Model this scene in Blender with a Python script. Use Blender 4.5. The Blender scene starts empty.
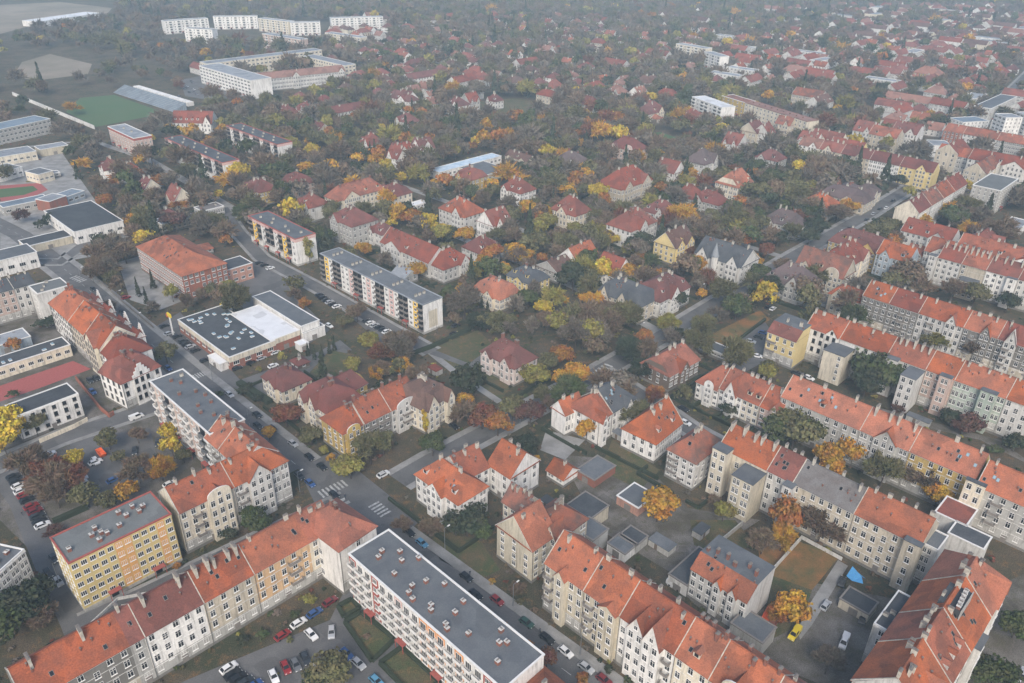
import bpy, math, random, colorsys
import numpy as np
from math import radians as R
# ------------------------------------------------------------------ camera, world, sun, exposure
W_, H_, F_, PIT, ROL, ALT = 1024, 683, 790.0, R(29), R(-1), 165.0
sc = bpy.context.scene
COL = sc.collection
sp, cp, cr, sr = math.sin(PIT), math.cos(PIT), math.cos(ROL), math.sin(ROL)
from mathutils import Matrix, Vector
ax = Vector((cr, -sr*sp, -sr*cp)); dn = Vector((-sr, -cr*sp, -cr*cp)); fw = Vector((0, cp, -sp))
cd = bpy.data.cameras.new('camera'); cam = bpy.data.objects.new('camera', cd); COL.objects.link(cam)
m = Matrix.Identity(4)
for i in range(3):
    m[i][0] = ax[i]; m[i][1] = -dn[i]; m[i][2] = -fw[i]
m[2][3] = ALT
cam.matrix_world = m
cd.sensor_width = 36; cd.lens = F_/W_*36; cd.clip_start = 1; cd.clip_end = 12000
sc.camera = cam
SUN_EL, SUN_AZ = R(40), R(266)          # azimuth the light comes from, measured from +x counter-clockwise
wd = bpy.data.worlds.new('World'); sc.world = wd; wd.use_nodes = True
nt = wd.node_tree; bg = nt.nodes['Background']; sky = nt.nodes.new('ShaderNodeTexSky')
sky.sky_type = 'NISHITA'; sky.sun_disc = False; sky.sun_elevation = SUN_EL; sky.sun_rotation = R(90)-SUN_AZ
sky.air_density = 1.0; sky.dust_density = 3.5; sky.ozone_density = 1.0
nt.links.new(sky.outputs[0], bg.inputs[0]); bg.inputs[1].default_value = 0.15
sl = bpy.data.lights.new('sun', 'SUN'); so = bpy.data.objects.new('sun', sl); COL.objects.link(so)
sl.energy = 1.25; sl.angle = R(20); sl.color = (1, .97, .93)
so.rotation_euler = Vector((math.cos(SUN_EL)*math.cos(SUN_AZ), math.cos(SUN_EL)*math.sin(SUN_AZ), math.sin(SUN_EL))).to_track_quat('Z', 'Y').to_euler()
sc.view_settings.view_transform = 'Standard'; sc.view_settings.look = 'None'
sc.view_settings.exposure = 0.5; sc.view_settings.gamma = 1
sc.render.engine = 'CYCLES'
sc.cycles.max_bounces = 5; sc.cycles.diffuse_bounces = 2; sc.cycles.volume_bounces = 2
sc.cycles.use_denoising = True
# ------------------------------------------------------------------ helpers
rnd = random.Random(7)
def G(x, y, z=0.0):
    u = (x-512)/F_; v = (y-341.5)/F_
    u, v = u*cr - v*sr, u*sr + v*cr
    d = (u, cp - v*sp, -sp - v*cp); t = (z-ALT)/d[2]
    return (t*d[0], t*d[1])
def P(x, y, z=0.0):
    z -= ALT
    dz = y*cp - z*sp
    if dz < 1: return (-999, -999)
    v = -(y*sp + z*cp)/dz; u = x/dz
    return (512+F_*(u*cr + v*sr), 341.5+F_*(-u*sr + v*cr))
ROWY = {'A': 460, 'B': 260, 'C': 60}
def T(t, x, y):          # a point read off an enlarged view -> photo pixel
    return ((200 if t[1] == '1' else int(t[1])*100) + x/3.0625, ROWY[t[0]] + y/3.0625)
GA = R(-44.2)            # the town grid
D1 = (math.cos(GA), math.sin(GA)); D2 = (-math.sin(GA), math.cos(GA))
USED = []                # footprints, for scattering
THINGS = []
def link(o, parent=None):
    COL.objects.link(o)
    if parent is not None: o.parent = parent
    return o
def tag(o, label, cat=None, group=None, kind=None):
    if label: o['label'] = label
    if cat: o['category'] = cat
    if group: o['group'] = group
    if kind: o['kind'] = kind
    return o
def empty(name, loc, rz=0.0):
    o = bpy.data.objects.new(name, None); o.location = loc; o.rotation_euler = (0, 0, rz); o.empty_display_size = .5
    return link(o)
class MB:
    def __init__(s): s.v = []; s.f = []; s.m = []
    def quad(s, *p, m=0):
        n = len(s.v); s.v += [tuple(q) for q in p]; s.f.append(tuple(range(n, n+len(p)))); s.m.append(m)
    def box(s, x0, x1, y0, y1, z0, z1, m=0, bot=False, top=None):
        n = len(s.v)
        s.v += [(x0,y0,z0),(x1,y0,z0),(x1,y1,z0),(x0,y1,z0),(x0,y0,z1),(x1,y0,z1),(x1,y1,z1),(x0,y1,z1)]
        fs = [(4,5,6,7),(0,1,5,4),(1,2,6,5),(2,3,7,6),(3,0,4,7),(3,2,1,0)]
        for i, f in enumerate(fs):
            s.f.append(tuple(n+k for k in f)); s.m.append(top if (i == 0 and top is not None) else m)
    def loft(s, rings, ms=0, cap=True, mcap=None, base=False):
        n0 = len(s.v); k = len(rings[0])
        for r in rings: s.v += [tuple(q) for q in r]
        for i in range(len(rings)-1):
            mm = ms[i] if isinstance(ms, (list, tuple)) else ms
            for j in range(k):
                a = n0+i*k+j; b = n0+i*k+(j+1) % k
                s.f.append((a, b, b+k, a+k)); s.m.append(mm)
        if cap:
            o = n0+(len(rings)-1)*k
            s.f.append(tuple(range(o, o+k))); s.m.append((ms if not isinstance(ms, (list, tuple)) else ms[-1]) if mcap is None else mcap)
        if base:
            s.f.append(tuple(range(n0+k-1, n0-1, -1))); s.m.append(ms if not isinstance(ms, (list, tuple)) else ms[0])
    def tube(s, pts, rs, k=6, m=0):
        rings = []
        for i, (p, r) in enumerate(zip(pts, rs)):
            rings.append([(p[0]+r*math.cos(2*math.pi*j/k), p[1]+r*math.sin(2*math.pi*j/k), p[2]) for j in range(k)])
        s.loft(rings, m)
    def mesh(s, name, mats):
        me = bpy.data.meshes.new(name); me.from_pydata(s.v, [], s.f)
        for x in mats: me.materials.append(MAT[x] if isinstance(x, str) else x)
        if any(s.m): me.polygons.foreach_set('material_index', s.m)
        me.update(); return me
    def build(s, name, mats, parent=None, loc=None, rz=0):
        o = bpy.data.objects.new(name, s.mesh(name, mats))
        if loc: o.location = loc
        if rz: o.rotation_euler = (0, 0, rz)
        return link(o, parent)
# ------------------------------------------------------------------ materials
MAT = {}; GA_M = R(44.2)
def mat(name, col, rough=.85, var=.12, scale=.25, col2=None, mix2=.0, sc2=.05, spec=.3, bump=0, metal=0, objcol=False, streak=0, rows=0, orand=0, patch=0, col3=None, mix3=0):
    """plain surface with uneven tone: fine noise, broad noise towards a second colour, optional vertical streaks or tile rows"""
    M = bpy.data.materials.new(name); M.use_nodes = True; t = M.node_tree; N = t.nodes; L = t.links
    b = N['Principled BSDF']; b.inputs['Roughness'].default_value = rough; b.inputs['Metallic'].default_value = metal
    b.inputs['Specular IOR Level'].default_value = spec
    g = N.new('ShaderNodeNewGeometry'); pos = g.outputs['Position']
    def noise(s_, det=3, vec=pos, ro=.6):
        n = N.new('ShaderNodeTexNoise'); n.inputs['Scale'].default_value = s_; n.inputs['Detail'].default_value = det
        n.inputs['Roughness'].default_value = ro; L.new(vec, n.inputs['Vector']); return n.outputs['Fac']
    def mixc(fac, a, bb, mode='MIX'):
        x = N.new('ShaderNodeMix'); x.data_type = 'RGBA'; x.blend_type = mode
        for s_, v in ((x.inputs[0], fac), (x.inputs[6], a), (x.inputs[7], bb)):
            if hasattr(v, 'is_linked'): L.new(v, s_)
            else: s_.default_value = v if not isinstance(v, tuple) else (*v, 1)
        return x.outputs[2]
    def ramp(f, lo, hi):
        r = N.new('ShaderNodeMapRange'); r.inputs[1].default_value = lo; r.inputs[2].default_value = hi; L.new(f, r.inputs[0]); return r.outputs[0]
    if objcol:
        oi = N.new('ShaderNodeObjectInfo'); c = oi.outputs['Color']
    else: c = tuple(col)
    if col2: 
        f = ramp(noise(sc2, 4), .5-.12, .5+.12)
        mm = N.new('ShaderNodeMath'); mm.operation = 'MULTIPLY'; L.new(f, mm.inputs[0]); mm.inputs[1].default_value = mix2
        c = mixc(mm.outputs[0], c, tuple(col2))
    if streak:
        mp = N.new('ShaderNodeMapping'); mp.inputs['Scale'].default_value = (1, 1, .12); L.new(pos, mp.inputs[0])
        f = ramp(noise(1.1, 4, mp.outputs[0], .7), .48, .75)
        mm = N.new('ShaderNodeMath'); mm.operation = 'MULTIPLY'; L.new(f, mm.inputs[0]); mm.inputs[1].default_value = streak
        c = mixc(mm.outputs[0], c, (.13, .12, .1))
    if col3:
        f = ramp(noise(.35, 5, ro=.7), .52, .66); mm = N.new('ShaderNodeMath'); mm.operation = 'MULTIPLY'; L.new(f, mm.inputs[0]); mm.inputs[1].default_value = mix3; c = mixc(mm.outputs[0], c, tuple(col3))
    if patch:      # areas relaid or weathered differently
        rt = N.new('ShaderNodeMapping'); rt.inputs['Rotation'].default_value = (0, 0, GA_M); L.new(pos, rt.inputs[0])
        vo = N.new('ShaderNodeTexVoronoi'); vo.distance = 'CHEBYCHEV'; vo.inputs['Scale'].default_value = .16; L.new(rt.outputs[0], vo.inputs['Vector'])
        sx = N.new('ShaderNodeSeparateXYZ'); L.new(vo.outputs['Color'], sx.inputs[0]); gt = N.new('ShaderNodeMath'); gt.operation = 'GREATER_THAN'; gt.inputs[1].default_value = .78; L.new(sx.outputs[0], gt.inputs[0])
        mm = N.new('ShaderNodeMath'); mm.operation = 'MULTIPLY'; L.new(gt.outputs[0], mm.inputs[0]); mm.inputs[1].default_value = patch; c = mixc(mm.outputs[0], c, tuple(x*.55 for x in (col2 or col)))
    if rows:
        tc = N.new('ShaderNodeTexCoord'); wv = N.new('ShaderNodeTexBrick'); L.new(tc.outputs['UV'], wv.inputs[0])
    v = noise(scale*6, 4); r = N.new('ShaderNodeMapRange'); r.inputs[1].default_value = .25; r.inputs[2].default_value = .75
    r.inputs[3].default_value = 1-var*1.6; r.inputs[4].default_value = 1+var*1.6; L.new(v, r.inputs[0])
    h = N.new('ShaderNodeHueSaturation'); h.inputs['Fac'].default_value = 1
    if orand:      # every house its own shade
        oi2 = N.new('ShaderNodeObjectInfo'); q = N.new('ShaderNodeMapRange'); q.inputs[3].default_value = 1-orand; q.inputs[4].default_value = 1+orand; L.new(oi2.outputs['Random'], q.inputs[0])
        mu = N.new('ShaderNodeMath'); mu.operation = 'MULTIPLY'; L.new(q.outputs[0], mu.inputs[0]); L.new(r.outputs[0], mu.inputs[1]); L.new(mu.outputs[0], h.inputs['Value'])
        q2 = N.new('ShaderNodeMapRange'); q2.inputs[3].default_value = 1+orand*.6; q2.inputs[4].default_value = 1-orand*.9; mo = N.new('ShaderNodeMath'); mo.operation = 'FRACT'; m7 = N.new('ShaderNodeMath'); m7.operation = 'MULTIPLY'; m7.inputs[1].default_value = 7.3
        L.new(oi2.outputs['Random'], m7.inputs[0]); L.new(m7.outputs[0], mo.inputs[0]); L.new(mo.outputs[0], q2.inputs[0]); L.new(q2.outputs[0], h.inputs['Saturation'])
    else: L.new(r.outputs[0], h.inputs['Value'])
    if hasattr(c, 'is_linked'): L.new(c, h.inputs['Color'])
    else: h.inputs['Color'].default_value = (*c, 1)
    L.new(h.outputs[0], b.inputs['Base Color'])
    if bump:
        bp = N.new('ShaderNodeBump'); bp.inputs['Strength'].default_value = bump; bp.inputs['Distance'].default_value = .1
        L.new(noise(4, 3), bp.inputs['Height']); L.new(bp.outputs[0], b.inputs['Normal'])
    MAT[name] = M; return M
WALLS = dict(white=(.78,.76,.72), cream=(.7,.63,.5), beige=(.52,.46,.36), grey=(.42,.41,.38), lgrey=(.6,.585,.55), dgrey=(.2,.19,.17), yellow=(.68,.54,.24),
             peach=(.6,.4,.22), pink=(.55,.42,.36), rose=(.68,.58,.53), green=(.4,.46,.39), brick=(.3,.11,.07), salmon=(.5,.27,.2), sand=(.58,.52,.4), ochre=(.5,.36,.12), bluegrey=(.36,.42,.47), brown=(.16,.12,.09))
for k, c in WALLS.items(): mat('w_'+k, c, .9, .08, .4, tuple(x*.72 for x in c), .6, .12, orand=.06, streak=.7 if k not in ('yellow',) else .15)
def roofmat(name, c, c2, mix=.7, var=.16):
    mat(name, c, .85, var, .5, c2, mix, .22, bump=.4, orand=.12, patch=.35)
roofmat('orange', (.32,.095,.048), (.17,.068,.045), .8, .2); roofmat('red', (.23,.065,.042), (.14,.055,.042)); roofmat('bright', (.38,.118,.055), (.22,.085,.05), .85, .2)
roofmat('dred', (.17,.06,.05), (.11,.05,.042)); roofmat('brown', (.14,.078,.06), (.09,.055,.045)); roofmat('pale', (.26,.13,.095), (.18,.095,.075))
roofmat('slate', (.062,.068,.076), (.095,.1,.105)); roofmat('purple', (.13,.092,.09), (.095,.075,.07)); roofmat('mixed', (.28,.095,.055), (.12,.075,.06), .95)
roofmat('tar', (.105,.115,.125), (.15,.16,.165), .6, .1); roofmat('dtar', (.05,.055,.06), (.08,.085,.09), .6, .12); roofmat('gtar', (.13,.14,.135), (.17,.175,.17), .6, .08)
roofmat('tin', (.27,.29,.31), (.2,.215,.23)); roofmat('whiteroof', (.7,.71,.72), (.55,.56,.57), .5, .05); roofmat('oldgrey', (.17,.165,.16), (.12,.1,.09)); roofmat('blueroof', (.15,.2,.25), (.19,.23,.26)); roofmat('solar', (.4,.52,.62), (.6,.68,.74), .8)
mat('trim', (.7,.69,.66), .7, .05); mat('dtrim', (.2,.18,.16), .7); mat('glass', (.012,.014,.017), .3, .3, 2, spec=.25); mat('glass2', (.06,.065,.07), .15, .3, 1, spec=.6)
mat('skyglass', (.25,.36,.42), .15, .1, spec=.7); mat('chimbrick', (.25,.1,.07), .9, .2, 1, (.1,.07,.06), .6, .8); mat('chimwhite', (.52,.49,.42), .9, .1, 1, (.2,.17,.14), .5, 1)
mat('yard', (.17,.155,.14), .95, .35, .6, (.08,.07,.05), .95, .1, patch=.3, col3=(.09,.085,.05), mix3=.8); mat('asphalt', (.135,.132,.128), .85, .14, .5, (.095,.093,.09), .8, .1, patch=.3); mat('pave', (.29,.285,.27), .9, .12, .8, (.16,.155,.145), .7, .15)
mat('kerb', (.3,.3,.29), .9); mat('paint', (.5,.5,.48), .8, .2, 2, (.16,.16,.155), .8, 1.2); mat('lawn', (.06,.075,.03), 1, .4, .7, (.11,.085,.045), .9, .12, col3=(.2,.11,.045), mix3=.5); mat('pitch', (.065,.12,.045), 1, .12, .3, (.08,.12,.05), .7, .03)
mat('litter', (.24,.115,.04), 1, .4, 1.2, (.09,.09,.035), .95, .13); mat('redcourt', (.32,.09,.08), .9, .12); mat('dirt', (.26,.215,.165), 1, .25, .3, (.15,.135,.09), .8, .01)
mat('hedge', (.03,.04,.02), 1, .4, 2); mat('tyre', (.02,.02,.02), .8); mat('steel', (.25,.26,.27), .5, metal=.5); mat('signred', (.5,.05,.03), .5); mat('signyel', (.75,.55,.03), .5)
mat('orangepl', (.75,.13,.03), .5); mat('bluetarp', (.06,.25,.5), .7, .2, 1); mat('redpanel', (.33,.09,.07), .85); mat('orpanel', (.65,.28,.1), .85); mat('ochpanel', (.66,.36,.13), .85); mat('yelpanel', (.75,.48,.04), .85); mat('pinkpanel', (.6,.4,.36), .85); mat('skin', (.5,.3,.22), .7); mat('cloth', (.05,.06,.08), .9)
mat('bark', (.075,.06,.05), 1, .2, 2)
mat('carpaint', (1,1,1), .3, .02, objcol=True, spec=.5)
# ground: brown and green earth with leaf litter
M = mat('earth', (.09,.07,.045), 1, .5, .6, (.04,.045,.022), .95, .06, col3=(.17,.095,.04), mix3=.7)
def leafmat(name, attr):
    M = bpy.data.materials.new(name); M.use_nodes = True; t = M.node_tree; N = t.nodes; L = t.links
    b = N['Principled BSDF']; b.inputs['Roughness'].default_value = .9; b.inputs['Specular IOR Level'].default_value = .1
    if attr: a = N.new('ShaderNodeAttribute'); a.attribute_name = 'Col'; c = a.outputs['Color']
    else: a = N.new('ShaderNodeObjectInfo'); c = a.outputs['Color']
    g = N.new('ShaderNodeNewGeometry'); n = N.new('ShaderNodeTexNoise'); n.inputs['Scale'].default_value = 1.1; n.inputs['Detail'].default_value = 2; L.new(g.outputs['Position'], n.inputs['Vector'])
    r = N.new('ShaderNodeMapRange'); r.inputs[1].default_value = .3; r.inputs[2].default_value = .7; r.inputs[3].default_value = .6; r.inputs[4].default_value = 1.4; L.new(n.outputs['Fac'], r.inputs[0])
    n2 = N.new('ShaderNodeTexNoise'); n2.inputs['Scale'].default_value = .35; L.new(g.outputs['Position'], n2.inputs['Vector'])
    r2 = N.new('ShaderNodeMapRange'); r2.inputs[1].default_value = .3; r2.inputs[2].default_value = .7; r2.inputs[3].default_value = .475; r2.inputs[4].default_value = .525; L.new(n2.outputs['Fac'], r2.inputs[0])
    n3 = N.new('ShaderNodeTexNoise'); n3.inputs['Scale'].default_value = .28; n3.inputs['Detail'].default_value = 3; L.new(g.outputs['Position'], n3.inputs['Vector'])
    r3 = N.new('ShaderNodeMapRange'); r3.inputs[1].default_value = .42; r3.inputs[2].default_value = .68; r3.inputs[4].default_value = .35; L.new(n3.outputs['Fac'], r3.inputs[0])
    mx = N.new('ShaderNodeMix'); mx.data_type = 'RGBA'; L.new(r3.outputs[0], mx.inputs[0]); L.new(c, mx.inputs[6]); mx.inputs[7].default_value = (.115, .088, .055, 1); c = mx.outputs[2]
    h = N.new('ShaderNodeHueSaturation'); L.new(c, h.inputs['Color']); L.new(r.outputs[0], h.inputs['Value']); L.new(r2.outputs[0], h.inputs['Hue']); L.new(h.outputs[0], b.inputs['Base Color'])
    MAT[name] = M
leafmat('leaf', False); leafmat('leafmass', True)
# ------------------------------------------------------------------ windows, chimneys: shared meshes
CACHE = {}
def window_mesh(w, h, style):
    k = ('win', round(w, 2), round(h, 2), style)
    if k not in CACHE:
        b = MB(); fr = {'w': 'trim', 'c': 'trim', 'd': 'dtrim', 'o': 'dtrim', 't': 'trim'}[style]; t = .07 if style != 'o' else .05
        x = w/2
        b.box(-x, x, -.03, .02, 0, h, m=1)
        b.box(-x-.02, -x+t, -.08, .02, -.02, h+.02); b.box(x-t, x+.02, -.08, .02, -.02, h+.02)
        b.box(-x+t, x-t, -.078, .02, -.02, t); b.box(-x+t, x-t, -.078, .02, h-t, h+.02)
        if style in 'wdc':
            b.box(-.045, .045, -.07, .02, t, h-t)
            if h > 1.3: b.box(-x+t, x-t, -.066, .02, h*.68, h*.68+.07)
        if style == 't':
            for q in (-w/6, w/6): b.box(q-.05, q+.05, -.07, .02, t, h-t)
        b.box(-x-.12, x+.12, -.2, .02, -.14, -.03)
        CACHE[k] = b.mesh('window', [fr, 'glass2' if style == 'c' else 'glass'])
    return CACHE[k]
def chimney_mesh(kind, hh):
    k = ('ch', kind, hh)
    if k not in CACHE:
        b = MB(); sx, sy = {'w': (.3, .6), 'b': (.35, .5), 'l': (.3, 1.25), 'v': (.55, .45)}[kind]
        b.box(-sx, sx, -sy, sy, -2.4, hh, m=0); b.box(-sx-.08, sx+.08, -sy-.08, sy+.08, hh, hh+.12, m=1)
        for i in range(3): 
            y = -sy*.6+i*sy*.6; b.box(-.12, .12, y-.12, y+.12, hh+.15, hh+.4, m=2)
        CACHE[k] = b.mesh('chimney', [{'w': 'chimwhite', 'b': 'chimbrick', 'l': 'chimwhite', 'v': 'chimbrick'}[kind], 'w_lgrey' if kind == 'v' else 'dtrim', 'dtrim'])
    return CACHE[k]
def sky_mesh():
    if 'sky' not in CACHE:
        b = MB(); b.box(-.45, .45, -.6, .6, 0, .1, m=0); b.box(-.35, .35, -.5, .5, .1, .13, m=1); CACHE['sky'] = b.mesh('skylight', ['dtrim', 'skyglass'])
        b = MB(); b.box(-.45, .45, -.6, .6, 0, .1, m=0); b.box(-.35, .35, -.5, .5, .1, .13, m=1); CACHE['skyd'] = b.mesh('skylight', ['dtrim', 'glass'])
    return CACHE['sky'], CACHE['skyd']
def inst(name, me, parent, loc, rz=0, rx=0, scale=None):
    o = bpy.data.objects.new(name, me); o.location = loc
    if rz or rx: o.rotation_euler = (rx, 0, rz)
    if scale: o.scale = scale
    return link(o, parent)
def visible(root_xy, n, ang):
    """does the camera (at the origin, high up) see the side with local normal n?"""
    c, s = math.cos(ang), math.sin(ang)
    return (-root_xy[0])*(c*n[0]-s*n[1]) + (-root_xy[1])*(s*n[0]+c*n[1]) > 0
def windows(parent, side, L, d, length, z0, h, floors, style='w', w=1.1, wh=1.7, gap=3.0, skip=(), x0=0, off=0.0, drop=0, doors=0, n=None):
    if h < 1: return
    n = n or max(1, int(round(length/gap))); st = length/n; fh = h/floors
    pair = style == 'w' and st > 2.7 and rnd.random() < .3; stair = rnd.randrange(n) if (n > 4 and floors > 3 and style != 't') else -1
    if pair: w = .95
    for j in range(n*2 if pair else n):
        x = x0 + (st*(j+.5) if not pair else st*(j//2+.5)+(-.62 if j % 2 else .62))
        if any(a < x < b for a, b in skip): continue
        for i in range(floors):
            if drop and rnd.random() < drop: continue
            z = z0 + fh*i + fh*.32
            if (j//2 if pair else j) == stair:
                if i == floors-1: continue
                z += fh*.45
            if side == 'f': loc, rz = (x, -off, z), 0
            elif side == 'r': loc, rz = (L+off, x, z), R(90)
            elif side == 'l': loc, rz = (-off, d-x, z), R(-90)
            else: loc, rz = (L-x, d+off, z), R(180)
            inst('window', window_mesh(w, min(wh, fh*.62), style if style != 'w' or rnd.random() > .2 else 'c'), parent, loc, rz)
def rect_of(A, ang, L, d): 
    c, s = math.cos(ang), math.sin(ang)
    return (A[0]+c*L/2-s*d/2, A[1]+s*L/2+c*d/2, ang, L/2, d/2)
def roof_levels(kind, L, d, h, rh, o=.45):
    if kind == 'gable': return [(-o,-o,-o,-o,h), (d/2,d/2,-o,-o,h+rh)]
    if kind == 'party': return [(-o,-o,0,0,h), (d/2,d/2,0,0,h+rh)]
    if kind == 'hip': k = min(d, L)*.45; return [(-o,-o,-o,-o,h), (d/2,d/2,k,k,h+rh)] if L >= d else [(-o,-o,-o,-o,h), (L/2,L/2,L/2,L/2,h+rh)]
    if kind == 'halfhip': return [(-o,-o,-o,-o,h), (d/2,d/2,d*.16,d*.16,h+rh)]
    if kind == 'hipr': k = d*.45; return [(-o,-o,0,-o,h), (d/2,d/2,0,k,h+rh)]
    if kind == 'hipl': k = d*.45; return [(-o,-o,-o,0,h), (d/2,d/2,k,0,h+rh)]
    if kind == 'mansard': k = d*.16; return [(-o,-o,-o,-o,h), (k,k,k,k,h+rh*.62), (d/2,d/2,min(L/2,d*.45),min(L/2,d*.45),h+rh)]
    if kind == 'partymansard': k = d*.14; return [(-o,-o,0,0,h), (k,k,0,0,h+rh*.6), (d/2,d/2,0,0,h+rh)]
    if kind == 'flatback': return [(-o,0,0,0,h), (d*.3,0,0,0,h+rh)]
    if kind == 'pyramid': return [(-o,-o,-o,-o,h), (d/2,d/2,L/2,L/2,h+rh)]
    return [(0,0,0,0,h), (0,0,0,0,h+.3)]
def zroof(lv, y, d):
    if y > d/2 and lv[-1][0] >= d/2-.01: y = d-y
    for a, b in zip(lv, lv[1:]):
        if a[0] <= y <= b[0] and b[0] > a[0]: return a[4]+(b[4]-a[4])*(y-a[0])/(b[0]-a[0]), math.atan2(b[4]-a[4], b[0]-a[0])
    return lv[-1][4], 0
def house(name, label, A, ang, L, d, h, roof='party', rh=5.0, wall='beige', rc='orange', floors=4, cat=None, group=None,
          bays=(), towers=(), chim=3, chk='w', sky=0, dorm=0, style='w', balc=(), endl=True, endr=True, gap=3.0, ww=1.3, base=None, auto=None, ridge=None, plain=False, wh=2.05, skyd=True, backslope=True, endw=None, hs=0.0):
    root = empty(name, (A[0], A[1], 0), ang)
    tag(root, label, cat or name.replace('_', ' '), group)
    USED.append(rect_of(A, ang, L, d)); 
    for tw in towers: 
        c, s = math.cos(ang), math.sin(ang); x0, x1, pr = tw[0], tw[1], tw[2]
        USED.append(rect_of((A[0]+c*x0+s*pr, A[1]+s*x0-c*pr), ang, x1-x0, pr))
    THINGS.append((root, auto, rect_of(A, ang, L, d)))
    lv = roof_levels(roof, L, d, h, rh)
    wm = 'w_'+wall
    # walls with gable ends
    b = MB(); b.box(0, L, 0, d, -1, h, m=0)
    if roof in ('gable', 'party', 'partymansard', 'flatback', 'halfhip', 'hipl', 'hipr', 'mansard0'):
        for x, inset in ((0, 2), (L, 3)):
            if roof in ('hipl',) and x == 0: continue
            if roof in ('hipr',) and x: continue
            pts = [(x, max(l[0], 0), l[4]-.08) for l in lv] + [(x, min(d, d-l[1]), l[4]-.08) for l in reversed(lv)]
            if x == 0: pts = pts[::-1]
            if roof == 'halfhip':
                q = .55; zz = h+(rh*q); yy = d/2*q; pts = [(x, 0, h), (x, yy, zz-.1), (x, d-yy, zz-.1), (x, d, h)]; pts = pts if x else pts[::-1]
            b.quad(*pts, m=0)
        if roof == 'flatback': b.quad((0, d, h), (L, d, h), (L, d, h+rh), (0, d, h+rh))
    b.box(-.06, L+.06, -.1, d+.1, -1, .9, m=1)                   # plinth
    if not plain: b.box(-.03, L+.03, -.22, .0, h-.5, h-.12, m=2)            # cornice
    if floors > 2 and not plain: b.box(-.02, L+.02, -.1, 0, h/floors*1.02, h/floors*1.02+.22, m=2)
    if floors > 2 and not plain:
        fh_ = (h-1.0)/floors
        for i in range(2, floors): b.box(-.02, L+.02, -.07, 0, .9+fh_*i-.12, .9+fh_*i+.02, m=2)
        if L > 7: b.box(.12, .26, -.2, -.06, 0, h-.3, m=1); 
        if (name == 'tenement_house' and int(A[0]*7) % 3 != 0): b.box(-.015, L+.015, -.035, 0, .9, .9+fh_*.98, m=3)
    b.build('wall', [wm, 'w_dgrey', 'w_lgrey' if wall not in ('white', 'lgrey') else wm, 'w_grey' if wall != 'dgrey' else 'w_beige'], root)
    # roof
    b = MB(); rings = [[(l[2], l[0], l[4]), (L-l[3], l[0], l[4]), (L-l[3], d-l[1], l[4]), (l[2], d-l[1], l[4])] for l in lv]
    first = [(x, y, z-.18) for x, y, z in rings[0]]
    flat = roof == 'flat'
    if flat:
        w_ = .3
        b.box(0, L, 0, d, h, h+.12, m=0)
        for (x0, x1, y0, y1) in ((-.05, L+.05, -.05, w_), (-.05, L+.05, d-w_, d+.05), (-.05, w_, w_, d-w_), (L-w_, L+.05, w_, d-w_)): b.box(x0, x1, y0, y1, h-.02, h+.45, m=2)
    else:
        b.loft([first]+rings[:1], 0, cap=False, base=True)
        for i in range(len(rings)-1):
            for j in range(4):
                if (j == 1 and lv[i][3] == lv[i+1][3]) or (j == 3 and lv[i][2] == lv[i+1][2]): continue      # open gable: the wall shows
                k_ = (j+1) % 4; b.quad(rings[i][j], rings[i][k_], rings[i+1][k_], rings[i+1][j], m=0)
                if j in (0, 2) and roof in ('gable', 'halfhip', 'party'):
                    for q_, sx in ((j, 0), (k_, 0)):
                        p0, p1 = rings[i][q_], rings[i+1][q_]; b.quad((p0[0], p0[1], p0[2]-.22), p0, p1, (p1[0], p1[1], p1[2]-.22), m=2)
                    b.quad(*[(x, y, z-.22) for x, y, z in (rings[i+1][j], rings[i+1][k_], rings[i][k_], rings[i][j])], m=2)
        if roof == 'flatback': b.quad(*rings[-1], m=1)
        if lv[-1][0] >= d/2-.01:      # ridge tiles
            b.box(lv[-1][2], L-lv[-1][3], d/2-.18, d/2+.18, lv[-1][4]-.05, lv[-1][4]+.12, m=0)
        if roof in ('party', 'partymansard', 'hipr', 'hipl') and L > 8:   # fire wall upstand along the left joint
            for x in ((0,) if roof == 'hipr' else (L-.3,) if roof == 'hipl' else (0,)):
                pts = [(l[0], l[4]) for l in lv]+[(d-l[1], l[4]) for l in reversed(lv)]
                for (y0, z0), (y1, z1) in zip(pts, pts[1:]):
                    if abs(y1-y0) > .05: b.loft([[(x, y0, z0-.1), (x+.2, y0, z0-.1), (x+.2, y0, z0+.22), (x, y0, z0+.22)], [(x, y1, z1-.1), (x+.2, y1, z1-.1), (x+.2, y1, z1+.22), (x, y1, z1+.22)]][::-1], 3)
    ro = b.build('roof', [rc, 'tar', 'trim' if hs != 9 else 'dtrim', 'chimwhite'], root)
    # chimneys
    for i in range(chim):
        x = L*(i+.5+rnd.uniform(-.25, .25))/chim; x = min(max(x, lv[-1][2] if not flat else 1), L-(lv[-1][3] if not flat else 1))
        y = d*rnd.choice((.42, .5, .6)) if not flat else d*rnd.uniform(.2, .8)
        if chk == 'l' and not flat: y = d*.44
        lz = .8 if chk == 'l' and not flat else 0
        z, _ = zroof(lv, y, d)
        if flat: z = h+.1
        k = chk if chk != 'm' else rnd.choice('wwb')
        inst('chimney', chimney_mesh(k, rnd.choice((1.2, 1.5, 1.9)) if not flat else .9), ro, (x, y, z+lz), rnd.choice((0, 0, R(90))) if k != 'l' else 0)
    if not flat:
        s1, s2 = sky_mesh()
        for i in range(sky):
            y = rnd.uniform(.12, .38)*d; z, a = zroof(lv, y, d); x = rnd.uniform(max(1, lv[-1][2]*.8), L-max(1, lv[-1][3]*.8))
            if any(bx[0]-1 < x < bx[1]+1 for bx in bays): continue
            inst('skylight', s2 if skyd or i % 2 else s1, ro, (x, y, z+.02), 0, a)
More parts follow.
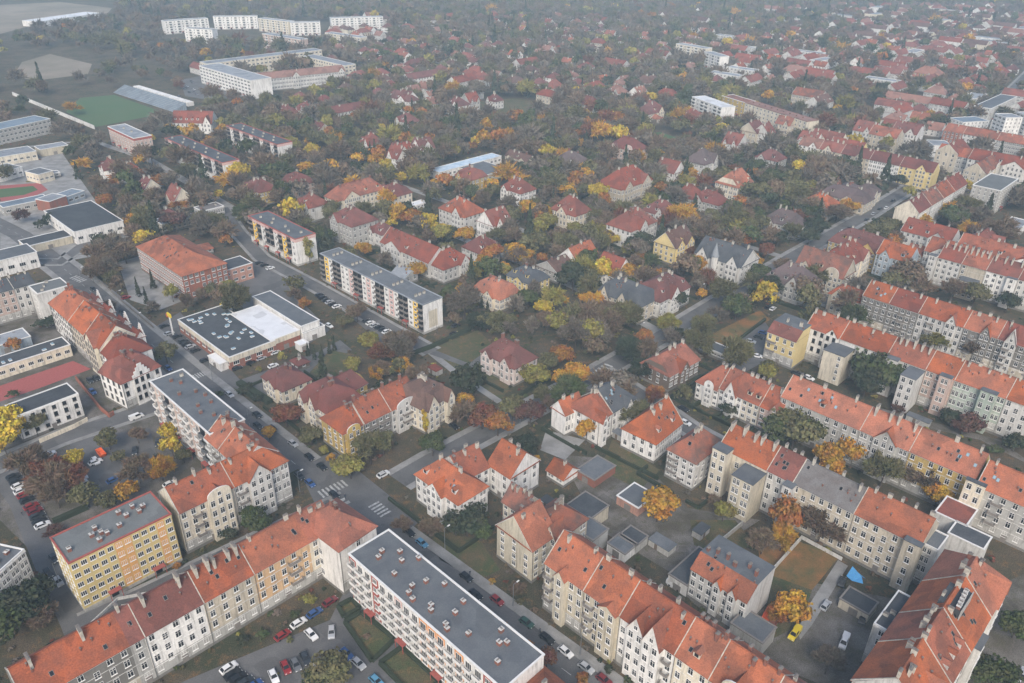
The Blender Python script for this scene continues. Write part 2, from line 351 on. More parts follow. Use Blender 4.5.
    if not flat and not plain:
        for i in range(int(L/4)+1):
            x = rnd.uniform(max(.8, lv[-1][2]), L-max(.8, lv[-1][3])); y = rnd.uniform(.15, .47)*d; z, _ = zroof(lv, y, d)
            inst('vent_pipe', chimney_mesh('b', .9), ro, (x, y, z), 0, 0, (.45, .4, .75))
    # dormers
    for i in range(dorm):
        x = L*(i+.5)/dorm
        if any(bx[0]-.8 < x < bx[1]+.8 for bx in bays): continue
        y0 = d*.1; z0, a = zroof(lv, y0, d); hh = 1.5; y1 = d*.5 if a < .2 else min(d*.48, y0+hh/math.tan(max(a, .2)))
        b = MB(); b.box(-.85, .85, y0, y1, z0-.3, z0+hh, m=0); 
        b.loft([[(-1.05, y0-.25, z0+hh), (0, y0-.25, z0+hh+.75), (1.05, y0-.25, z0+hh)], [(-1.05, y1+.5, z0+hh), (0, y1+.5, z0+hh+.75), (1.05, y1+.5, z0+hh)]], 1, cap=True, mcap=0, base=True)
        b.box(-.5, .5, y0-.05, y0, z0+.25, z0+1.3, m=2)
        b.build('dormer', [wm, rc, 'glass'], ro, (x, 0, 0))
    fh = (h-1.0)/floors
    sk = [(bx[0]-.3, bx[1]+.3) for bx in bays]+[(t_[0]-.3, t_[1]+.3) for t_ in towers]
    windows(root, 'f', L, d, L, .9, h-1.0, floors, style, skip=sk, gap=gap, w=ww, wh=wh)
    if endr and visible(A, (1, 0), ang): windows(root, 'r', L, d, d, .9, h-1.0, floors, style, gap=gap*1.15, drop=.1, w=ww, wh=wh)
    if endl and visible(A, (-1, 0), ang): windows(root, 'l', L, d, d, .9, h-1.0, floors, style, gap=gap*1.15, drop=.1, w=ww, wh=wh)
    if h > 8 and not plain:
        b = MB(); b.box(-.75, .75, -.12, .02, .1, 2.6, m=0); b.box(-1, 1, -.2, .02, 2.6, 2.85, m=1)
        b.build('door', ['dtrim', 'w_lgrey'], root, (L*.5+.2, 0, 0))
    # cross gables: x0, x1, projection, rise over the eave, [wall]
    for bx in bays:
        x0, x1, pr, gh = bx[:4]; bw = bx[4] if len(bx) > 4 else wall; shape = bx[5] if len(bx) > 5 else 'gable'
        xm = (x0+x1)/2; g2 = min(gh, rh*.98); slope_y = 0
        ys = [y for y in np.linspace(0, d/2, 40) if zroof(lv, y, d)[0] >= h+g2]; yend = ys[0] if ys else d/2
        b = MB(); b.box(x0, x1, -pr, .0, -1, h, m=0)
        if shape == 'curved':
            n_ = 9; pts = [(x0, h)]+[(xm-(x1-x0)/2*math.cos(math.pi*i/(n_-1)), h+gh*(.35+.65*math.sin(math.pi*i/(n_-1)))) for i in range(n_)]+[(x1, h)]
        elif shape == 'step':
            w_ = (x1-x0)/2; pts = [(x0, h)]
            for i in range(4): 
                q = i/4; pts += [(x0+w_*q, h+gh*(q+.25)), (x0+w_*(q+.25), h+gh*(q+.25))]
            pts += [(2*xm-x, z) for x, z in reversed(pts[1:])]+[(x1, h)]
        else: pts = [(x0, h), (xm, h+gh), (x1, h)]
        b.quad(*[(x, -pr, z) for x, z in pts], m=0); b.quad(*[(x, -pr+.3, z) for x, z in reversed(pts)], m=0)
        for (xa, za), (xb, zb) in zip(pts, pts[1:]): b.quad((xa, -pr, za), (xa, -pr+.3, za), (xb, -pr+.3, zb), (xb, -pr, zb), m=1)
        bo = b.build('gable_bay', ['w_'+bw, 'trim'], root)
        b = MB(); o_ = .3 if shape == 'gable' else 0; gz = min(gh, g2) if shape == 'gable' else g2*.85; yy = -pr-o_ if shape == 'gable' else -pr+.3
        for sgn, xe in ((-1, x0), (1, x1)):
            q = [(xe+sgn*o_, yy, h-o_*gz/(xm-x0)), (xm, yy, h+gz+.02), (xm, yend+.4, h+gz+.02), (xe+sgn*o_, .2, h-o_*gz/(xm-x0))]
            if sgn > 0: q = q[::-1]
            b.quad(*q); b.quad(*[(x, y, z-.15) for x, y, z in reversed(q)]); 
            b.quad((xe+sgn*o_, yy, h-o_*gz/(xm-x0)-.15), (xm, yy, h+gz-.13), (xm, yy, h+gz+.02), (xe+sgn*o_, yy, h-o_*gz/(xm-x0)))
        b.build('gable_roof', [rc], bo)
        nb = max(1, int(round((x1-x0)/2.6)))
        windows(bo, 'f', L, d, x1-x0, .9, h-1.0, floors, style, x0=x0, off=pr, n=nb, w=ww, wh=wh)
        if gh > 2.2: inst('window', window_mesh(1.0, 1.3, style), bo, (xm, -pr, h+.5))
    # wings towards the camera: x0, x1, projection, height, [wall, roof]
    for tw in towers:
        x0, x1, pr, th = tw[:4]; tw_w = tw[4] if len(tw) > 4 else wall; trf = tw[5] if len(tw) > 5 else 'tar'
        b = MB(); b.box(x0, x1, -pr, .0, -1, th, m=0); b.box(x0-.15, x1+.15, -pr-.2, .1, th, th+.25, m=1)
        bo = b.build('wing', ['w_'+tw_w, trf], root)
        nb = max(1, int(round((x1-x0)/3.0)))
        if len(tw) <= 6: windows(bo, 'f', L, d, x1-x0, .9, th-1.2, floors, style, x0=x0, off=pr, n=nb, w=ww, wh=wh)
        elif tw[6]: windows(bo, 'f', L, d, 3, .9, th-1.2, floors, style, x0=x1-3.4, off=pr, n=1)
    # balconies: x positions (all upper floors)
    for x, w_ in balc:
        for i in range(1, floors):
            z = .9+fh*i-.1
            b = MB(); b.box(-w_/2, w_/2, -1.2, 0, 0, .15, m=0); b.box(-w_/2, w_/2, -1.2, -1.12, .15, 1.05, m=1); b.box(-w_/2, -w_/2+.06, -1.12, 0, .15, 1.05, m=1); b.box(w_/2-.06, w_/2, -1.12, 0, .15, 1.05, m=1)
            k = ('bal', w_)
            if k not in CACHE: CACHE[k] = b.mesh('balcony', ['w_lgrey', 'dtrim'])
            inst('balcony', CACHE[k], root, (x, 0 if not any(bx[0] < x < bx[1] for bx in bays) else -[bx[2] for bx in bays if bx[0] < x < bx[1]][0], z))
    return root
GRID = {'d1': GA, 'd2': GA+R(90), 'n1': GA+R(180), 'n2': GA-R(90)}
def anchor(p, h): return G(*T(*p), h) if isinstance(p[0], str) else G(*p, h)
def place(a, b, h, grid='auto'):
    """eave corner a and eave corner b (both at height h, a left of b as one faces the front) -> origin, angle, length"""
    A, B = anchor(a, h), anchor(b, h)
    an = math.atan2(B[1]-A[1], B[0]-A[0])
    if grid == 'auto':
        best = min(GRID.values(), key=lambda g: abs((an-g+math.pi) % (2*math.pi)-math.pi))
        if abs((an-best+math.pi) % (2*math.pi)-math.pi) < R(14): an = best
    L = (B[0]-A[0])*math.cos(an)+(B[1]-A[1])*math.sin(an)
    return A, an, L
def row(a, b, h, d, secs, group, **common):
    """a terrace: secs = (share of length, label, overrides)"""
    A, an, L = place(a, b, h); tot = sum(s[0] for s in secs); x = 0
    for i, (fr, label, o) in enumerate(secs):
        l = L*fr/tot; kw = dict(common); kw.update(o); sh = kw.pop('dy', 0); k = (x+sh*0, 0)
        kw.setdefault('roof', 'party'); dh = kw.pop('dh', 0)
        AA = (A[0]+math.cos(an)*x+math.sin(an)*sh, A[1]+math.sin(an)*x-math.cos(an)*sh)
        kw.setdefault('endl', False); kw.setdefault('endr', False)
        if kw.pop('len', 0): pass
        for key in ('bays', 'towers', 'balc'):
            if key in kw and key != 'balc': kw[key] = [(q[0]*l, q[1]*l)+tuple(q[2:]) for q in kw[key]]
            elif key in kw: kw[key] = [(q[0]*l,)+tuple(q[1:]) for q in kw[key]]
        nm = kw.pop('name', 'tenement_house')
        house(nm, label, AA, an, l, kw.pop('d', d), h+dh, cat=kw.pop('cat', 'tenement'), group=group, **kw)
        x += l
def H(name, label, a, b, h, d, grid='auto', **kw):
    A, an, L = place(a, b, h, grid)
    for key in ('bays', 'towers', 'balc'):
        if key in kw and key != 'balc': kw[key] = [(q[0]*L, q[1]*L)+tuple(q[2:]) for q in kw[key]]
        elif key in kw: kw[key] = [(q[0]*L,)+tuple(q[1:]) for q in kw[key]]
    return house(name, label, A, an, L, d, h, **kw)
# ------------------------------------------------------------------ blocks of flats
def slab(label, a, b, h, d, cols, floors=5, wall='white', roofm='tar', fascia=None, vents=(), endpanel=None, parapet='trim', group='blocks of flats', balcol='trim', b2=None, ventk='v', name='apartment_block', Lfix=None):
    A, an, L = place(a, b, h)
    if Lfix: L = Lfix
    root = empty(name, (A[0], A[1], 0), an); tag(root, label, 'apartment block', group)
    USED.append(rect_of(A, an, L, d)); THINGS.append((root, None, rect_of(A, an, L, d)))
    m = MB(); m.box(0, L, 0, d, -1, h, m=0); m.box(-.05, L+.05, -.08, d+.05, -1, 1.0, m=1); m.build('wall', ['w_'+wall, 'w_grey'], root)
    if fascia: m = MB(); m.box(-.1, L+.1, -.12, d+.1, h-1.5, h+.1, m=0); m.build('fascia', [fascia], root)
    m = MB(); m.box(0, L, 0, d, h+.1, h+.22, m=0); w_ = .28
    for (x0, x1, y0, y1) in ((-.15, L+.15, -.2, w_), (-.15, L+.15, d-w_, d+.2), (-.15, w_, w_, d-w_), (L-w_, L+.15, w_, d-w_)): m.box(x0, x1, y0, y1, h+.1, h+.5, m=1)
    ro = m.build('roof', [roofm, parapet], root)
    for (fx, fy, k) in vents: inst('vent', chimney_mesh(k, 1.1), ro, (fx*L, fy*d, h+.2), R(90) if k == 'v' and (fx*97) % 1 > .5 else 0)
    n = len(cols); st = L/n; fh = (h-1.2)/floors
    for j, c in enumerate(cols):
        x = st*(j+.5)
        pc = {'y': 'yelpanel', 'r': 'redpanel', 'o': 'orpanel', 'p': 'pinkpanel', 'O': 'orpanel', 'P': 'pinkpanel', 'R': 'redpanel', 'M': 'ochpanel'}.get(c)
        if pc:
            m = MB(); m.box(-st*.47, st*.47, -.05, 0, 1.2 if c not in 'R' else 1.2, h-(.2 if not fascia else 1.6), m=0); m.build('panel', [pc], root, (x, 0, 0))
        for i in range(floors):
            z = 1.2+fh*i
            if c in 'bOPR':      # loggia with a boxed front
                k = ('lg', round(st, 2), balcol)
                if k not in CACHE:
                    m = MB(); w2 = st*.42; m.box(-w2, w2, -1.0, 0, 0, .12, m=0); m.box(-w2, w2, -1.0, -.93, .12, 1.05, m=1); m.box(-w2, -w2+.08, -.93, 0, .12, 1.05, m=1); m.box(w2-.08, w2, -.93, 0, .12, 1.05, m=1)
                    CACHE[k] = m.mesh('balcony', ['w_lgrey', balcol])
                if i or floors < 5: inst('balcony', CACHE[k], root, (x, 0, z-.1))
                inst('window', window_mesh(st*.62, fh*.72, 't'), root, (x, -.05 if pc else 0, z+.1))
            elif c in 'k':       # dark loggia
                k = ('dk', round(st, 2), round(fh, 2))
                if k not in CACHE:
                    m = MB(); w2 = st*.46; m.box(-w2, w2, -.12, 0, .0, fh*.97, m=0); m.box(-w2, w2, -1.0, -.9, 0, 1.0, m=1); m.box(-w2, w2, -.9, -.12, 0, .1, m=2); m.box(-w2, -w2+.06, -.9, -.12, .1, 1.0, m=1); m.box(w2-.06, w2, -.9, -.12, .1, 1.0, m=1)
                    CACHE[k] = m.mesh('balcony', ['glass', 'steel' if balcol == 'trim' else balcol, 'w_grey'])
                if i or floors > 4: inst('balcony', CACHE[k], root, (x, 0, z))
            elif c == 'w' or c == 'y' or c == 'p' or c == 'o' or c == 'r': inst('window', window_mesh(min(st*.55, 1.6), fh*.5, 't' if c != 'y' else 'w'), root, (x, -.05 if pc else 0, z+fh*.3))
            elif c in 'TM':       # wide triple window
                inst('window', window_mesh(st*.66, fh*.48, 't'), root, (x, 0, z+fh*.3))
    if visible(A, (1, 0), an) and endpanel:
        m = MB(); m.box(L, L+.06, d*.28, d*.72, 2.0, h*.72, m=0); m.build('panel', [endpanel], root)
    if visible(A, (-1, 0), an) and b2: windows(root, 'l', L, d, d, 1.2, h-1.2, floors, 't', gap=3.2)
    if b2 == 'r': windows(root, 'r', L, d, d, 1.2, h-1.2, floors, 't', gap=3.6)
    for fx in ([.15, .38, .62, .85] if L > 40 else [.3, .75]):
        m = MB(); m.box(-1.6, 1.6, -1.6, 0, 2.6, 2.8, m=0); m.box(-.9, .9, -.1, 0, .1, 2.5, m=1); m.box(-1.55, -1.4, -1.55, -1.4, 0, 2.6, m=0); m.box(1.4, 1.55, -1.55, -1.4, 0, 2.6, m=0)
        m.build('entrance', ['redpanel', 'glass'], root, (fx*L, -.08, 0))
    return root
# flat sheds, halls
def hall(name, label, a, b, h, d, wall='beige', rc='tar', cat=None, parapet='trim', vents=0, ventk='v', winh=0, floors=1, gap=4, grid='auto', group=None, band=None, auto=None):
    A, an, L = place(a, b, h, grid)
    root = empty(name, (A[0], A[1], 0), an); tag(root, label, cat or name.replace('_', ' '), group)
    USED.append(rect_of(A, an, L, d)); THINGS.append((root, auto, rect_of(A, an, L, d)))
    m = MB(); m.box(0, L, 0, d, -.5, h, m=0); m.build('wall', ['w_'+wall], root)
    if band: m = MB(); m.box(-.15, L+.15, -.18, d+.15, h-2.2, h+.05, m=0); m.build('fascia', [band], root)
    m = MB(); m.box(0, L, 0, d, h+.06, h+.16, m=0); w_ = .25
    for (x0, x1, y0, y1) in ((-.2, L+.2, -.25, w_), (-.2, L+.2, d-w_, d+.2), (-.2, w_, w_, d-w_), (L-w_, L+.2, w_, d-w_)): m.box(x0, x1, y0, y1, h+.05, h+.35, m=1)
    ro = m.build('roof', [rc, parapet], root)
    for i in range(vents): inst('vent', vent_mesh(), ro, (rnd.uniform(.06, .94)*L, rnd.uniform(.1, .9)*d, h+.16), rnd.choice((0, 1.57)))
    if winh:
        windows(root, 'f', L, d, L, .4, h-.6, floors, 't', w=gap*.55, wh=winh, gap=gap)
        if visible(A, (1, 0), an): windows(root, 'r', L, d, d, .4, h-.6, floors, 't', w=gap*.5, wh=winh, gap=gap)
        if visible(A, (-1, 0), an): windows(root, 'l', L, d, d, .4, h-.6, floors, 't', w=gap*.5, wh=winh, gap=gap)
    else:
        m = MB(); m.box(-1.2, 1.2, -.06, 0, 0, min(2.3, h-.4), m=0); m.build('door', ['dtrim'], root, (L*.5, 0, 0))
    return root
def vent_mesh():
    if 'vent' not in CACHE:
        b = MB(); b.box(-.8, .8, -.55, .55, 0, .35, m=0); b.box(-.7, .7, -.45, .45, .35, .55, m=1); CACHE['vent'] = b.mesh('vent', ['trim', 'skyglass'])
    return CACHE['vent']
# ------------------------------------------------------------------ the ground, streets, yards
def Z(x0, y0, x, y, s=6.827): return (x0+x/s, y0+y/s)
def pt(p): return T(*p) if isinstance(p[0], str) else (Z(*p) if len(p) > 2 else p)
def anchor(p, h): return G(*pt(p), h)
ROADS = []; SHEETS = []
def sheet(name, pts, z, material, world=False, kind='structure', keep=False, thick=0):
    w = pts if world else [G(*pt(p)) for p in pts]
    area = sum(a[0]*b[1]-b[0]*a[1] for a, b in zip(w, w[1:]+w[:1]))
    if area < 0: w = w[::-1]
    b = MB(); b.quad(*[(x, y, z) for x, y in w])
    if thick:
        for p, q in zip(w, w[1:]+w[:1]): b.quad((p[0], p[1], z-thick), (q[0], q[1], z-thick), (q[0], q[1], z), (p[0], p[1], z))
    o = b.build(name, [material]); o['kind'] = kind
    if not keep: SHEETS.append(w)
    return o
m = MB(); NG = 40
m.quad((-2400, -250, -.02), (2600, -250, -.02), (2600, 3800, -.02), (-2400, 3800, -.02))
o = m.build('ground', ['earth']); o['kind'] = 'structure'
def strip(name, path, w0, w1, z, material, thick=0):
    """a band that follows a world path, between the offsets w0 and w1"""
    L_, R_ = [], []
    for i, p in enumerate(path):
        a = path[max(i-1, 0)]; c = path[min(i+1, len(path)-1)]; dx, dy = c[0]-a[0], c[1]-a[1]; l = math.hypot(dx, dy); nx, ny = -dy/l, dx/l
        L_.append((p[0]+nx*w0, p[1]+ny*w0)); R_.append((p[0]+nx*w1, p[1]+ny*w1))
    b = MB()
    for i in range(len(path)-1):
        q = [L_[i], L_[i+1], R_[i+1], R_[i]]
        ar = sum(a[0]*c[1]-c[0]*a[1] for a, c in zip(q, q[1:]+q[:1]))
        if ar < 0: q = q[::-1]
        b.quad(*[(x, y, z) for x, y in q])
        if thick:
            for p, r in zip(q, q[1:]+q[:1]): b.quad((p[0], p[1], z-thick), (r[0], r[1], z-thick), (r[0], r[1], z), (p[0], p[1], z))
    o = b.build(name, [material]); o['kind'] = 'structure'; return o
def road(pts, w, side=2.5, z=.03, dash=False, mat_='asphalt', scatter_keep=1.0):
    path = [G(*pt(p)) for p in pts]
    strip('road', path, -w/2, w/2, z, mat_)
    if side:
        for s in (-1, 1): strip('pavement', path, s*(w/2), s*(w/2+side), .13, 'pave', .12)
    ROADS.append((path, w/2+side*.7))
    return path
S1 = road([(-60, 195), (20, 235), (68, 272), (200, 386), (300, 468)], 10.5, 3)
S1b = road([(392, 540), (455, 588), (600, 697), (760, 818)], 10, 3.2)
xr = G(352, 507)
sheet('road', [(296, 464), (335, 452), (420, 520), (396, 548), (362, 540), (318, 510)], .034, 'asphalt')
S2 = road([(398, 481), (432, 461), (602, 371)], 8, 2.5, .031)
S3 = road([(602, 371), (665, 335), (717, 303), (790, 259), (868, 214), (920, 181), (975, 130), (1010, 92), (1040, 62)], 8.5, 2.5, .031)
S4 = road([(602, 371), (655, 404), (692, 430), (760, 466), (830, 500), (925, 545)], 7, 2, .032)
S5 = road([(222, 208), (238, 232), (262, 258), (320, 289), (392, 330), (432, 352)], 7, 1.6, .032)
S5b = road([(432, 352), (470, 366), (500, 345)], 4, 0, .033)
S6 = road([(762, 272), (860, 316), (940, 346), (1060, 388)], 8, 2.5, .033)
S8 = road([(-20, 472), (60, 438), (150, 408), (176, 392)], 8, 2, .031)
S9 = road([(80, 622), (150, 590), (260, 537), (345, 497)], 4.5, 1.2, .035)
S10 = road([(-10, 455), (24, 500), (50, 560), (78, 620), (86, 640)], 8, 0, .036)
S11 = road([(0, 262), (60, 262), (84, 245), (130, 232)], 8, 2, .033)
for nm, w_, pl, z in (('path', 3, [(430, 352), (455, 372), (500, 402)], .02), ('path', 5, [(640, 210), (700, 232), (790, 259)], .02), ('path', 5, [(436, 228), (520, 262), (602, 300), (665, 335)], .02),
                    ('path', 5, [(300, 158), (380, 178), (470, 210), (560, 245)], .02), ('path', 6, [(0, 150), (90, 140), (150, 160), (235, 210)], .02), ('path', 5, [(540, 130), (640, 160), (760, 200)], .02)):
    strip(nm, [G(*p) for p in pl], -w_/2, w_/2, z, 'pave'); ROADS.append(([G(*p) for p in pl], w_/2))
# yards and open ground
sheet('yard', [(0, 440), (150, 405), (225, 470), (235, 490), (40, 560), (0, 520)], .01, 'yard')
sheet('parking', [(70, 440), (150, 428), (160, 470), (110, 500), (70, 480)], .02, 'asphalt')
sheet('yard', [(0, 300), (60, 300), (130, 400), (0, 470)], .012, 'yard')
sheet('court', [(-30, 396), (73, 361), (91, 369), (40, 388), (-30, 412)], .03, 'redcourt')
sheet('yard', [(0, 150), (60, 150), (130, 250), (60, 262), (0, 262)], .014, 'pave')
sheet('yard', [(118, 262), (140, 256), (185, 300), (160, 310), (130, 300)], .02, 'pave')
sheet('parking', [(150, 330), (180, 312), (240, 380), (318, 352), (340, 340), (352, 350), (262, 398), (225, 385)], .022, 'asphalt')
sheet('parking', [(215, 262), (270, 262), (300, 300), (330, 330), (300, 350), (250, 320)], .021, 'asphalt')
sheet('yard', [(180, 683), (330, 620), (352, 575), (372, 600), (420, 683), (420, 760), (150, 760)], .03, 'asphalt')
sheet('parking', [(330, 300), (345, 306), (420, 350), (400, 358)], .024, 'asphalt')
sheet('yard', [(560, 455), (640, 460), (700, 520), (700, 590), (600, 530)], .012, 'yard')
sheet('yard', [(640, 500), (760, 520), (700, 560), (900, 600), (860, 700), (760, 660), (690, 600)], .013, 'yard')
sheet('lawn', [(690, 520), (735, 520), (755, 545), (720, 556), (694, 545)], .04, 'lawn')
sheet('lawn', [(758, 548), (800, 542), (840, 556), (812, 590), (780, 590), (765, 600)], .045, 'litter')
sheet('lawn', [(770, 575), (812, 590), (800, 625), (770, 640), (762, 600)], .05, 'lawn')
sheet('path', [(838, 560), (848, 566), (812, 625), (800, 640), (796, 625)], .05, 'pave')
sheet('lawn', [(425, 352), (478, 330), (520, 372), (500, 402), (455, 375)], .018, 'lawn')
sheet('lawn', [(612, 440), (660, 470), (640, 490), (600, 470)], .04, 'lawn')
sheet('yard', [(546, 430), (585, 440), (565, 460), (540, 450)], .03, 'pave')
sheet('lawn', [(310, 372), (330, 350), (350, 354), (348, 372), (328, 382)], .03, 'lawn')
sheet('lawn', [(690, 345), (760, 310), (770, 320), (715, 350)], .03, 'litter')
sheet('parking', [(715, 352), (765, 322), (785, 350), (740, 375)], .03, 'asphalt')
sheet('lawn', [(430, 530), (480, 540), (500, 570), (478, 580), (440, 560)], .03, 'lawn')
sheet('pitch', [(66, 112), (80, 98), (114, 95), (166, 113), (96, 127)], .05, 'pitch')
sheet('field', [(-60, 8), (60, 2), (112, 8), (104, 18), (30, 26), (0, 34), (-60, 40)], .05, 'dirt')
sheet('field', [(22, 62), (50, 54), (92, 64), (88, 74), (40, 80), (12, 78)], .05, 'dirt')
sheet('parking', [(180, 80), (200, 76), (250, 92), (230, 104), (185, 96)], .05, 'asphalt')
sheet('track', [(-20, 187), (40, 183), (48, 190), (30, 198), (-20, 204)], .05, 'redcourt'); sheet('pitch', [(-20, 191), (33, 186), (38, 190), (24, 195), (-20, 200)], .07, 'pitch')
sheet('pitch', [(640, 134), (660, 132), (690, 142), (668, 150), (645, 144)], .05, 'pitch')
sheet('field', [(440, 105), (520, 98), (560, 108), (520, 122), (470, 124)], .05, 'lawn')
sheet('yard', [(960, 600), (1060, 560), (1060, 720), (930, 700)], .02, 'yard')
sheet('yard', [(850, 400), (1000, 440), (1040, 470), (980, 440), (860, 412)], .02, 'yard')
for (a, b_, c_, d_) in (((345, 623), (361, 613), (395, 640), (372, 662)), ((380, 664), (402, 648), (440, 683), (415, 700)), ((338, 607), (352, 600), (360, 609), (344, 618))):
    sheet('lawn', [a, b_, c_, d_], .05, 'lawn'); 
    w = [G(*p) for p in (a, b_, c_, d_)]; cx = sum(p[0] for p in w)/4; cy = sum(p[1] for p in w)/4
    mb = MB()
    for p, q in zip(w, w[1:]+w[:1]):
        dx, dy = q[0]-p[0], q[1]-p[1]; l = math.hypot(dx, dy); nx, ny = -dy/l*.5, dx/l*.5
        mb.loft([[(p[0]-nx, p[1]-ny, 0), (q[0]-nx, q[1]-ny, 0), (q[0]+nx, q[1]+ny, 0), (p[0]+nx, p[1]+ny, 0)], [(p[0]-nx, p[1]-ny, .9), (q[0]-nx, q[1]-ny, .9), (q[0]+nx, q[1]+ny, .9), (p[0]+nx, p[1]+ny, .9)]], 0)
    HG = mb.build('hedge', ['hedge']); HEDGES = globals().get('HEDGES', []); HEDGES.append(HG)
for o, l in zip(HEDGES, ('clipped low hedge round the larger lawn beside the pale long block of flats', 'clipped low hedge round the lawn cut by the lower edge of the photo', 'clipped low hedge round the smallest lawn by the corner of the long pale block')): tag(o, l, 'hedge', 'hedges round the lawns')
# crossings and markings
def zebra(p, q, width, n=6):
    A, B = G(*pt(p)), G(*pt(q)); dx, dy = B[0]-A[0], B[1]-A[1]; l = math.hypot(dx, dy); ux, uy = dx/l, dy/l; mb = MB()
    for i in range(n):
        s0 = l*(i+.25)/n; s1 = l*(i+.75)/n
        P4 = [(A[0]+ux*s-uy*t, A[1]+uy*s+ux*t) for s, t in ((s0, 0), (s1, 0), (s1, width), (s0, width))]
        mb.quad(*[(x, y, .06) for x, y in P4])
    o = mb.build('road_marking', ['paint']); o['kind'] = 'structure'
zebra((319, 495), (338, 487), -4, 6) if False else zebra(('A1', 375, 118), ('A1', 458, 78), 4, 7)
zebra(('A1', 512, 142), ('A1', 556, 178), 4, 5); zebra(('B0', 592, 368), ('B0', 635, 352), 4, 6); zebra(('B0', 210, 55), ('B0', 245, 70), 4, 5); zebra((598, 377), (614, 366), 4, 5)
for path, off in ((S1, 0), (S1b, 0)):
    A, B = path[1], path[2]
    for (A, B) in zip(path, path[1:]):
        l = math.hypot(B[0]-A[0], B[1]-A[1]); ux, uy = (B[0]-A[0])/l, (B[1]-A[1])/l; mb = MB(); s = 2
        while s < l-4:
            mb.quad((A[0]+ux*s+uy*.08, A[1]+uy*s-ux*.08, .058), (A[0]+ux*(s+3)+uy*.08, A[1]+uy*(s+3)-ux*.08, .058), (A[0]+ux*(s+3)-uy*.08, A[1]+uy*(s+3)+ux*.08, .058), (A[0]+ux*s-uy*.08, A[1]+uy*s+ux*.08, .058)); s += 9
        if mb.v: o = mb.build('road_marking', ['paint']); o['kind'] = 'structure'
# ------------------------------------------------------------------ near buildings, lower left
slab('yellow and orange block of flats with grey flat roof and rows of small chimneys', (68.7, 564.4), (172.8, 516.5), 17, 13, 'TTTTTMMTTTMT', 5, 'yellow', 'gtar', None,
     [(.07, .35, 'v'), (.3, .45, 'v'), (.33, .2, 'v'), (.36, .62, 'v'), (.42, .3, 'v'), (.38, .4, 'v'), (.55, .35, 'v'), (.62, .75, 'v'), (.66, .55, 'v'), (.76, .75, 'v'), (.78, .5, 'v'), (.84, .6, 'v')], None, 'redpanel', b2='y')
slab('pale panel block of flats with brick red and orange panels and dark grey flat roof', (348.6, 554.7), (505, 690), 16.5, 13, 'RbbrbbPbbOOObObbrb', 5, 'white', 'tar', None,
     [(.1, .5, 'v'), (.12, .35, 'v'), (.16, .75, 'v'), (.21, .62, 'v'), (.25, .9, 'v'), (.25, .3, 'v'), (.36, .35, 'v'), (.38, .2, 'v'), (.38, .62, 'v'), (.45, .82, 'v'), (.42, .15, 'v'), (.5, .3, 'v'), (.52, .22, 'v'), (.58, .78, 'v'), (.6, .5, 'v'), (.62, .2, 'v'), (.64, .15, 'v'), (.72, .35, 'v'), (.8, .82, 'v'), (.84, .6, 'v'), (.86, .7, 'v'), (.9, .3, 'v')], Lfix=57)
slab('pinkish block of flats with glazed balconies and dark roof beside the main street', (149.7, 382), (206, 437), 17, 12, 'bwbkbwbbwbkb', 5, 'pink', 'tar', None,
     [(.1, .8, 'w'), (.12, .45, 'b'), (.2, .6, 'b'), (.35, .3, 'b'), (.4, .7, 'b'), (.5, .8, 'b'), (.6, .4, 'b'), (.62, .75, 'b'), (.7, .3, 'b'), (.8, .5, 'b'), (.85, .8, 'b')])
H('apartment_block', 'white block with flat dark roof and an orange patch, cut by the left edge', (-22, 592), (24.5, 550), 14, 12.5, grid='d2', roof='flat', wall='white', rc='tar', floors=5, chim=4, chk='v', endr=True, cat='apartment block')
row(('A0', 215, 662), ('A1', 325, 305), 15, 12.5, [
    (48, 'grey tenement with red roof and dormer strip at the low end of the courtyard terrace', dict(wall='lgrey', rc='orange', chk='l', chim=2)),
    ], 'terrace south of the yellow block', rh=5.5) if False else None
row((24, 705), (350, 538), 15, 12.5, [
    (92, 'orange roofed tenement with blackened walls at the lower left corner of the photo', dict(wall='dgrey', rc='orange', chk='l', chim=2, sky=2)),
    (14, 'narrow grey tenement with thin chimneys beside the dark red roof', dict(wall='grey', rc='red', chim=1, sky=1)),
    (60, 'white fronted tenement under a plain dark red roof', dict(wall='white', rc='red', chim=2, chk='l', sky=2, bays=[])),
    (56, 'beige tenement with five white chimney slabs on a red roof', dict(wall='beige', rc='orange', chim=5, chk='l', sky=4)),
    (68, 'peach tenement with stacked wooden balconies and a wide orange roof', dict(wall='peach', rc='bright', chim=2, sky=2, balc=[(.68, 3.4)])),
    (14, 'narrow cream tenement squeezed between the peach one and the blank gable', dict(wall='cream', rc='orange', chim=1)),
    (22, 'cream tenement in the recess before the corner, under a red roof', dict(wall='cream', rc='orange', chim=2)),
    ], 'terrace of the lower courtyard', rh=5.5, floors=4, sky=2)
H('tenement_house', 'corner tenement with a blank pale gable wall above the courtyard entrance', (338.8, 551), (376, 526), 16, 17, grid='d2', roof='hip', rh=5.5, wall='white', rc='orange', floors=4, gap=50, chim=3, chk='b', cat='tenement', endl=True)
row(('A0', 545, 165), (294.7, 466.5), 15, 12.5, [
    (56, 'beige tenement with round topped gable between the yellow block and the street corner', dict(wall='cream', rc='orange', bays=[(.5, .92, 1.2, 3.2, 'cream', 'curved')], sky=2, balc=[(.3, 2.5)])),
    (60, 'grey white corner tenement with pointed gable and red panels under the eaves', dict(wall='lgrey', rc='bright', bays=[(.25, .65, 1.2, 4.5)], sky=1, endr=True, roof='hipr', balc=[(.12, 2.5)])),
    ], 'corner terrace by the crossing', rh=5.5, floors=4, chim=3, chk='m')
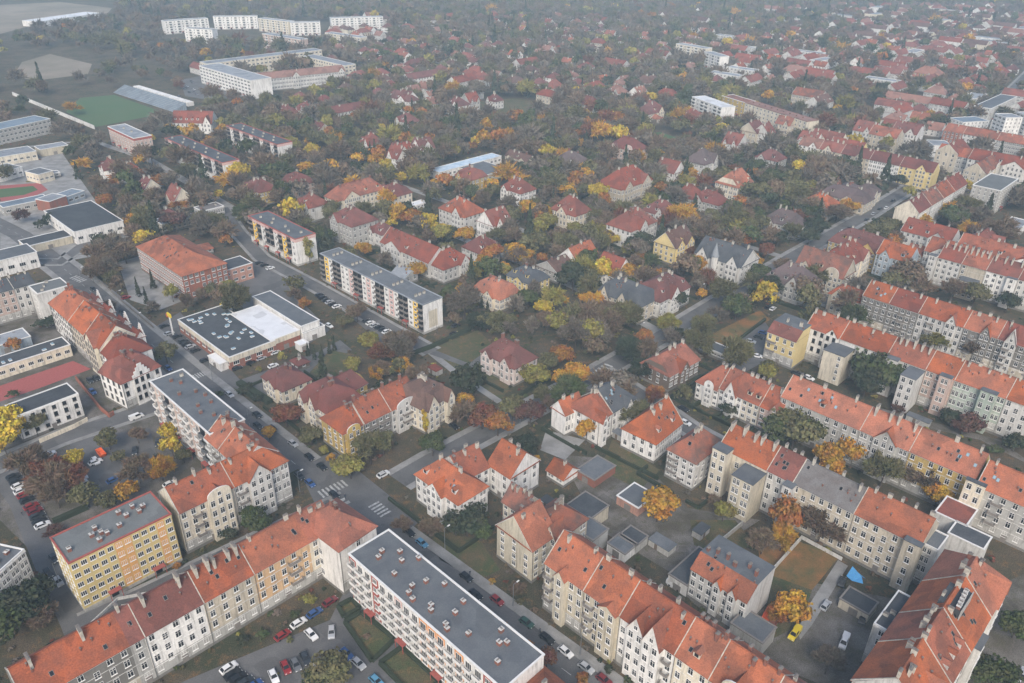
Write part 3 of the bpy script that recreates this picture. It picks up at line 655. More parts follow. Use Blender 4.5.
row((205, 437), (243, 468.5), 15.5, 12.5, [
    (40, 'orange roofed tenement joined to the end of the pinkish block of flats', dict(wall='grey', rc='bright', chim=3, balc=[(.8, 3)])),
    (60, 'orange roofed tenement on the main street behind the pointed gable', dict(wall='lgrey', rc='bright', chim=4, bays=[])),
    ], 'street side terrace above the crossing', rh=5.5, chk='m', sky=1)
# ------------------------------------------------------------------ left edge
row((-40, 303), (31, 279), 15, 13, [
    (46, 'pink tenement with small square windows at the left edge', dict(wall='pink', rc='slate', chim=3)),
    (20, 'light grey tenement between the pink one and the flat topped corner block', dict(wall='lgrey', rc='slate', chim=3)),
    ], 'courtyard terrace at the left edge', rh=3, floors=4)
H('tenement_house', 'tall grey tenement with flat grey roof and blank side, by the left street bend', (28.6, 286.6), (39.5, 294), 16, 13, roof='flat', wall='lgrey', rc='gtar', floors=5, cat='tenement', chim=3, gap=30)
row((49, 303), (107, 361), 14, 15, [
    (22, 'white tenement with orange hipped roof and blank gable next to the flat topped block', dict(rc='bright', rh=7.5, roof='hip', chim=5)),
    (16, 'narrow cream tenement with eyelid vents in its orange roof, west side of the main street', dict(wall='cream', rh=7, chim=3)),
    (15, 'cream tenement with a cross gable facing the red sports court', dict(wall='cream', rc='orange', rh=7.5, chim=5, bays=[(.2, .8, 1.2, 5)])),
    (10, 'narrow red roofed tenement wedged behind the scroll gabled corner house', dict(rc='red', rh=6, chim=5, dh=-1, roof='hipr')),
    ], 'white terrace along the main street', floors=4, style='o', wall='white', rc='bright', chk='b')
# stepped street gables of that terrace, seen from behind
A_, an_, L_ = place((49, 303), (107, 361), 14)
for q_, nm_ in ((.12, 'first'), (.32, 'second'), (.55, 'third'), (.76, 'fourth')):
    house('street_gable', nm_+' stepped white street gable from the far end of the white terrace', (A_[0]+math.cos(an_)*L_*(q_+.1)-math.sin(an_)*16.6, A_[1]+math.sin(an_)*L_*(q_+.1)+math.cos(an_)*16.6), an_+math.pi, 6, 3.2, 14.2, roof='gable', rh=2.4, wall='white', rc='red', floors=3, cat='gable front', chim=0, plain=True, gap=9, bays=[(0, 6, .1, 4.5, 'white', 'step')])
H('tenement_house', 'white corner house with a stepped scroll gable facing the side street', (121, 384), (160, 366), 11.5, 14, grid='d2', roof='mansard', rh=7, wall='white', rc='red', floors=3, chim=5, chk='b', bays=[(.28, .72, .4, 5, 'white', 'step')], style='o', endl=True, cat='tenement')
hall('school_pavilion', 'low cream schoolroom row with rounded bays and dark roof above the red court', (-14, 372), (70, 345), 5, 9, 'cream', 'dtar', 'school', winh=1.5, gap=3.5, vents=4)
H('school_building', 'white three storey flat roofed school beside the red sports court', (15.4, 417.6), (78.4, 394), 10, 10, grid='d2', roof='flat', wall='white', rc='dtar', floors=3, chim=0, cat='school', style='o', gap=3.4, endr=False)
hall('shed', 'low grey shed with a blue end wall inside the left courtyard', (-20, 352), (29, 335), 4, 10, 'bluegrey', 'tin', 'shed')
hall('school_hall', 'white gym hall with large dark flat roof, left of the brick school', (44, 211), (76, 232), 7, 26, 'white', 'dtar', 'hall', winh=1.6, gap=5)
hall('shed', 'long low dark roofed corridor wing in front of the white gym hall', (26, 247), (72, 236), 4, 12, 'sand', 'dtar', 'hall')
hall('school_hall', 'white walled hall with flat grey roof cut by the left edge above the tenements', (-20, 266), (39, 254), 8, 15, 'white', 'tar', 'hall', winh=1.8, gap=5)
hall('workshop', 'long low workshop with blue grey roof along the running track', (3, 208), (48, 198), 5, 10, 'grey', 'blueroof', 'workshop', winh=1.5, gap=5)
hall('workshop', 'brick fronted workshop in the middle of the blue grey roofed row', (49, 202), (66, 196), 6.5, 11, 'brick', 'tin', 'workshop')
hall('workshop', 'short blue roofed workshop at the far end of the row', (67, 197), (84, 191), 5, 10, 'bluegrey', 'blueroof', 'workshop', winh=1.5, gap=5)
hall('school_hall', 'cream low block above the running track', (38, 175), (53, 171), 6, 14, 'cream', 'tar', 'hall', winh=1.2, gap=4)
hall('school_hall', 'white low block at the left edge above the running track', (-20, 178), (22, 167), 6, 16, 'white', 'tar', 'hall', winh=1.2, gap=4)
hall('office_block', 'grey office block with long window bands left of the stadium', (-30, 136), (50, 119), 11, 20, 'grey', 'blueroof', 'office', winh=1.8, gap=3.5, floors=3)
hall('school_hall', 'low cream halls with stepped flat roofs below the office block', (-15, 160), (34, 150), 6, 18, 'cream', 'tin', 'hall', winh=1.4, gap=4)
hall('shed', 'low white hall beside the road below the stadium wall', (40, 150), (66, 144), 5, 12, 'sand', 'tin', 'hall')
# brick school
H('brick_school', 'large brick school with tall white framed windows and orange hipped roof', (136.6, 246.4), (179, 277), 13, 22, roof='hip', rh=6, wall='brick', rc='bright', floors=4, cat='school', gap=2.4, ww=1.6, wh=2.4, chim=2, chk='b', sky=5, endr=True, style='t')
hall('school_wing', 'pink rendered wing joined to the brick school', (216, 274), (252, 263), 8, 12, 'salmon', 'dtar', 'school', winh=1.4, gap=3.6, floors=2)
H('garden_shed', 'red hipped roof shed behind the brick school', (199, 251), (213, 248), 3, 9, grid='d2', roof='pyramid', rh=1.5, wall='grey', rc='bright', floors=1, chim=0, cat='shed', plain=True)
# supermarket
hall('supermarket', 'wide low shop with dark roof full of white skylights and a cream band over brick', (178, 320), (226, 359), 6, 20.3, 'brick', 'dtar', 'shop', band='w_cream', vents=26, winh=1.6, gap=5)
hall('shop_hall', 'white roofed shop wing with a red brick front beside the skylit shop', (270.5, 341), (299, 330), 6.2, 33, 'brick', 'whiteroof', 'shop', band='w_cream')
hall('shop_hall', 'dark blue roofed hall behind the white roofed shop wing', (301, 327), (318, 319.5), 7.5, 40, 'white', 'tar', 'shop', winh=1, gap=6)
hall('shop_hall', 'small white box annex with grey roof right of the shop halls', (303, 334), (325, 326), 4.5, 8, 'white', 'tar', 'shop')
hall('kiosk', 'white roofed kiosk at the corner of the shop hall', (300, 346), (309, 343), 3, 4, 'white', 'whiteroof', 'kiosk')
hall('porch', 'flat white canopy over the shop entrance at the near corner', (208, 356), (222, 364), 3.2, 7, 'white', 'whiteroof', 'canopy')
# ------------------------------------------------------------------ slabs behind
vt = [(x/10+.03, y, 'w') for x in (0.6, 2.6, 4.6, 6.6, 8.6) for y in (.3, .5, .72)]
slab('long five storey block with dark balconies, yellow strips and an arch on its end', (320, 254), (425.7, 304.5), 14, 11, 'kywkkwwpkkwpwkkwpwkkwyk', 5, 'white', 'tar', None, vt, 'w_sand', 'tin', balcol='dtrim')
slab('shorter block of flats with pink fascia and dark balconies behind the car park', (248.1, 216.5), (296.5, 239.5), 14.5, 12, 'kykwkkwkykw', 4, 'white', 'tar', 'pinkpanel', [(.15, .3, 'w'), (.3, .6, 'w'), (.4, .3, 'w'), (.6, .5, 'w'), (.75, .3, 'w'), (.88, .6, 'w')], None, 'redpanel', balcol='dtrim')
slab('white block of flats with pink fascia and rows of dark balconies near the stadium', (164.9, 138.4), (223.8, 163), 14.5, 12, 'kwkkwkkwkkwkkwkk', 4, 'white', 'slate', 'pinkpanel', [(.1*i+.05, .3+.4*(i % 2), 'w') for i in range(9)], None, 'redpanel', balcol='dtrim')
slab('farther white block of flats with pink fascia, half behind yellow trees', (226.4, 126), (282, 144), 14.5, 12, 'kwkkwkkwkkwkkwk', 4, 'white', 'slate', 'pinkpanel', [(.1*i+.05, .3+.4*(i % 2), 'w') for i in range(9)], None, 'redpanel', balcol='dtrim')
slab('pinkish white block with red edged flat roof beside the stadium', ('C0', 330, 205), ('C0', 430, 238), 13, 13, 'wwwwwwwwww', 4, 'pink', 'tin', 'redpanel', [(.3, .5, 'w'), (.6, .5, 'w')], None, 'trim', b2='r')
H('school_house', 'large white house with steep bright red roof and dormers below the stadium stand', ('C0', 528, 192), ('C0', 648, 194), 8, 14, grid='no', roof='gable', rh=8, wall='white', rc='red', floors=2, dorm=7, chim=1, cat='house', bays=[(.8, .99, 2, 6)])
# ------------------------------------------------------------------ mid left villas on the main street
H('villa', 'mauve roofed villa with round dormers across from the shop parking', (261.7, 376.6), (281, 392), 6.5, 12.5, roof='mansard', rh=4.5, wall='cream', rc='dred', floors=2, bays=[(.3, .75, 1, 2.5)], chim=3, chk='b', dorm=2, endr=True, sky=3)
H('villa', 'cream and dark timber corner villa with mauve roof behind the rust coloured tree', (299, 394), (331, 413), 9.5, 15, roof='mansard', rh=6.5, wall='cream', rc='dred', floors=3, chim=6, chk='b', balc=[(.75, 4), (.9, 2.5)], bays=[(.08, .3, 1.6, 3.5), (.42, .66, 1.2, 4.5)], endr=False, sky=1)
H('villa_wing', 'rear wing with mauve roof and ochre yellow end wall', (334, 401), (367, 383), 9.5, 12, grid='d2', roof='halfhip', rh=4.5, wall='ochre', rc='dred', floors=3, chim=2, chk='b', cat='villa wing', gap=5)
row((343, 434), (424, 400), 10, 13, [
    (22, 'ochre corner part of the big mansion with an arched white rimmed gable', dict(wall='ochre', roof='hipl', endl=True, bays=[(.12, .75, 1.2, 2.6, 'ochre', 'curved')])),
    (30, 'recessed dark middle part of the big mansion with stacked verandas', dict(wall='dgrey', balc=[(.3, 4), (.75, 4)])),
    (34, 'light grey part of the big mansion under a wide arched gable', dict(wall='lgrey', bays=[(.15, .8, 1.6, 3.2, 'lgrey', 'curved')], balc=[(.5, 5)])),
    ], 'big mansion along the side street', rh=6, floors=3, rc='orange', chim=3, chk='b', name='mansion', cat='mansion', sky=2)
H('mansion', 'cream mansion with mottled brown roof and timbered gable at the side street bend', (425, 411), (452, 394), 10, 15, grid='d2', roof='mansard', rh=7.5, wall='cream', rc='brown', floors=3, chim=7, chk='w', bays=[(.05, .45, 1, 5), (.7, .97, 1.8, 4)], endr=True, cat='mansion', sky=1)
H('villa', 'pale pinkish villa with dark red hipped roof standing alone on bare ground', (480.5, 351.4), (513.5, 369.4), 8, 13, roof='hip', rh=6.5, wall='rose', rc='dred', floors=2, chim=4, chk='b', dorm=2, bays=[(.1, .35, 1.2, 3), (.62, .9, .8, 3.5)], endr=True)
# ------------------------------------------------------------------ centre and below
H('villa', 'white corner villa with angled orange roof and skylights facing the crossing', (400, 420, 105, 370), (400, 420, 405, 572), 10.5, 12, roof='hip', rh=6, wall='white', rc='bright', floors=3, chim=3, chk='w', sky=4, dorm=3, bays=[(.35, .7, 1.5, 3.5)], endr=True, skyd=False)
H('villa_wing', 'middle range of the white villa with chimneys along its red ridge', (400, 420, 420, 420), (400, 420, 610, 320), 10.5, 12, grid='d2', roof='party', rh=6, wall='white', rc='orange', floors=3, chim=5, chk='m', endl=False, endr=False, cat='villa wing')
H('villa_wing', 'gabled far wing of the white villa with a blank white end', (400, 420, 600, 300), (400, 420, 735, 410), 10.5, 13, roof='gable', rh=6.5, wall='white', rc='bright', floors=3, chim=3, chk='m', endr=True, gap=4.2, cat='villa wing')
H('tenement_house', 'sand coloured tenement with a timbered gable, veranda stack and steep orange roof', (480, 470, 357, 553), (480, 470, 520, 440), 12, 14, grid='d2', roof='gable', rh=8, wall='sand', rc='bright', floors=4, chim=3, chk='m', endl=True, cat='tenement', gap=3.6)
H('tenement_house', 'jumble of patched red roofs and chimneys behind the timbered gable', (480, 470, 330, 330), (480, 470, 560, 460), 12, 12, roof='hip', rh=5.5, wall='beige', rc='mixed', floors=3, chim=9, chk='m', bays=[(.6, .95, 1, 4)], cat='tenement', endr=True)
H('tenement_house', 'small red gabled annex beside the white villa wing', (480, 470, 155, 215), (480, 470, 290, 310), 9, 8, roof='gable', rh=5, wall='cream', rc='mixed', floors=3, chim=4, chk='m', cat='tenement')
hall('shed', 'long lean-to shed with dark tarred roof in the middle yard', (480, 470, 590, 240), (480, 470, 737, 352), 5, 9, 'sand', 'dtar', 'shed', parapet='dtrim')
hall('shed', 'dark flat roofed annex behind the first orange terrace roof', (480, 470, 640, 400), (480, 470, 780, 480), 6, 7, 'grey', 'tar', 'shed', parapet='dtrim')
hall('garage', 'pair of joined garages with tarred roofs and white end wall', (480, 470, 868, 500), (480, 470, 970, 597), 3, 6, 'white', 'tar', 'garage', parapet='dtrim')
hall('garage', 'small dark roofed garage behind the pair with a white end', (480, 470, 944, 448), (480, 470, 1045, 540), 3, 6, 'grey', 'dtar', 'garage', parapet='dtrim')
hall('garage', 'flat roofed garage with salmon pink wall beside the golden tree', ('A6', 52, 110), ('A6', 114, 152), 3.2, 9, 'salmon', 'tar', 'garage')
H('cottage', 'small white cottage with orange gable roof beside the yard', ('A4', 450, 30), ('A4', 500, 60), 3.2, 7, roof='gable', rh=3, wall='white', rc='bright', floors=1, chim=1, endr=True, plain=True, gap=4) if False else H('cottage', 'small white cottage with orange gable roof beside the yard', (547, 470), (563.5, 480), 3.2, 7.5, roof='gable', rh=3, wall='white', rc='bright', floors=1, chim=1, endr=False, plain=True, gap=4)
hall('shed', 'dark roofed shed with brick side next to the small orange cottage', (576, 470), (593, 482), 3, 11, 'brick', 'tar', 'shed', parapet='dtrim')
# white villa with slate part
row((540, 360, 400, 420), (540, 360, 602, 232), 10.5, 14, [
    (34, 'white villa part with patched orange roof and tall white chimneys', dict(rc='orange', rh=6, chim=4, bays=[(.1, .45, 1.5, 3)], roof='hipl', endl=True)),
    (66, 'white villa part with dark slate roof, skylights and corner turret', dict(rc='slate', rh=6.5, chim=5, sky=9, skyd=False, dorm=1, bays=[(.5, .75, 1.3, 3)], roof='hipr')),
    ], 'white villa in two parts', wall='white', floors=3, chk='w', name='villa', cat='villa', gap=3.4)
H('villa_wing', 'narrow white wing with blank gable and orange roof over a brick base', (540, 360, 172, 380), (540, 360, 300, 320), 9, 7, grid='d2', roof='gable', rh=4.5, wall='white', rc='bright', floors=2, chim=2, gap=3, endl=False, cat='villa wing')
H('villa', 'white villa with a big steep orange roof and tall white chimneys', (540, 360, 790, 575), (540, 360, 975, 425), 8, 13.5, grid='d2', roof='hipl', rh=8, wall='white', rc='bright', floors=2, chim=4, chk='w', dorm=2, sky=3, endl=True)
H('villa', 'dark timbered villa with red gabled roof beside the far crossing', (660, 330, 65, 318), (660, 330, 270, 203), 7, 14, grid='d2', roof='halfhip', rh=6, wall='brown', rc='orange', floors=2, chim=4, chk='w', bays=[(.3, .6, 1, 4)], endl=True)
row((697, 378), (783, 413), 9.5, 13, [
    (24, 'white villa with hipped orange roof and oval gable at the end of the garden row', dict(dh=-1.5, roof='hipl', rh=7, bays=[(.4, .8, 1, 3.2, 'white', 'curved')])),
    (24, 'white villa with a tall pointed gable in the garden row', dict(bays=[(.25, .75, 1, 5.5)])),
    (17, 'cream house with slanted red dormers in the garden row', dict(wall='cream', dorm=2)),
    (20, 'pink house with small timbered gable in the garden row', dict(wall='pink', bays=[(.5, .95, .8, 3.5)])),
    ], 'garden row of gabled villas', wall='white', floors=3, rh=6.5, rc='orange', chk='w', name='villa', cat='villa', gap=2.6)
# ------------------------------------------------------------------ rows on the right
row((781, 396), (978, 477), 15, 13, [
    (80, 'orange roofed tenement with skylights and a big slanted dormer behind the round tree', dict(wall='grey', rc='bright', sky=8, skyd=False, dorm=1)),
    (45, 'orange roofed grey tenement with a classical gable and cream chimneys', dict(wall='grey', rc='bright', chim=4, chk='l', bays=[(.3, .75, .6, 4)])),
    (56, 'ochre tenement with pairs of white skylights in its orange roof', dict(wall='ochre', rc='bright', sky=7, skyd=False)),
    ], 'long terrace above the leafy yard', rh=6, floors=4)
row((976, 485), (1060, 523), 15, 13, [(1, 'grey tenement with red roof and loggias cut by the right edge', dict(wall='grey', rc='bright', sky=5, skyd=False, balc=[(.3, 3)], towers=[(-.12, .12, 1.5, 16.5, 'cream', 'slate')]))], 'long terrace above the leafy yard', rh=6, floors=4)
H('tenement_house', 'yellow end tenement with red front slope and blank yellow side', (767.4, 331), (794.8, 343.5), 13, 14, roof='flatback', rh=3.5, wall='yellow', rc='red', floors=3, cat='tenement', balc=[(.2, 4)], endr=False, chim=2)
row((806, 326), (1050, 414), 15.5, 13, [
    (42, 'white tenement with tall dark windows next to the yellow end house', dict(wall='white', style='o', bays=[(.6, .95, .6, 3)])),
    (55, 'white tenement behind the big green tree with a blank cream wing', dict(wall='lgrey', towers=[(-.1, .35, 9, 13, 'cream', 'tar', 1)])),
    (42, 'grey tenement with two flat topped stair wings', dict(wall='lgrey', towers=[(.05, .35, 3, 16), (.62, 1.0, 9, 14.5)], chk='l')),
    (30, 'pale pink tenement behind the dark red shrub', dict(wall='pink', towers=[(.55, .95, 2.5, 16.5)], rc='bright')),
    (50, 'mint green tenement in the second right hand terrace', dict(wall='green', towers=[(.55, .85, 2.5, 16.5)], rc='bright')),
    (40, 'grey tenement at the right edge beside the mint green one', dict(wall='lgrey', rc='bright')),
    ], 'second terrace with courtyard wings', rh=5.5, floors=4, rc='orange', chk='w', chim=5)
row((862.8, 295), (1035, 348), 14.5, 13, [
    (27, 'smoky grey tenement with bright orange roof at the start of the ornate terrace', dict(rc='bright', sky=5, skyd=False)),
    (29, 'smoky grey tenement with darker red roof second in the ornate terrace', dict(rc='red', balc=[(.5, 3)])),
    (42, 'ornate grey tenement with one small classical gable', dict(rc='orange', bays=[(.62, .85, .6, 4)], wall='lgrey')),
    (30, 'ornate dark tenement with one pointed gable and a white fire wall beside it', dict(rc='bright', bays=[(.5, .8, .6, 4)])),
    (30, 'dark tenement with tall baroque gable at the right edge', dict(rc='red', bays=[(.2, .55, .8, 6.5, 'lgrey')])),
    ], 'ornate terrace on the cross street', rh=5.5, floors=4, wall='dgrey', chim=3, balc=[(.3, 2.6)], gap=2.7)
H('villa', 'pale house with scroll gable and slate top at the head of the ornate terrace', (829, 293), (861, 303), 9, 11, roof='mansard', rh=4, wall='beige', rc='orange', floors=3, bays=[(.1, .5, .8, 4)], chim=2)
row((938, 257), (1050, 290), 15, 13, [
    (24, 'pale tenement with green glazed roof terrace', dict(wall='lgrey', towers=[(-.3, .0, 3, 16)], rc='red')),
    (24, 'low cream backed tenement between two tall white ones', dict(wall='beige', rc='orange', towers=[(.2, .9, 6, 9)])),
    (30, 'white tenement with five rows of small windows at the upper right', dict(wall='white', rc='red', towers=[(.7, 1, 2, 15)])),
    (30, 'red roofed tenement cut by the right edge above the ornate terrace', dict(wall='lgrey', rc='red')),
    ], 'third terrace at the right edge', rh=5.5, floors=5, chk='l', chim=4)
H('villa', 'grey and cream villa with mottled mauve roof and balconies behind the golden tree', (650, 410, 120, 265), (650, 410, 305, 372), 11, 16, roof='hip', rh=6, wall='lgrey', rc='mixed', floors=4, endr=True, chim=4, chk='w', balc=[(.25, 3.4)], sky=3)
row((719, 446), (921, 547), 16, 13, [
    (56, 'white tenement with a slim flat topped stair tower and a broad cream wing', dict(wall='cream', rc='bright', towers=[(0, .3, 4, 17.5, 'cream'), (.58, 1.0, 8, 14.5, 'sand')], chim=5, chk='l')),
    (28, 'tenement with plain dark red roof and small skylights above the orange tree', dict(wall='lgrey', rc='red', sky=6, towers=[(.8, 1.15, 3, 16, 'lgrey')], chim=3)),
    (62, 'old beige tenement with patched grey roof behind the bare tree', dict(wall='beige', rc='oldgrey', chim=4, sky=2, rh=5)),
    (62, 'brown tenement with white ground floor and orange roof near the blue tarpaulin', dict(wall='beige', rc='bright', chim=5, chk='w', towers=[(.78, 1.02, 2, 17, 'beige')], style='w')),
    ], 'terrace with its back to the yards', rh=5.5, floors=4, gap=2.7)
H('tenement_house', 'blank grey fire walls of a set back tenement next to the brown one', (919, 542), (938, 551), 14, 8, roof='flat', wall='lgrey', rc='tar', floors=4, gap=60, chim=0, cat='tenement', endr=False)
hall('shed', 'low annex with patched red roof in the last right yard', (935, 512), (965, 528), 8, 10, 'lgrey', 'red', 'shed')
hall('shed', 'low annex with slate roof next to the patched red one', (948, 533), (985, 548), 8, 7, 'lgrey', 'slate', 'shed')
row((925, 727), (1007.6, 581), 17, 15.5, [
    (24, 'orange roofed corner tenement at the bottom edge with a wide cross gable', dict(rc='bright', bays=[(.4, .9, .5, 5)], sky=5, chim=6, dorm=0)),
    (20, 'second tenement from the bottom edge in the lower right block with red dormers', dict(rc='orange', sky=4, chim=7, dorm=3)),
    (24, 'tenement in the lower right block with a dark sunken roof terrace', dict(rc='bright', sky=6, chim=4, towers=[(.3, .7, 1.6, 15, 'lgrey')])),
    (26, 'far end tenement of the lower right block with a hipped end and pointed cross gable', dict(rc='bright', bays=[(.3, .7, .6, 6)], sky=6, chim=7, roof='hipr', dorm=0)),
    ], 'big corner tenements at the lower right', rh=8, wall='lgrey', floors=4, chk='m')
H('tenement_house', 'narrow grey back wing with dark flat roofs beside the van yard', (873.5, 624), (893, 633), 14, 15, roof='flat', wall='lgrey', rc='dtar', floors=4, chim=3, cat='tenement')
H('tenement_house', 'small flat roofed outbuilding at the bottom edge by the bare tree', (858, 680), (877, 690), 9, 8, roof='flat', wall='grey', rc='tar', floors=2, chim=1, cat='tenement')
row((544.5, 562), (673, 656), 16.5, 14, [
    (43, 'sandy grey tenement with balconies and a small square bay, first in the street terrace', dict(wall='sand', rc='bright', bays=[(.35, .6, 1.4, 2.2)], balc=[(.15, 2.8)], sky=3, chim=2)),
    (36, 'sandy grey tenement with an orange awning and flower balconies', dict(wall='sand', rc='bright', bays=[(.5, .95, 1.2, 1.6)], balc=[(.2, 3)], sky=2, chim=2)),
    (50, 'white tenement with a big timbered double gable on the main street', dict(wall='white', rc='orange', bays=[(.2, .5, 1.2, 4.5), (.5, .8, 1.6, 6)], balc=[(.9, 2)], sky=2, chim=4)),
    (26, 'cream tenement with one slanted dormer between two big gables', dict(wall='cream', rc='bright', dorm=1, sky=1, chim=5, chk='b')),
    (40, 'tenement with a round topped baroque gable at the bottom edge', dict(wall='beige', rc='bright', bays=[(.25, .7, 1, 5, 'cream', 'curved')], chim=5, chk='b')),
    (60, 'darkened red roofed tenement running out of the bottom edge', dict(wall='beige', rc='mixed', chim=5, chk='m')),
    ], 'street terrace on the main street', rh=6.5, floors=4, gap=2.6) if False else None
A, an, L = place((544.5, 562), (673, 656), 16.5)
def rowL(A, an, secs, h, d, group, **common):
    x = 0
    for l, label, o in secs:
        kw = dict(common); kw.update(o)
        for key in ('bays', 'towers'):
            if key in kw: kw[key] = [(q[0]*l, q[1]*l)+tuple(q[2:]) for q in kw[key]]
        if 'balc' in kw: kw['balc'] = [(q[0]*l,)+tuple(q[1:]) for q in kw['balc']]
        house('tenement_house', label, (A[0]+math.cos(an)*x, A[1]+math.sin(an)*x), an, l, d, h, cat='tenement', group=group, endl=False, endr=False, **kw); x += l
rowL(A, an, [
    (L*.33, 'sandy grey tenement with balconies and a small square bay, first in the street terrace', dict(wall='sand', rc='bright', bays=[(.35, .6, 1.4, 2.2)], balc=[(.15, 2.8)], sky=3, chim=2)),
    (L*.28, 'sandy grey tenement with an orange awning and flower balconies', dict(wall='sand', rc='bright', bays=[(.5, .95, 1.2, 1.6)], balc=[(.2, 3)], sky=2, chim=2)),
    (L*.39, 'white tenement with a big timbered double gable on the main street', dict(wall='white', rc='orange', bays=[(.2, .5, 1.2, 4.5), (.5, .8, 1.6, 6)], balc=[(.9, 2)], sky=2, chim=4)),
    (9, 'cream tenement with one slanted dormer between two big gables', dict(wall='cream', rc='bright', dorm=1, sky=1, chim=5, chk='b')),
    (13, 'tenement with a round topped baroque gable at the bottom edge', dict(wall='beige', rc='bright', bays=[(.25, .7, 1, 5, 'cream', 'curved')], chim=5, chk='b')),
    (22, 'darkened red roofed tenement running out of the bottom edge', dict(wall='beige', rc='mixed', chim=5, chk='m')),
    ], 16.5, 14, 'street terrace on the main street', rh=6.5, floors=4, gap=2.6)
H('tenement_house', 'red roofed tenement beyond the long pale block, cut by the bottom edge', (507, 700), (552, 735), 12, 12, roof='hip', rh=4, wall='beige', rc='bright', floors=3, cat='tenement', chim=2)
H('tenement_house', 'small tenement in the yard, orange front slope, flat black back roof and a white gable', (691, 568), (750, 601), 10.5, 13, roof='flatback', rh=3.5, wall='lgrey', rc='bright', floors=3, cat='tenement', bays=[(.42, .56, .8, 2.2), (.68, .82, .8, 2.2)], chim=6, chk='b', sky=4, endr=False, gap=2.6)
hall('shed', 'black roofed lean-to with white front beside the small yard tenement', ('A6', 210, 350), ('A6', 272, 382), 4, 15, 'white', 'dtar', 'shed', parapet='dtrim')
hall('shed', 'low slate roofed annex behind the street terrace', ('A6', 400, 500), ('A6', 500, 560), 5, 7, 'grey', 'tar', 'shed', parapet='dtrim')
hall('garage', 'row of low garages with dark roofs beside the blue tarpaulin', ('A8', 122, 425), ('A8', 215, 470), 3, 6, 'sand', 'dtar', 'garage', parapet='dtrim')

# sunken dark roof terrace on the big corner house
r_ = [t[0] for t in THINGS if 'sunken roof terrace' in str(t[0].get('label'))][0]
mb = MB(); mb.box(2.5, 10.5, 4.6, 9.6, 18, 17+7.4, m=0); mb.box(2.3, 10.7, 4.4, 4.6, 20, 24.8, m=1)
tt = mb.build('roof_terrace', ['dtar', 'w_grey'], r_)
for q_ in range(5): inst('vent', chimney_mesh('v', .9), tt, (3.2+q_*1.5, 5.4+(q_*3.7) % 3.6, 24.4))

for i_, (px_, py_, g_, l_, d_2, rc_2, lab_) in enumerate([(672, 478, 'd1', 5, 3.5, 'dtar', 'tiny dark shed below the grey and cream villa'), (612, 437, 'd1', 4, 3, 'tin', 'small pale shed in the garden of the steep orange villa'), (700, 541, 'd2', 5, 3, 'dtar', 'dark lean-to beside the low grey wall'), (648, 545, 'd1', 7, 4, 'tar', 'low tarred shed at the edge of the middle yard'), 
        (60, 470, 'd2', 5, 2.5, 'tin', 'small pale bin shelter in the left car park'), (428, 372, 'd1', 5, 3.5, 'red', 'small red roofed garden shed by the bare field'), (540, 505, 'd1', 5, 3, 'dtar', 'small dark shed behind the jumble of patched roofs'), (812, 468, 'd1', 5, 3, 'tar', 'dark shed under the round trees of the leafy yard'), (905, 420, 'd1', 8, 3, 'tar', 'row of dark sheds between the two right hand terraces')]):
    c_ = G(px_, py_); an_ = GRID[g_]
    if True:
        mb = MB(); r_ = empty('garden_shed', (c_[0], c_[1], 0), an_); tag(r_, lab_, 'shed'); mb.box(0, l_, 0, d_2, 0, 2.3); mb.build('wall', ['w_grey'], r_); mb = MB(); mb.box(-.2, l_+.2, -.25, d_2+.2, 2.3, 2.45); mb.build('roof', [rc_2], r_); mb = MB(); mb.box(l_*.3, l_*.3+1, -.05, 0, 0, 2); mb.build('door', ['w_brown'], r_)
        USED.append(rect_of(c_, an_, l_, d_2))
# ------------------------------------------------------------------ villa quarter and the far town
def hc(t, x, y, L, d, h, grid, roof, rh, wall, rc, floors=2, label=None, name='villa', cat=None, **kw):
    """a house given by the middle of its roof in the photo"""
    if isinstance(t, str): px, py = T(t, x, y)
    else: px, py = x, y
    c = G(px, py, h+rh*.4); an = GRID.get(grid, None)
    if an is None: an = R(grid)
    A = (c[0]-math.cos(an)*L/2+math.sin(an)*d/2, c[1]-math.sin(an)*L/2-math.cos(an)*d/2)
    near = math.hypot(*c) < 520
    if roof != 'flat' and h >= 5 and L < 40:
        L, d, h, rh = L*1.1, d*1.1, h*1.1, rh*1.18
        A = (c[0]-math.cos(an)*L/2+math.sin(an)*d/2, c[1]-math.sin(an)*L/2-math.cos(an)*d/2)
        q_ = rnd.random(); far_ = math.hypot(*c) > 800
        if 'bays' not in kw and L > 10 and not far_:
            kw['bays'] = [(.12, .45, 1.0, rh*.62)] if q_ < .35 else [(.56, .9, 1.1, rh*.7)] if q_ < .7 else [(.08, .34, .8, rh*.5), (.64, .92, .8, rh*.55, wall, 'curved' if q_ > .88 else 'gable')]
        if not far_: kw.setdefault('dorm', rnd.choice((1, 2, 2, 3))); kw.setdefault('sky', 2); kw['endr'] = kw['endl'] = True; kw.setdefault('chim', 3)
    kw.setdefault('chim', 2 if near else 1); kw.setdefault('chk', 'm'); kw.setdefault('gap', 3.0 if near else 3.6)
    kw.setdefault('plain', not near)
    for key in ('bays',):
        if key in kw: kw[key] = [(q[0]*L, q[1]*L)+tuple(q[2:]) for q in kw[key]]
    house(name, label, A, an, L, d, h, roof=roof, rh=rh, wall=wall, rc=rc, floors=floors, cat=cat or name.replace('_', ' '), auto=None if label else (wall, rc), **kw)
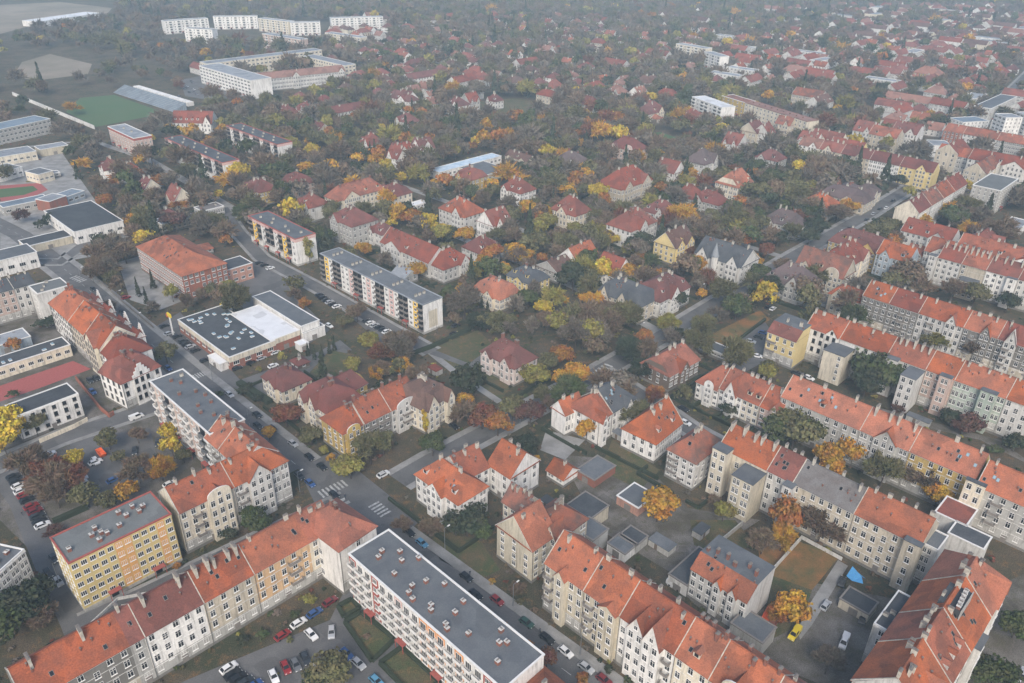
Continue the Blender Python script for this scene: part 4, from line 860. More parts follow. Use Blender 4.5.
V = [  # tile, x, y, L, d, h, grid, roof, rh, wall, rc, floors, extras
 # C0
 ('C0', 610, 20, 22, 10, 6, 'd1', 'gable', 4, 'lgrey', 'red', 2), ('C0', 340, 320, 12, 11, 6, 'd1', 'hip', 5, 'white', 'dred', 2), ('C0', 400, 335, 11, 10, 6, 'd2', 'hip', 5, 'lgrey', 'red', 2),
 ('C0', 455, 380, 9, 9, 6, 'd1', 'gable', 5, 'cream', 'dred', 2), ('C0', 545, 410, 12, 10, 6, 'd1', 'gable', 6, 'cream', 'red', 2, dict(bays=[(.2, .7, 1, 3.5)])), ('C0', 510, 460, 8, 7, 3, 'd1', 'hip', 2, 'lgrey', 'dred', 1),
 ('C0', 535, 485, 20, 11, 5, 'd2', 'flat', 0, 'beige', 'blueroof', 2), ('C0', 640, 450, 14, 10, 5, 'd2', 'flat', 0, 'grey', 'oldgrey', 1), ('C0', 785, 385, 13, 12, 8, 'd1', 'hip', 5, 'ochre', 'dred', 2), ('C0', 160, 345, 8, 6, 3, 'd2', 'flat', 0, 'grey', 'tin', 1),
 # C2
 ('C2', 190, 385, 14, 12, 8, 'd1', 'hip', 5, 'ochre', 'dred', 2, dict(bays=[(.1, .5, 1, 3)])), ('C2', 300, 365, 15, 12, 8, 'd1', 'mansard', 5, 'pink', 'dred', 2), ('C2', 345, 430, 14, 12, 8, 'd1', 'hip', 5, 'lgrey', 'red', 2),
 ('C2', 475, 398, 32, 12, 9, 'd2', 'hip', 6, 'cream', 'orange', 3, dict(dorm=4)), ('C2', 470, 478, 19, 16, 11, 'd1', 'hip', 6, 'grey', 'dred', 3, dict(endr=True)), ('C2', 597, 398, 14, 13, 7, 'd1', 'mansard', 5, 'cream', 'dred', 2, dict(bays=[(.3, .7, 1, 2)])),
 ('C2', 525, 245, 13, 12, 8, 'd1', 'hip', 6, 'lgrey', 'red', 2), ('C2', 608, 285, 12, 11, 7, 'd1', 'gable', 7, 'white', 'red', 2, dict(bays=[(.15, .6, 1, 5)])), ('C2', 683, 265, 12, 12, 7, 'd2', 'gable', 7, 'white', 'dred', 2, dict(bays=[(.1, .5, 1, 5)])),
 ('C2', 265, 155, 16, 11, 8, 'd1', 'mansard', 5, 'pink', 'dred', 2), ('C2', 325, 147, 14, 11, 8, 'd1', 'mansard', 5, 'lgrey', 'dred', 2), ('C2', 430, 148, 42, 11, 8, 'd2', 'gable', 5, 'lgrey', 'dred', 2), ('C2', 365, 205, 14, 10, 6, 'd1', 'gable', 4, 'beige', 'dred', 2),
 ('C2', 620, 112, 30, 12, 9, 'd1', 'hip', 5, 'white', 'dred', 3), ('C2', 635, 180, 16, 12, 8, 'd1', 'hip', 5, 'lgrey', 'dred', 2), ('C2', 690, 42, 52, 12, 9, 'd2', 'gable', 5, 'white', 'dred', 3), ('C2', 665, 8, 26, 12, 8, 'd2', 'hip', 5, 'cream', 'dred', 2),
 ('C2', 790, 130, 16, 12, 9, 'd1', 'hip', 5, 'white', 'dred', 3), ('C2', 560, 515, 11, 10, 7, 'd1', 'hip', 4, 'lgrey', 'dred', 2), ('C2', 660, 440, 14, 6, 3.5, 'd2', 'flat', 0, 'white', 'whiteroof', 1),
 # C4
 ('C4', 218, 348, 14, 13, 8, 'd1', 'mansard', 5, 'ochre', 'red', 2, dict(endr=True)), ('C4', 362, 385, 16, 13, 8, 'd1', 'hip', 6, 'white', 'red', 3, dict(bays=[(.1, .4, 1.2, 3)])), ('C4', 525, 448, 17, 14, 8, 'd1', 'hip', 7, 'cream', 'red', 2, dict(bays=[(.3, .7, 1, 4)], endr=True, dorm=2)),
 ('C4', 190, 450, 20, 15, 9, 'd1', 'hip', 6, 'lgrey', 'orange', 3, dict(chim=6)), ('C4', 288, 483, 13, 12, 9, 'd2', 'gable', 6, 'white', 'red', 2, dict(endr=True)), ('C4', 248, 563, 14, 12, 7, 'd2', 'hip', 5, 'lgrey', 'dred', 2, dict(endl=True)),
 ('C4', 145, 605, 17, 14, 7, 'd2', 'hip', 5.5, 'lgrey', 'red', 2, dict(endl=True, sky=4)), ('C4', 45, 570, 36, 13, 8, 'd1', 'party', 5.5, 'lgrey', 'red', 2, dict(sky=3)), ('C4', 548, 592, 15, 13, 6, 'd2', 'gable', 6, 'white', 'bright', 2, dict(endl=True)), ('C4', 478, 625, 12, 14, 5, 'd2', 'gable', 4, 'grey', 'brown', 2),
 ('C4', 392, 655, 15, 12, 5, 'd1', 'mansard', 4, 'yellow', 'slate', 2, dict(bays=[(.35, .7, 1, 2)], endr=True)), ('C4', 690, 360, 30, 18, 9, 'd2', 'hip', 8, 'beige', 'red', 2, dict(dorm=5)), ('C4', 700, 258, 22, 15, 8, 'd1', 'hip', 6, 'pink', 'dred', 2), ('C4', 528, 300, 18, 13, 9, 'd1', 'hip', 5, 'lgrey', 'purple', 3),
 ('C4', 715, 485, 20, 16, 9, 'd2', 'hip', 7, 'lgrey', 'mixed', 3, dict(bays=[(.2, .6, 1.2, 4)])), ('C4', 770, 140, 17, 12, 6, 'd1', 'hip', 5, 'lgrey', 'red', 2), ('C4', 782, 172, 10, 9, 4, 'd1', 'hip', 3, 'cream', 'bright', 1), ('C4', 65, 268, 13, 12, 7, 'd1', 'gable', 7, 'white', 'dred', 2, dict(bays=[(.1, .6, 1, 5)])),
 ('C4', 5, 275, 12, 12, 7, 'd2', 'gable', 6, 'white', 'red', 2), ('C4', 250, 50, 15, 13, 8, 'd1', 'hip', 6, 'lgrey', 'red', 2), ('C4', 215, 118, 12, 11, 8, 'd2', 'gable', 6, 'grey', 'red', 2), ('C4', 290, 118, 11, 10, 7, 'd1', 'hip', 5, 'lgrey', 'dred', 2), ('C4', 22, 112, 14, 12, 9, 'd1', 'gable', 6, 'white', 'dred', 3),
 ('C4', 472, 76, 15, 12, 7, 'd2', 'hip', 6, 'cream', 'red', 2), ('C4', 618, 60, 12, 11, 7, 'd2', 'gable', 5, 'salmon', 'bright', 2), ('C4', 580, 128, 18, 12, 6, 'd1', 'hip', 6, 'lgrey', 'dred', 2), ('C4', 665, 92, 16, 12, 8, 'd1', 'hip', 5, 'lgrey', 'pale', 2), ('C4', 750, 62, 15, 12, 9, 'd1', 'hip', 5, 'white', 'brown', 3), ('C4', 350, 62, 20, 12, 8, 'd2', 'hip', 4, 'beige', 'brown', 2),
 ('C4', 525, 45, 14, 10, 7, 'd1', 'hip', 4, 'lgrey', 'pale', 2), ('C4', 730, 95, 13, 11, 7, 'd2', 'gable', 5, 'white', 'pale', 2), ('C4', 400, 28, 16, 11, 8, 'd1', 'hip', 4, 'cream', 'brown', 2), ('C4', 370, 295, 20, 9, 5, 'd1', 'gable', 3, 'sand', 'brown', 1), ('C4', 15, 645, 10, 8, 4, 'd1', 'gable', 3, 'grey', 'tin', 1),
 # C6
 ('C6', 215, 328, 14, 12, 7, 'd1', 'gable', 6, 'white', 'red', 2, dict(bays=[(.1, .5, 1, 4)])), ('C6', 312, 298, 17, 15, 8, 'd2', 'hip', 7, 'lgrey', 'purple', 2, dict(endl=True)), ('C6', 413, 365, 17, 15, 9, 'd2', 'halfhip', 7, 'cream', 'bright', 3, dict(endl=True, bays=[(.3, .7, 1, 4)])), ('C6', 275, 405, 14, 12, 7, 'd1', 'hip', 6, 'grey', 'red', 2),
 ('C6', 338, 420, 18, 12, 6, 'd1', 'hip', 5, 'grey', 'dred', 2), ('C6', 190, 455, 16, 13, 9, 'd1', 'hip', 6, 'lgrey', 'dred', 3), ('C6', 95, 490, 20, 15, 10, 'd2', 'hip', 7, 'lgrey', 'red', 3, dict(bays=[(.3, .65, 1.5, 5)], chim=5)), ('C6', 228, 545, 16, 12, 9, 'd2', 'gable', 6, 'yellow', 'brown', 3, dict(bays=[(.05, .45, 1, 4), (.55, .95, 1, 4)], endl=True)),
 ('C6', 570, 485, 20, 13, 6, 'd1', 'hip', 6, 'lgrey', 'purple', 2, dict(bays=[(.1, .35, 1, 3), (.6, .85, 1, 3)])), ('C6', 680, 430, 16, 14, 7, 'd1', 'hip', 5, 'grey', 'bright', 2), ('C6', 755, 400, 20, 14, 7, 'd2', 'mansard', 5, 'beige', 'purple', 2), ('C6', 525, 292, 16, 13, 6, 'd1', 'hip', 5, 'grey', 'dred', 2),
 ('C6', 415, 245, 12, 14, 8, 'd1', 'gable', 6, 'lgrey', 'red', 2), ('C6', 468, 208, 14, 14, 9, 'd2', 'gable', 6, 'beige', 'dred', 2), ('C6', 505, 215, 10, 12, 9, 'd2', 'gable', 6, 'lgrey', 'red', 2), ('C6', 283, 165, 14, 12, 7, 'd1', 'hip', 5, 'beige', 'red', 2), ('C6', 152, 150, 22, 14, 7, 'd2', 'hip', 6, 'cream', 'dred', 2), ('C6', 570, 190, 12, 10, 8, 'd1', 'gable', 5, 'beige', 'orange', 2),
 ('C6', 645, 240, 13, 12, 11, 'd1', 'gable', 5, 'white', 'red', 3), ('C6', 700, 240, 22, 12, 11, 'd1', 'party', 6, 'cream', 'red', 3, dict(bays=[(.3, .6, .6, 4)])), ('C6', 760, 268, 22, 12, 11, 'd1', 'party', 6, 'yellow', 'red', 3, dict(bays=[(.3, .6, .6, 4)])),
 ('C6', 600, 30, 24, 12, 9, 'd1', 'hip', 5, 'beige', 'pale', 3), ('C6', 215, 68, 14, 11, 7, 'd1', 'hip', 5, 'beige', 'pale', 2), ('C6', 275, 58, 15, 11, 7, 'd2', 'hip', 5, 'lgrey', 'pale', 2), ('C6', 325, 70, 11, 10, 6, 'd1', 'hip', 4, 'cream', 'red', 2), ('C6', 140, 60, 12, 11, 8, 'd1', 'hip', 4, 'white', 'brown', 2), ('C6', 60, 70, 12, 10, 7, 'd2', 'hip', 4, 'lgrey', 'pale', 2),
 # C8
 ('C8', 65, 430, 17, 14, 7, 'd1', 'hip', 5, 'grey', 'bright', 2), ('C8', 145, 410, 26, 14, 7, 'd1', 'mansard', 5, 'beige', 'purple', 2, dict(bays=[(.5, .75, 1, 3)])), ('C8', 205, 395, 14, 12, 7, 'd2', 'hip', 5, 'cream', 'purple', 2), ('C8', 190, 555, 26, 15, 9, 'd1', 'mansard', 6, 'ochre', 'dred', 3), ('C8', 130, 595, 30, 15, 9, 'd2', 'hip', 7, 'cream', 'red', 3, dict(chim=5)),
 ('C8', 80, 625, 22, 13, 9, 'd1', 'gable', 7, 'beige', 'mixed', 3, dict(chim=4)), ('C8', 300, 590, 15, 12, 11, 'd1', 'party', 5, 'bluegrey', 'bright', 3), ('C8', 365, 590, 10, 10, 8, 'd1', 'party', 4, 'grey', 'orange', 2), ('C8', 400, 525, 24, 13, 10, 'd1', 'party', 5, 'lgrey', 'red', 3), ('C8', 550, 560, 28, 15, 10, 'd2', 'hip', 7, 'lgrey', 'red', 3, dict(chim=4)),
 ('C8', 480, 590, 24, 12, 13, 'd1', 'party', 5, 'lgrey', 'orange', 4), ('C8', 620, 590, 36, 12, 13, 'd1', 'party', 5, 'white', 'orange', 4, dict(chim=4)), ('C8', 205, 210, 14, 14, 11, 'd1', 'gable', 6, 'lgrey', 'red', 3), ('C8', 265, 225, 20, 13, 11, 'd1', 'party', 5, 'beige', 'orange', 3), ('C8', 330, 215, 18, 12, 12, 'd1', 'party', 5, 'lgrey', 'dred', 3),
 ('C8', 30, 105, 26, 13, 11, 'd1', 'party', 5, 'beige', 'mixed', 3), ('C8', 60, 125, 26, 13, 11, 'd2', 'party', 5, 'lgrey', 'brown', 3), ('C8', 340, 115, 44, 13, 8, 'd1', 'gable', 5, 'beige', 'pale', 2), ('C8', 395, 35, 26, 18, 9, 'd1', 'hip', 6, 'ochre', 'pale', 3), ('C8', 520, 285, 40, 13, 13, 'd1', 'party', 5, 'grey', 'orange', 4), ('C8', 620, 310, 36, 13, 13, 'd1', 'party', 5, 'lgrey', 'red', 4), ('C8', 470, 270, 24, 13, 13, 'd2', 'party', 5, 'beige', 'red', 4),
 ('C8', 560, 325, 30, 12, 12, 'd2', 'party', 5, 'beige', 'mixed', 4), ('C8', 290, 175, 22, 12, 9, 'd2', 'hip', 5, 'lgrey', 'pale', 2), ('C8', 470, 120, 18, 12, 8, 'd2', 'hip', 5, 'pink', 'pale', 2), ('C8', 420, 95, 18, 12, 8, 'd1', 'hip', 5, 'lgrey', 'pale', 2),
 # B tiles
 ('B4', 295, 82, 16, 12, 6, 'd1', 'mansard', 5.5, 'cream', 'bright', 2, dict(bays=[(.45, .8, 1.2, 3)], endr=True, chim=3)), ('B4', 655, 15, 12, 11, 6, 'd1', 'gable', 6, 'white', 'red', 2, dict(bays=[(.2, .6, 1, 4)])), ('B4', 700, 95, 22, 14, 8, 'd1', 'mansard', 6, 'beige', 'slate', 3, dict(bays=[(.1, .3, 1.2, 5), (.5, .75, 1.2, 5)], chim=5)), ('B6', 190, 80, 22, 14, 8, 'd2', 'mansard', 6, 'lgrey', 'dred', 3, dict(bays=[(.3, .6, 1.2, 5)], chim=5)),
 ('B6', 590, 45, 20, 16, 7, 'd1', 'hip', 7, 'grey', 'purple', 2), ('B6', 690, 15, 14, 20, 7, 'd2', 'hip', 7, 'beige', 'brown', 2), ('B0', 20, 235, 8, 6, 3, 'd2', 'flat', 0, 'bluegrey', 'signred', 1), ('B6', 355, 268, 12, 7, 3, 'd1', 'flat', 0, 'grey', 'gtar', 1),
 ('B1', 305, 305, 6, 5, 2.6, 'd1', 'hip', 1.5, 'brown', 'dred', 1), ('C8', 660, 500, 20, 10, 5, 'd2', 'flat', 0, 'lgrey', 'tin', 1),
]
V = [('C%s' % v[0][1] if v[0] == 'B1x' else v[0],)+v[1:] for v in V]
for v in V:
    ex = v[12] if len(v) > 12 else {}
    t = v[0]
    if t == 'B1': px, py = 200+v[1]/3.0625, 260+v[2]/3.0625; t = None; v = (None, px, py)+v[3:]
    nm = 'shed' if v[7] == 'flat' or (v[5] <= 3) else ('villa' if v[5] < 10 else 'town_house')
    hc(*v[:12], name=nm, **ex)
# the turreted villa with blue roofs
hc('C6', 390, 590, 24, 16, 9, 'd1', 'gable', 6, 'lgrey', 'slate', 3, label='ornate villa with blue slate roofs, white gables and a pointed turret', bays=[(.05, .3, 1.2, 5), (.7, .95, 1.2, 5)], chim=4, endr=True)
c = G(*T('C6', 392, 612), 0); r0 = THINGS[-1][0]
mb = MB(); mb.tube([(0, 0, 0), (0, 0, 12), (0, 0, 12), (0, 0, 19)], [1.7, 1.7, 1.9, .05], 10, 0); tw = mb.build('turret', ['w_lgrey'], r0)
mb = MB(); mb.tube([(0, 0, 11.9), (0, 0, 19.2)], [2.1, .05], 10, 0); tr = mb.build('turret_roof', ['tin'], tw)
ang = r0.rotation_euler.z; tw.location = (12, -1.0, 0)
# halls and blocks farther off
hall('hall', 'long low hall with shining white glass roof among the villas', ('C4', 120, 345), ('C4', 322, 298), 5, 10, 'white', 'solar', 'hall', winh=1.5, gap=4)
hall('hall', 'wide low hall with flat grey roof next to the white glass roof', ('C4', 262, 345), ('C4', 385, 350), 4.5, 22, 'sand', 'tar', 'hall', grid='d2', winh=1.2, gap=4) if False else hall('hall', 'wide low hall with flat grey roof next to the white glass roof', (484, 176), (505, 168), 4.5, 26, 'sand', 'tar', 'hall', winh=1.2, gap=4)
hc('C8', 30, 0, 1, 1, 1, 'd1', 'flat', 0, 'grey', 'tar') if False else None
slab('pale yellow four storey block with red roof above the far villas', (745, 103), (807, 122), 14, 13, 'w'*16, 4, 'cream', 'pale', None, [(.1*i+.05, .5, 'b') for i in range(9)], None, 'pale')
slab('white modern block with stepped terraces beside the pale yellow block', (692, 97), (722, 108), 13, 14, 'bwbbwbb', 4, 'white', 'whiteroof')
slab('ochre end house attached to the pale yellow block', (722, 96), (745, 103), 14, 13, 'wwwww', 4, 'ochre', 'mixed')
slab('white block with solar panels on its flat roof, upper right', ('C8', 457, 178), ('C8', 500, 192), 12, 26, 'wwww', 4, 'white', 'blueroof', b2='r')
slab('long white block with grey hipped roof beyond the solar panels', ('C8', 585, 150), ('C8', 612, 105), 13, 14, 'w'*12, 4, 'lgrey', 'tar', b2='y')
slab('white tower block with flat roofs near the right edge', ('C8', 593, 225), ('C8', 645, 232), 17, 14, 'wTTw', 5, 'white', 'tin', b2='r') if False else slab('white tower block with flat roofs near the right edge', ('C8', 597, 165), ('C8', 632, 178), 22, 14, 'TTT', 7, 'white', 'tin', b2='r')
slab('second white tower block cut by the right edge', ('C8', 665, 160), ('C8', 700, 172), 20, 16, 'TTT', 6, 'lgrey', 'tin', b2='r')
slab('grey office block with rows of square windows at the right edge', ('C8', 614, 402), ('C8', 700, 372), 15, 16, 'w'*9, 5, 'grey', 'gtar', b2='y')
row(('C8', 362, 470), ('C8', 548, 385), 14.5, 13, [
    (30, 'tenement with a tall blank cream gable beside the far street', dict(wall='cream', rc='dred', chim=4)), (30, 'tenement with patched red roof behind the cream gable', dict(wall='lgrey', rc='mixed', chim=4)),
    (30, 'grey tenement with orange roof in the far street terrace', dict(wall='lgrey', rc='orange', chim=4)), (35, 'grey tenement with chimneys at the far end of the street terrace', dict(wall='grey', rc='red', chim=5))],
    'far terrace by the long street', rh=6, floors=4, chk='m')
row(('C8', -5, 258), ('C8', 432, 333), 12.5, 12, [
    (22, 'white gabled tenement at the near end of the far cream terrace', dict(wall='white', rc='pale', bays=[(.5, .9, .6, 4)])), (22, 'cream gabled tenement second in the far cream terrace', dict(wall='cream', rc='red', bays=[(.2, .6, .6, 4)])),
    (28, 'beige tenement third in the far cream terrace', dict(wall='beige', rc='dred', bays=[(.5, .8, .6, 3)])), (28, 'white tenement with blue window surrounds in the far cream terrace', dict(wall='white', rc='dred')),
    (30, 'yellowish gabled tenement at the far end of the cream terrace', dict(wall='yellow', rc='dred', bays=[(.5, .8, .6, 4)]))], 'far cream terrace', rh=5.5, floors=4, chim=4, chk='m', plain=True)
row(('C8', 440, 215), ('C8', 680, 265), 10, 12, [(30, 'red roofed brick tenement below the tower blocks', dict(wall='brick')), (50, 'long red roofed grey tenement below the tower blocks', dict(wall='lgrey')), (40, 'red roofed tenement running out of the right edge below the towers', dict(wall='grey'))],
    'red roofs below the tower blocks', rh=5, floors=3, rc='orange', plain=True)
hall('hall', 'white fire station like hall with pale flat roof at the far street', ('C8', 385, 245), ('C8', 410, 262), 9, 14, 'white', 'tin', 'hall', winh=1.2)
# hospital like complex beyond the stadium
slab('huge white office complex with long window bands and pale grey roof', (199, 66), (250, 81), 17, 22, 'T'*16, 5, 'white', 'tin')
hall('office_wing', 'rear wing of the white office complex with yellowish inner court wall', (207, 64), (322, 50), 16, 16, 'cream', 'tin', 'office wing', winh=1.6, floors=4, gap=5)
hall('office_wing', 'closing wing at the far end of the white office complex', (303, 56), (336, 67), 15, 14, 'cream', 'tin', 'office wing', winh=1.6, floors=4, gap=5)
H('office_wing', 'long red roofed wing with white gable end in front of the office complex', (255, 80), (345, 71), 12, 14, grid='no', roof='gable', rh=5, wall='lgrey', rc='pale', floors=3, plain=True, bays=[(.4, .48, 1, 4), (.92, .99, 1, 4)], chim=3)
for i, (xa, ya, xb, yb, lab) in enumerate([(164, 21.5, 208, 18.5, 'long white block farthest left on the horizon'), (184, 28.5, 212, 30, 'short white block in front of the leftmost long one'), (213, 17, 257, 16.5, 'white block with pale ribs second on the horizon'),
        (258, 18.5, 288, 22, 'yellowish block with blank white end third on the horizon'), (290, 23, 320, 22.5, 'grey white block fourth on the horizon'), (331, 18.5, 383, 17, 'long white block with many bays standing apart at the top'),
        (262, 34, 300, 40, 'pinkish grey block below the horizon blocks'), (325, 33, 360, 38, 'cream flat roofed block below the long block standing apart'), (676, 44, 706, 49, 'cream block with window strips near the top centre'), (704, 52, 720, 57, 'white block with blank end beside the cream one')]):
    A = G(xa, ya, 17); B = G(xb, yb, 17); L_ = math.hypot(B[0]-A[0], B[1]-A[1])
    GRID['far'] = math.atan2(B[1]-A[1], B[0]-A[0])
    root = slab(lab, (xa, ya), (xb, yb), 17, 12, ('wb'*12)[:int(L_/5.2)], 5, 'white' if i not in (3, 6, 7, 8) else ('cream' if i != 6 else 'pink'), 'tin')
GRID.pop('far', None)
# stadium: stand and wall
A = G(*T('C0', 347, 100)); B = G(*T('C0', 532, 160)); L_ = math.hypot(B[0]-A[0], B[1]-A[1]); an = math.atan2(B[1]-A[1], B[0]-A[0])
mb = MB()
for i in range(14): mb.box(0, L_, i*.9, (i+1)*.9, 0, .4+i*.42, m=i % 2)
st = mb.build('seating', ['tin', 'blueroof']); root = empty('stadium_stand', (A[0], A[1], 0), an); st.parent = root
tag(root, 'pale blue stepped seating stand along the football pitch', 'stand'); THINGS.append((root, None, rect_of(A, an, L_, 13))); USED.append(rect_of(A, an, L_, 13))
mb = MB(); mb.box(0, L_*.9, 20, 26, 0, 3.5); mb.build('rear_wall', ['w_white'], root)
def wall(name, label, pts, h=2.0, th=.3, mt='w_white', cat='wall', group=None, posts=0):
    mb = MB(); w = [G(*pt(p)) for p in pts]
    for a, b in zip(w, w[1:]):
        dx, dy = b[0]-a[0], b[1]-a[1]; l = math.hypot(dx, dy) or 1; nx, ny = -dy/l*th/2, dx/l*th/2
        r = [(a[0]-nx, a[1]-ny), (b[0]-nx, b[1]-ny), (b[0]+nx, b[1]+ny), (a[0]+nx, a[1]+ny)]
        ar = sum(p[0]*q[1]-q[0]*p[1] for p, q in zip(r, r[1:]+r[:1])); r = r if ar > 0 else r[::-1]
        mb.loft([[(x, y, -.2) for x, y in r], [(x, y, h) for x, y in r]], 0)
    return tag(mb.build(name, [mt]), label, cat, group)
wall('boundary_wall', 'long white wall along the far road beside the stadium', [('C0', 40, 108), ('C0', 290, 212)], 3, .6)
wall('boundary_wall', 'white wall between the litter covered lawn and the next garden', [('A6', 525, 345), ('A6', 615, 245)], 1.8, .25, 'w_lgrey')
wall('boundary_wall', 'pale wall along the foot of the old beige tenement', [('A6', 615, 240), ('A6', 740, 308)], 1.2, .25, 'w_lgrey')
wall('boundary_wall', 'low grey wall beside the cream tenement wing', [('A6', 375, 250), ('A6', 435, 200)], 1.8, .3, 'w_grey')
wall('retaining_wall', 'low light wall along the lane below the yellow block', [(75, 640), (118, 600), (160, 592), (256, 541), (345, 500)], .9, .3, 'w_lgrey')
wall('boundary_wall', 'light wall along the side road below the flat roofed school', [(40, 443), (75, 428), (88, 421)], 1.6, .35, 'w_cream')
wall('fence', 'brick red wall along the school car park', [(0, 0, 1, 1)] if False else [Z(0, 340, 520, 270), Z(0, 340, 690, 480), Z(0, 340, 750, 530), Z(0, 340, 780, 510)], 1.8, .4, 'w_brick', 'fence')
wall('hedge', 'long clipped hedge between the bare field and the car park', [('B4', 0, 305), ('B4', 95, 270), ('B4', 215, 215)], 1.6, 1.4, 'hedge', 'hedge')
wall('hedge', 'hedge row behind the parking bays near the yellow end tenement', [('B6', 405, 262), ('B6', 505, 185)], 1.3, 1, 'hedge', 'hedge')
wall('hedge', 'dark hedge beside the parked cars above the yellow block', [('A0', 165, 195), ('A0', 270, 148)], 1.6, 1.5, 'hedge', 'hedge')
wall('hedge', 'dark shrubbery strip along the front of the main street villas', [('B1', 120, 380), ('B1', 215, 440)], 1.6, 2.5, 'hedge', 'hedge')
wall('fence', 'low dark fence along the school yard edge of the main street', [Z(60, 270, 200, 20), Z(60, 270, 430, 225), Z(60, 270, 640, 400)], 1.4, .15, 'dtrim', 'fence')
# ------------------------------------------------------------------ the filler houses of the far quarters (copies of a few built ones)
def inpoly(x, y, w):
    ins = False
    for (x0, y0), (x1, y1) in zip(w, w[1:]+w[:1]):
        if (y0 > y) != (y1 > y) and x < (x1-x0)*(y-y0)/(y1-y0)+x0: ins = not ins
    return ins
def fast_hit(x, y, mg=3.0):
    for cx, cy, a, hx, hy in FAST:
        dx, dy = x-cx, y-cy
        if abs(dx) > 80 or abs(dy) > 80: continue
        c, s = math.cos(a), math.sin(a)
        if abs(c*dx+s*dy) < hx+mg and abs(-s*dx+c*dy) < hy+mg: return True
    return False
FAST = USED
def near_road(x, y, mg=0):
    for path, hw in ROADS:
        for a, b in zip(path, path[1:]):
            dx, dy = b[0]-a[0], b[1]-a[1]; t = max(0, min(1, ((x-a[0])*dx+(y-a[1])*dy)/(dx*dx+dy*dy)))
            if math.hypot(x-a[0]-t*dx, y-a[1]-t*dy) < hw+mg: return True
    return False
PROTO = []
for k, (L_, d_, h_, rf, rh_, wl, rc_) in enumerate([(14, 12, 7, 'hip', 5, 'white', 'dred'), (13, 11, 6, 'gable', 5.5, 'lgrey', 'pale'), (20, 12, 8, 'hip', 5, 'beige', 'red'), (12, 11, 7, 'hip', 4.5, 'cream', 'brown'), (15, 11, 8, 'gable', 5, 'white', 'orange'), (30, 13, 10, 'gable', 5, 'lgrey', 'red'), (34, 13, 11, 'flat', 0, 'lgrey', 'tin')]):
    PROTO.append((L_, d_, h_, rf, rh_, wl, rc_))
FZ = [  # photo boxes x0,y0,x1,y1, count, prototype weights
 (330, 18, 700, 62, 150, (4, 4, 2, 3, 1, 0, 0)), (690, 12, 870, 45, 60, (4, 2, 2, 2, 1, 1, 0)), (830, 8, 1024, 55, 230, (5, 3, 3, 3, 1, 2, 1)), (690, 40, 900, 90, 60, (1, 2, 2, 1, 2, 6, 1)), (890, 45, 1024, 140, 66, (1, 1, 2, 1, 2, 6, 1)), (350, 62, 700, 110, 44, (3, 2, 2, 2, 1, 1, 0)), (300, 60, 420, 110, 6, (3, 1, 0, 1, 0, 0, 0))]
FIRST = {}
def copy_tree(o, parent=None):
    c = o.copy(); COL.objects.link(c)
    if parent: c.parent = parent
    for ch in KIDS.get(o.name, ()): copy_tree(ch, c)
    return c
KIDS = {}
def index_kids(root):
    KIDS[root.name] = [o for o in list(COL.objects)[index_kids.start:] if o.parent == root]
    for k in KIDS[root.name]: KIDS[k.name] = [o for o in list(COL.objects)[index_kids.start:] if o.parent == k]
fr = random.Random(11)
FH = []
for (x0, y0, x1, y1, n, wts) in FZ:
    for _ in range(n):
        k = fr.choices(range(7), wts)[0]; L_, d_, h_, rf, rh_, wl, rc_ = PROTO[k]
        for tr_ in range(14):
            px = fr.uniform(x0, x1); py = y0+(y1-y0)*fr.random(); c = G(px, py)
            if not fast_hit(c[0], c[1], 10) and not near_road(c[0], c[1], 9) and not any(inpoly(c[0], c[1], w_) for w_ in SHEETS): break
        else: continue
        an = fr.choice((GA, GA+R(90)))+R(fr.uniform(-6, 6)); A = (c[0]-math.cos(an)*L_/2+math.sin(an)*d_/2, c[1]-math.sin(an)*L_/2-math.cos(an)*d_/2)
        USED.append(rect_of(A, an, L_, d_)); FH.append((math.hypot(*c), k, A, an))
FH.sort(key=lambda t: t[0])
for (_, k, A, an) in FH[:285]:
    L_, d_, h_, rf, rh_, wl, rc_ = PROTO[k]; nm = 'far_house' if k < 5 else 'far_tenement'
    if k not in FIRST:
        index_kids.start = len(COL.objects); u = len(USED)
        FIRST[k] = house(nm, None, A, an, L_, d_, h_, roof=rf, rh=rh_, wall=wl, rc=rc_, floors=2 if k < 5 else 3, chim=1, gap=4.2, plain=True, ww=1.3, auto=(wl, rc_), cat='house')
        index_kids(FIRST[k])
    else:
        r = copy_tree(FIRST[k]); r.location = (A[0], A[1], 0); r.rotation_euler = (0, 0, an); THINGS.append((r, (wl, rc_), rect_of(A, an, L_, d_)))
mb = MB(); WM = ['w_white', 'w_lgrey', 'w_cream', 'red', 'pale', 'brown', 'tin']
for (_, k, A, an) in FH[285:]:
    L_, d_, h_, rf, rh_, wl, rc_ = PROTO[k]; c_, s_ = math.cos(an), math.sin(an); n0 = len(mb.v); wm = fr.choice((0, 0, 1, 2)); rm = 6 if rf == 'flat' else fr.choice((3, 4, 5, 5, 5))
    mb.box(0, L_, 0, d_, -1, h_, m=wm, top=rm)
    if rf != 'flat':
        i_ = d_*.4 if rf == 'hip' else 0
        mb.quad((-.4, -.4, h_), (L_+.4, -.4, h_), (L_-i_, d_/2, h_+rh_), (i_, d_/2, h_+rh_), m=rm); mb.quad((L_+.4, d_+.4, h_), (-.4, d_+.4, h_), (i_, d_/2, h_+rh_), (L_-i_, d_/2, h_+rh_), m=rm)
        mb.quad((L_, 0, h_), (L_, d_, h_), (L_-i_, d_/2, h_+rh_-.05), m=rm if i_ else wm); mb.quad((0, d_, h_), (0, 0, h_), (i_, d_/2, h_+rh_-.05), m=rm if i_ else wm)
    mb.v[n0:] = [(A[0]+c_*x-s_*y, A[1]+s_*x+c_*y, z) for x, y, z in mb.v[n0:]]
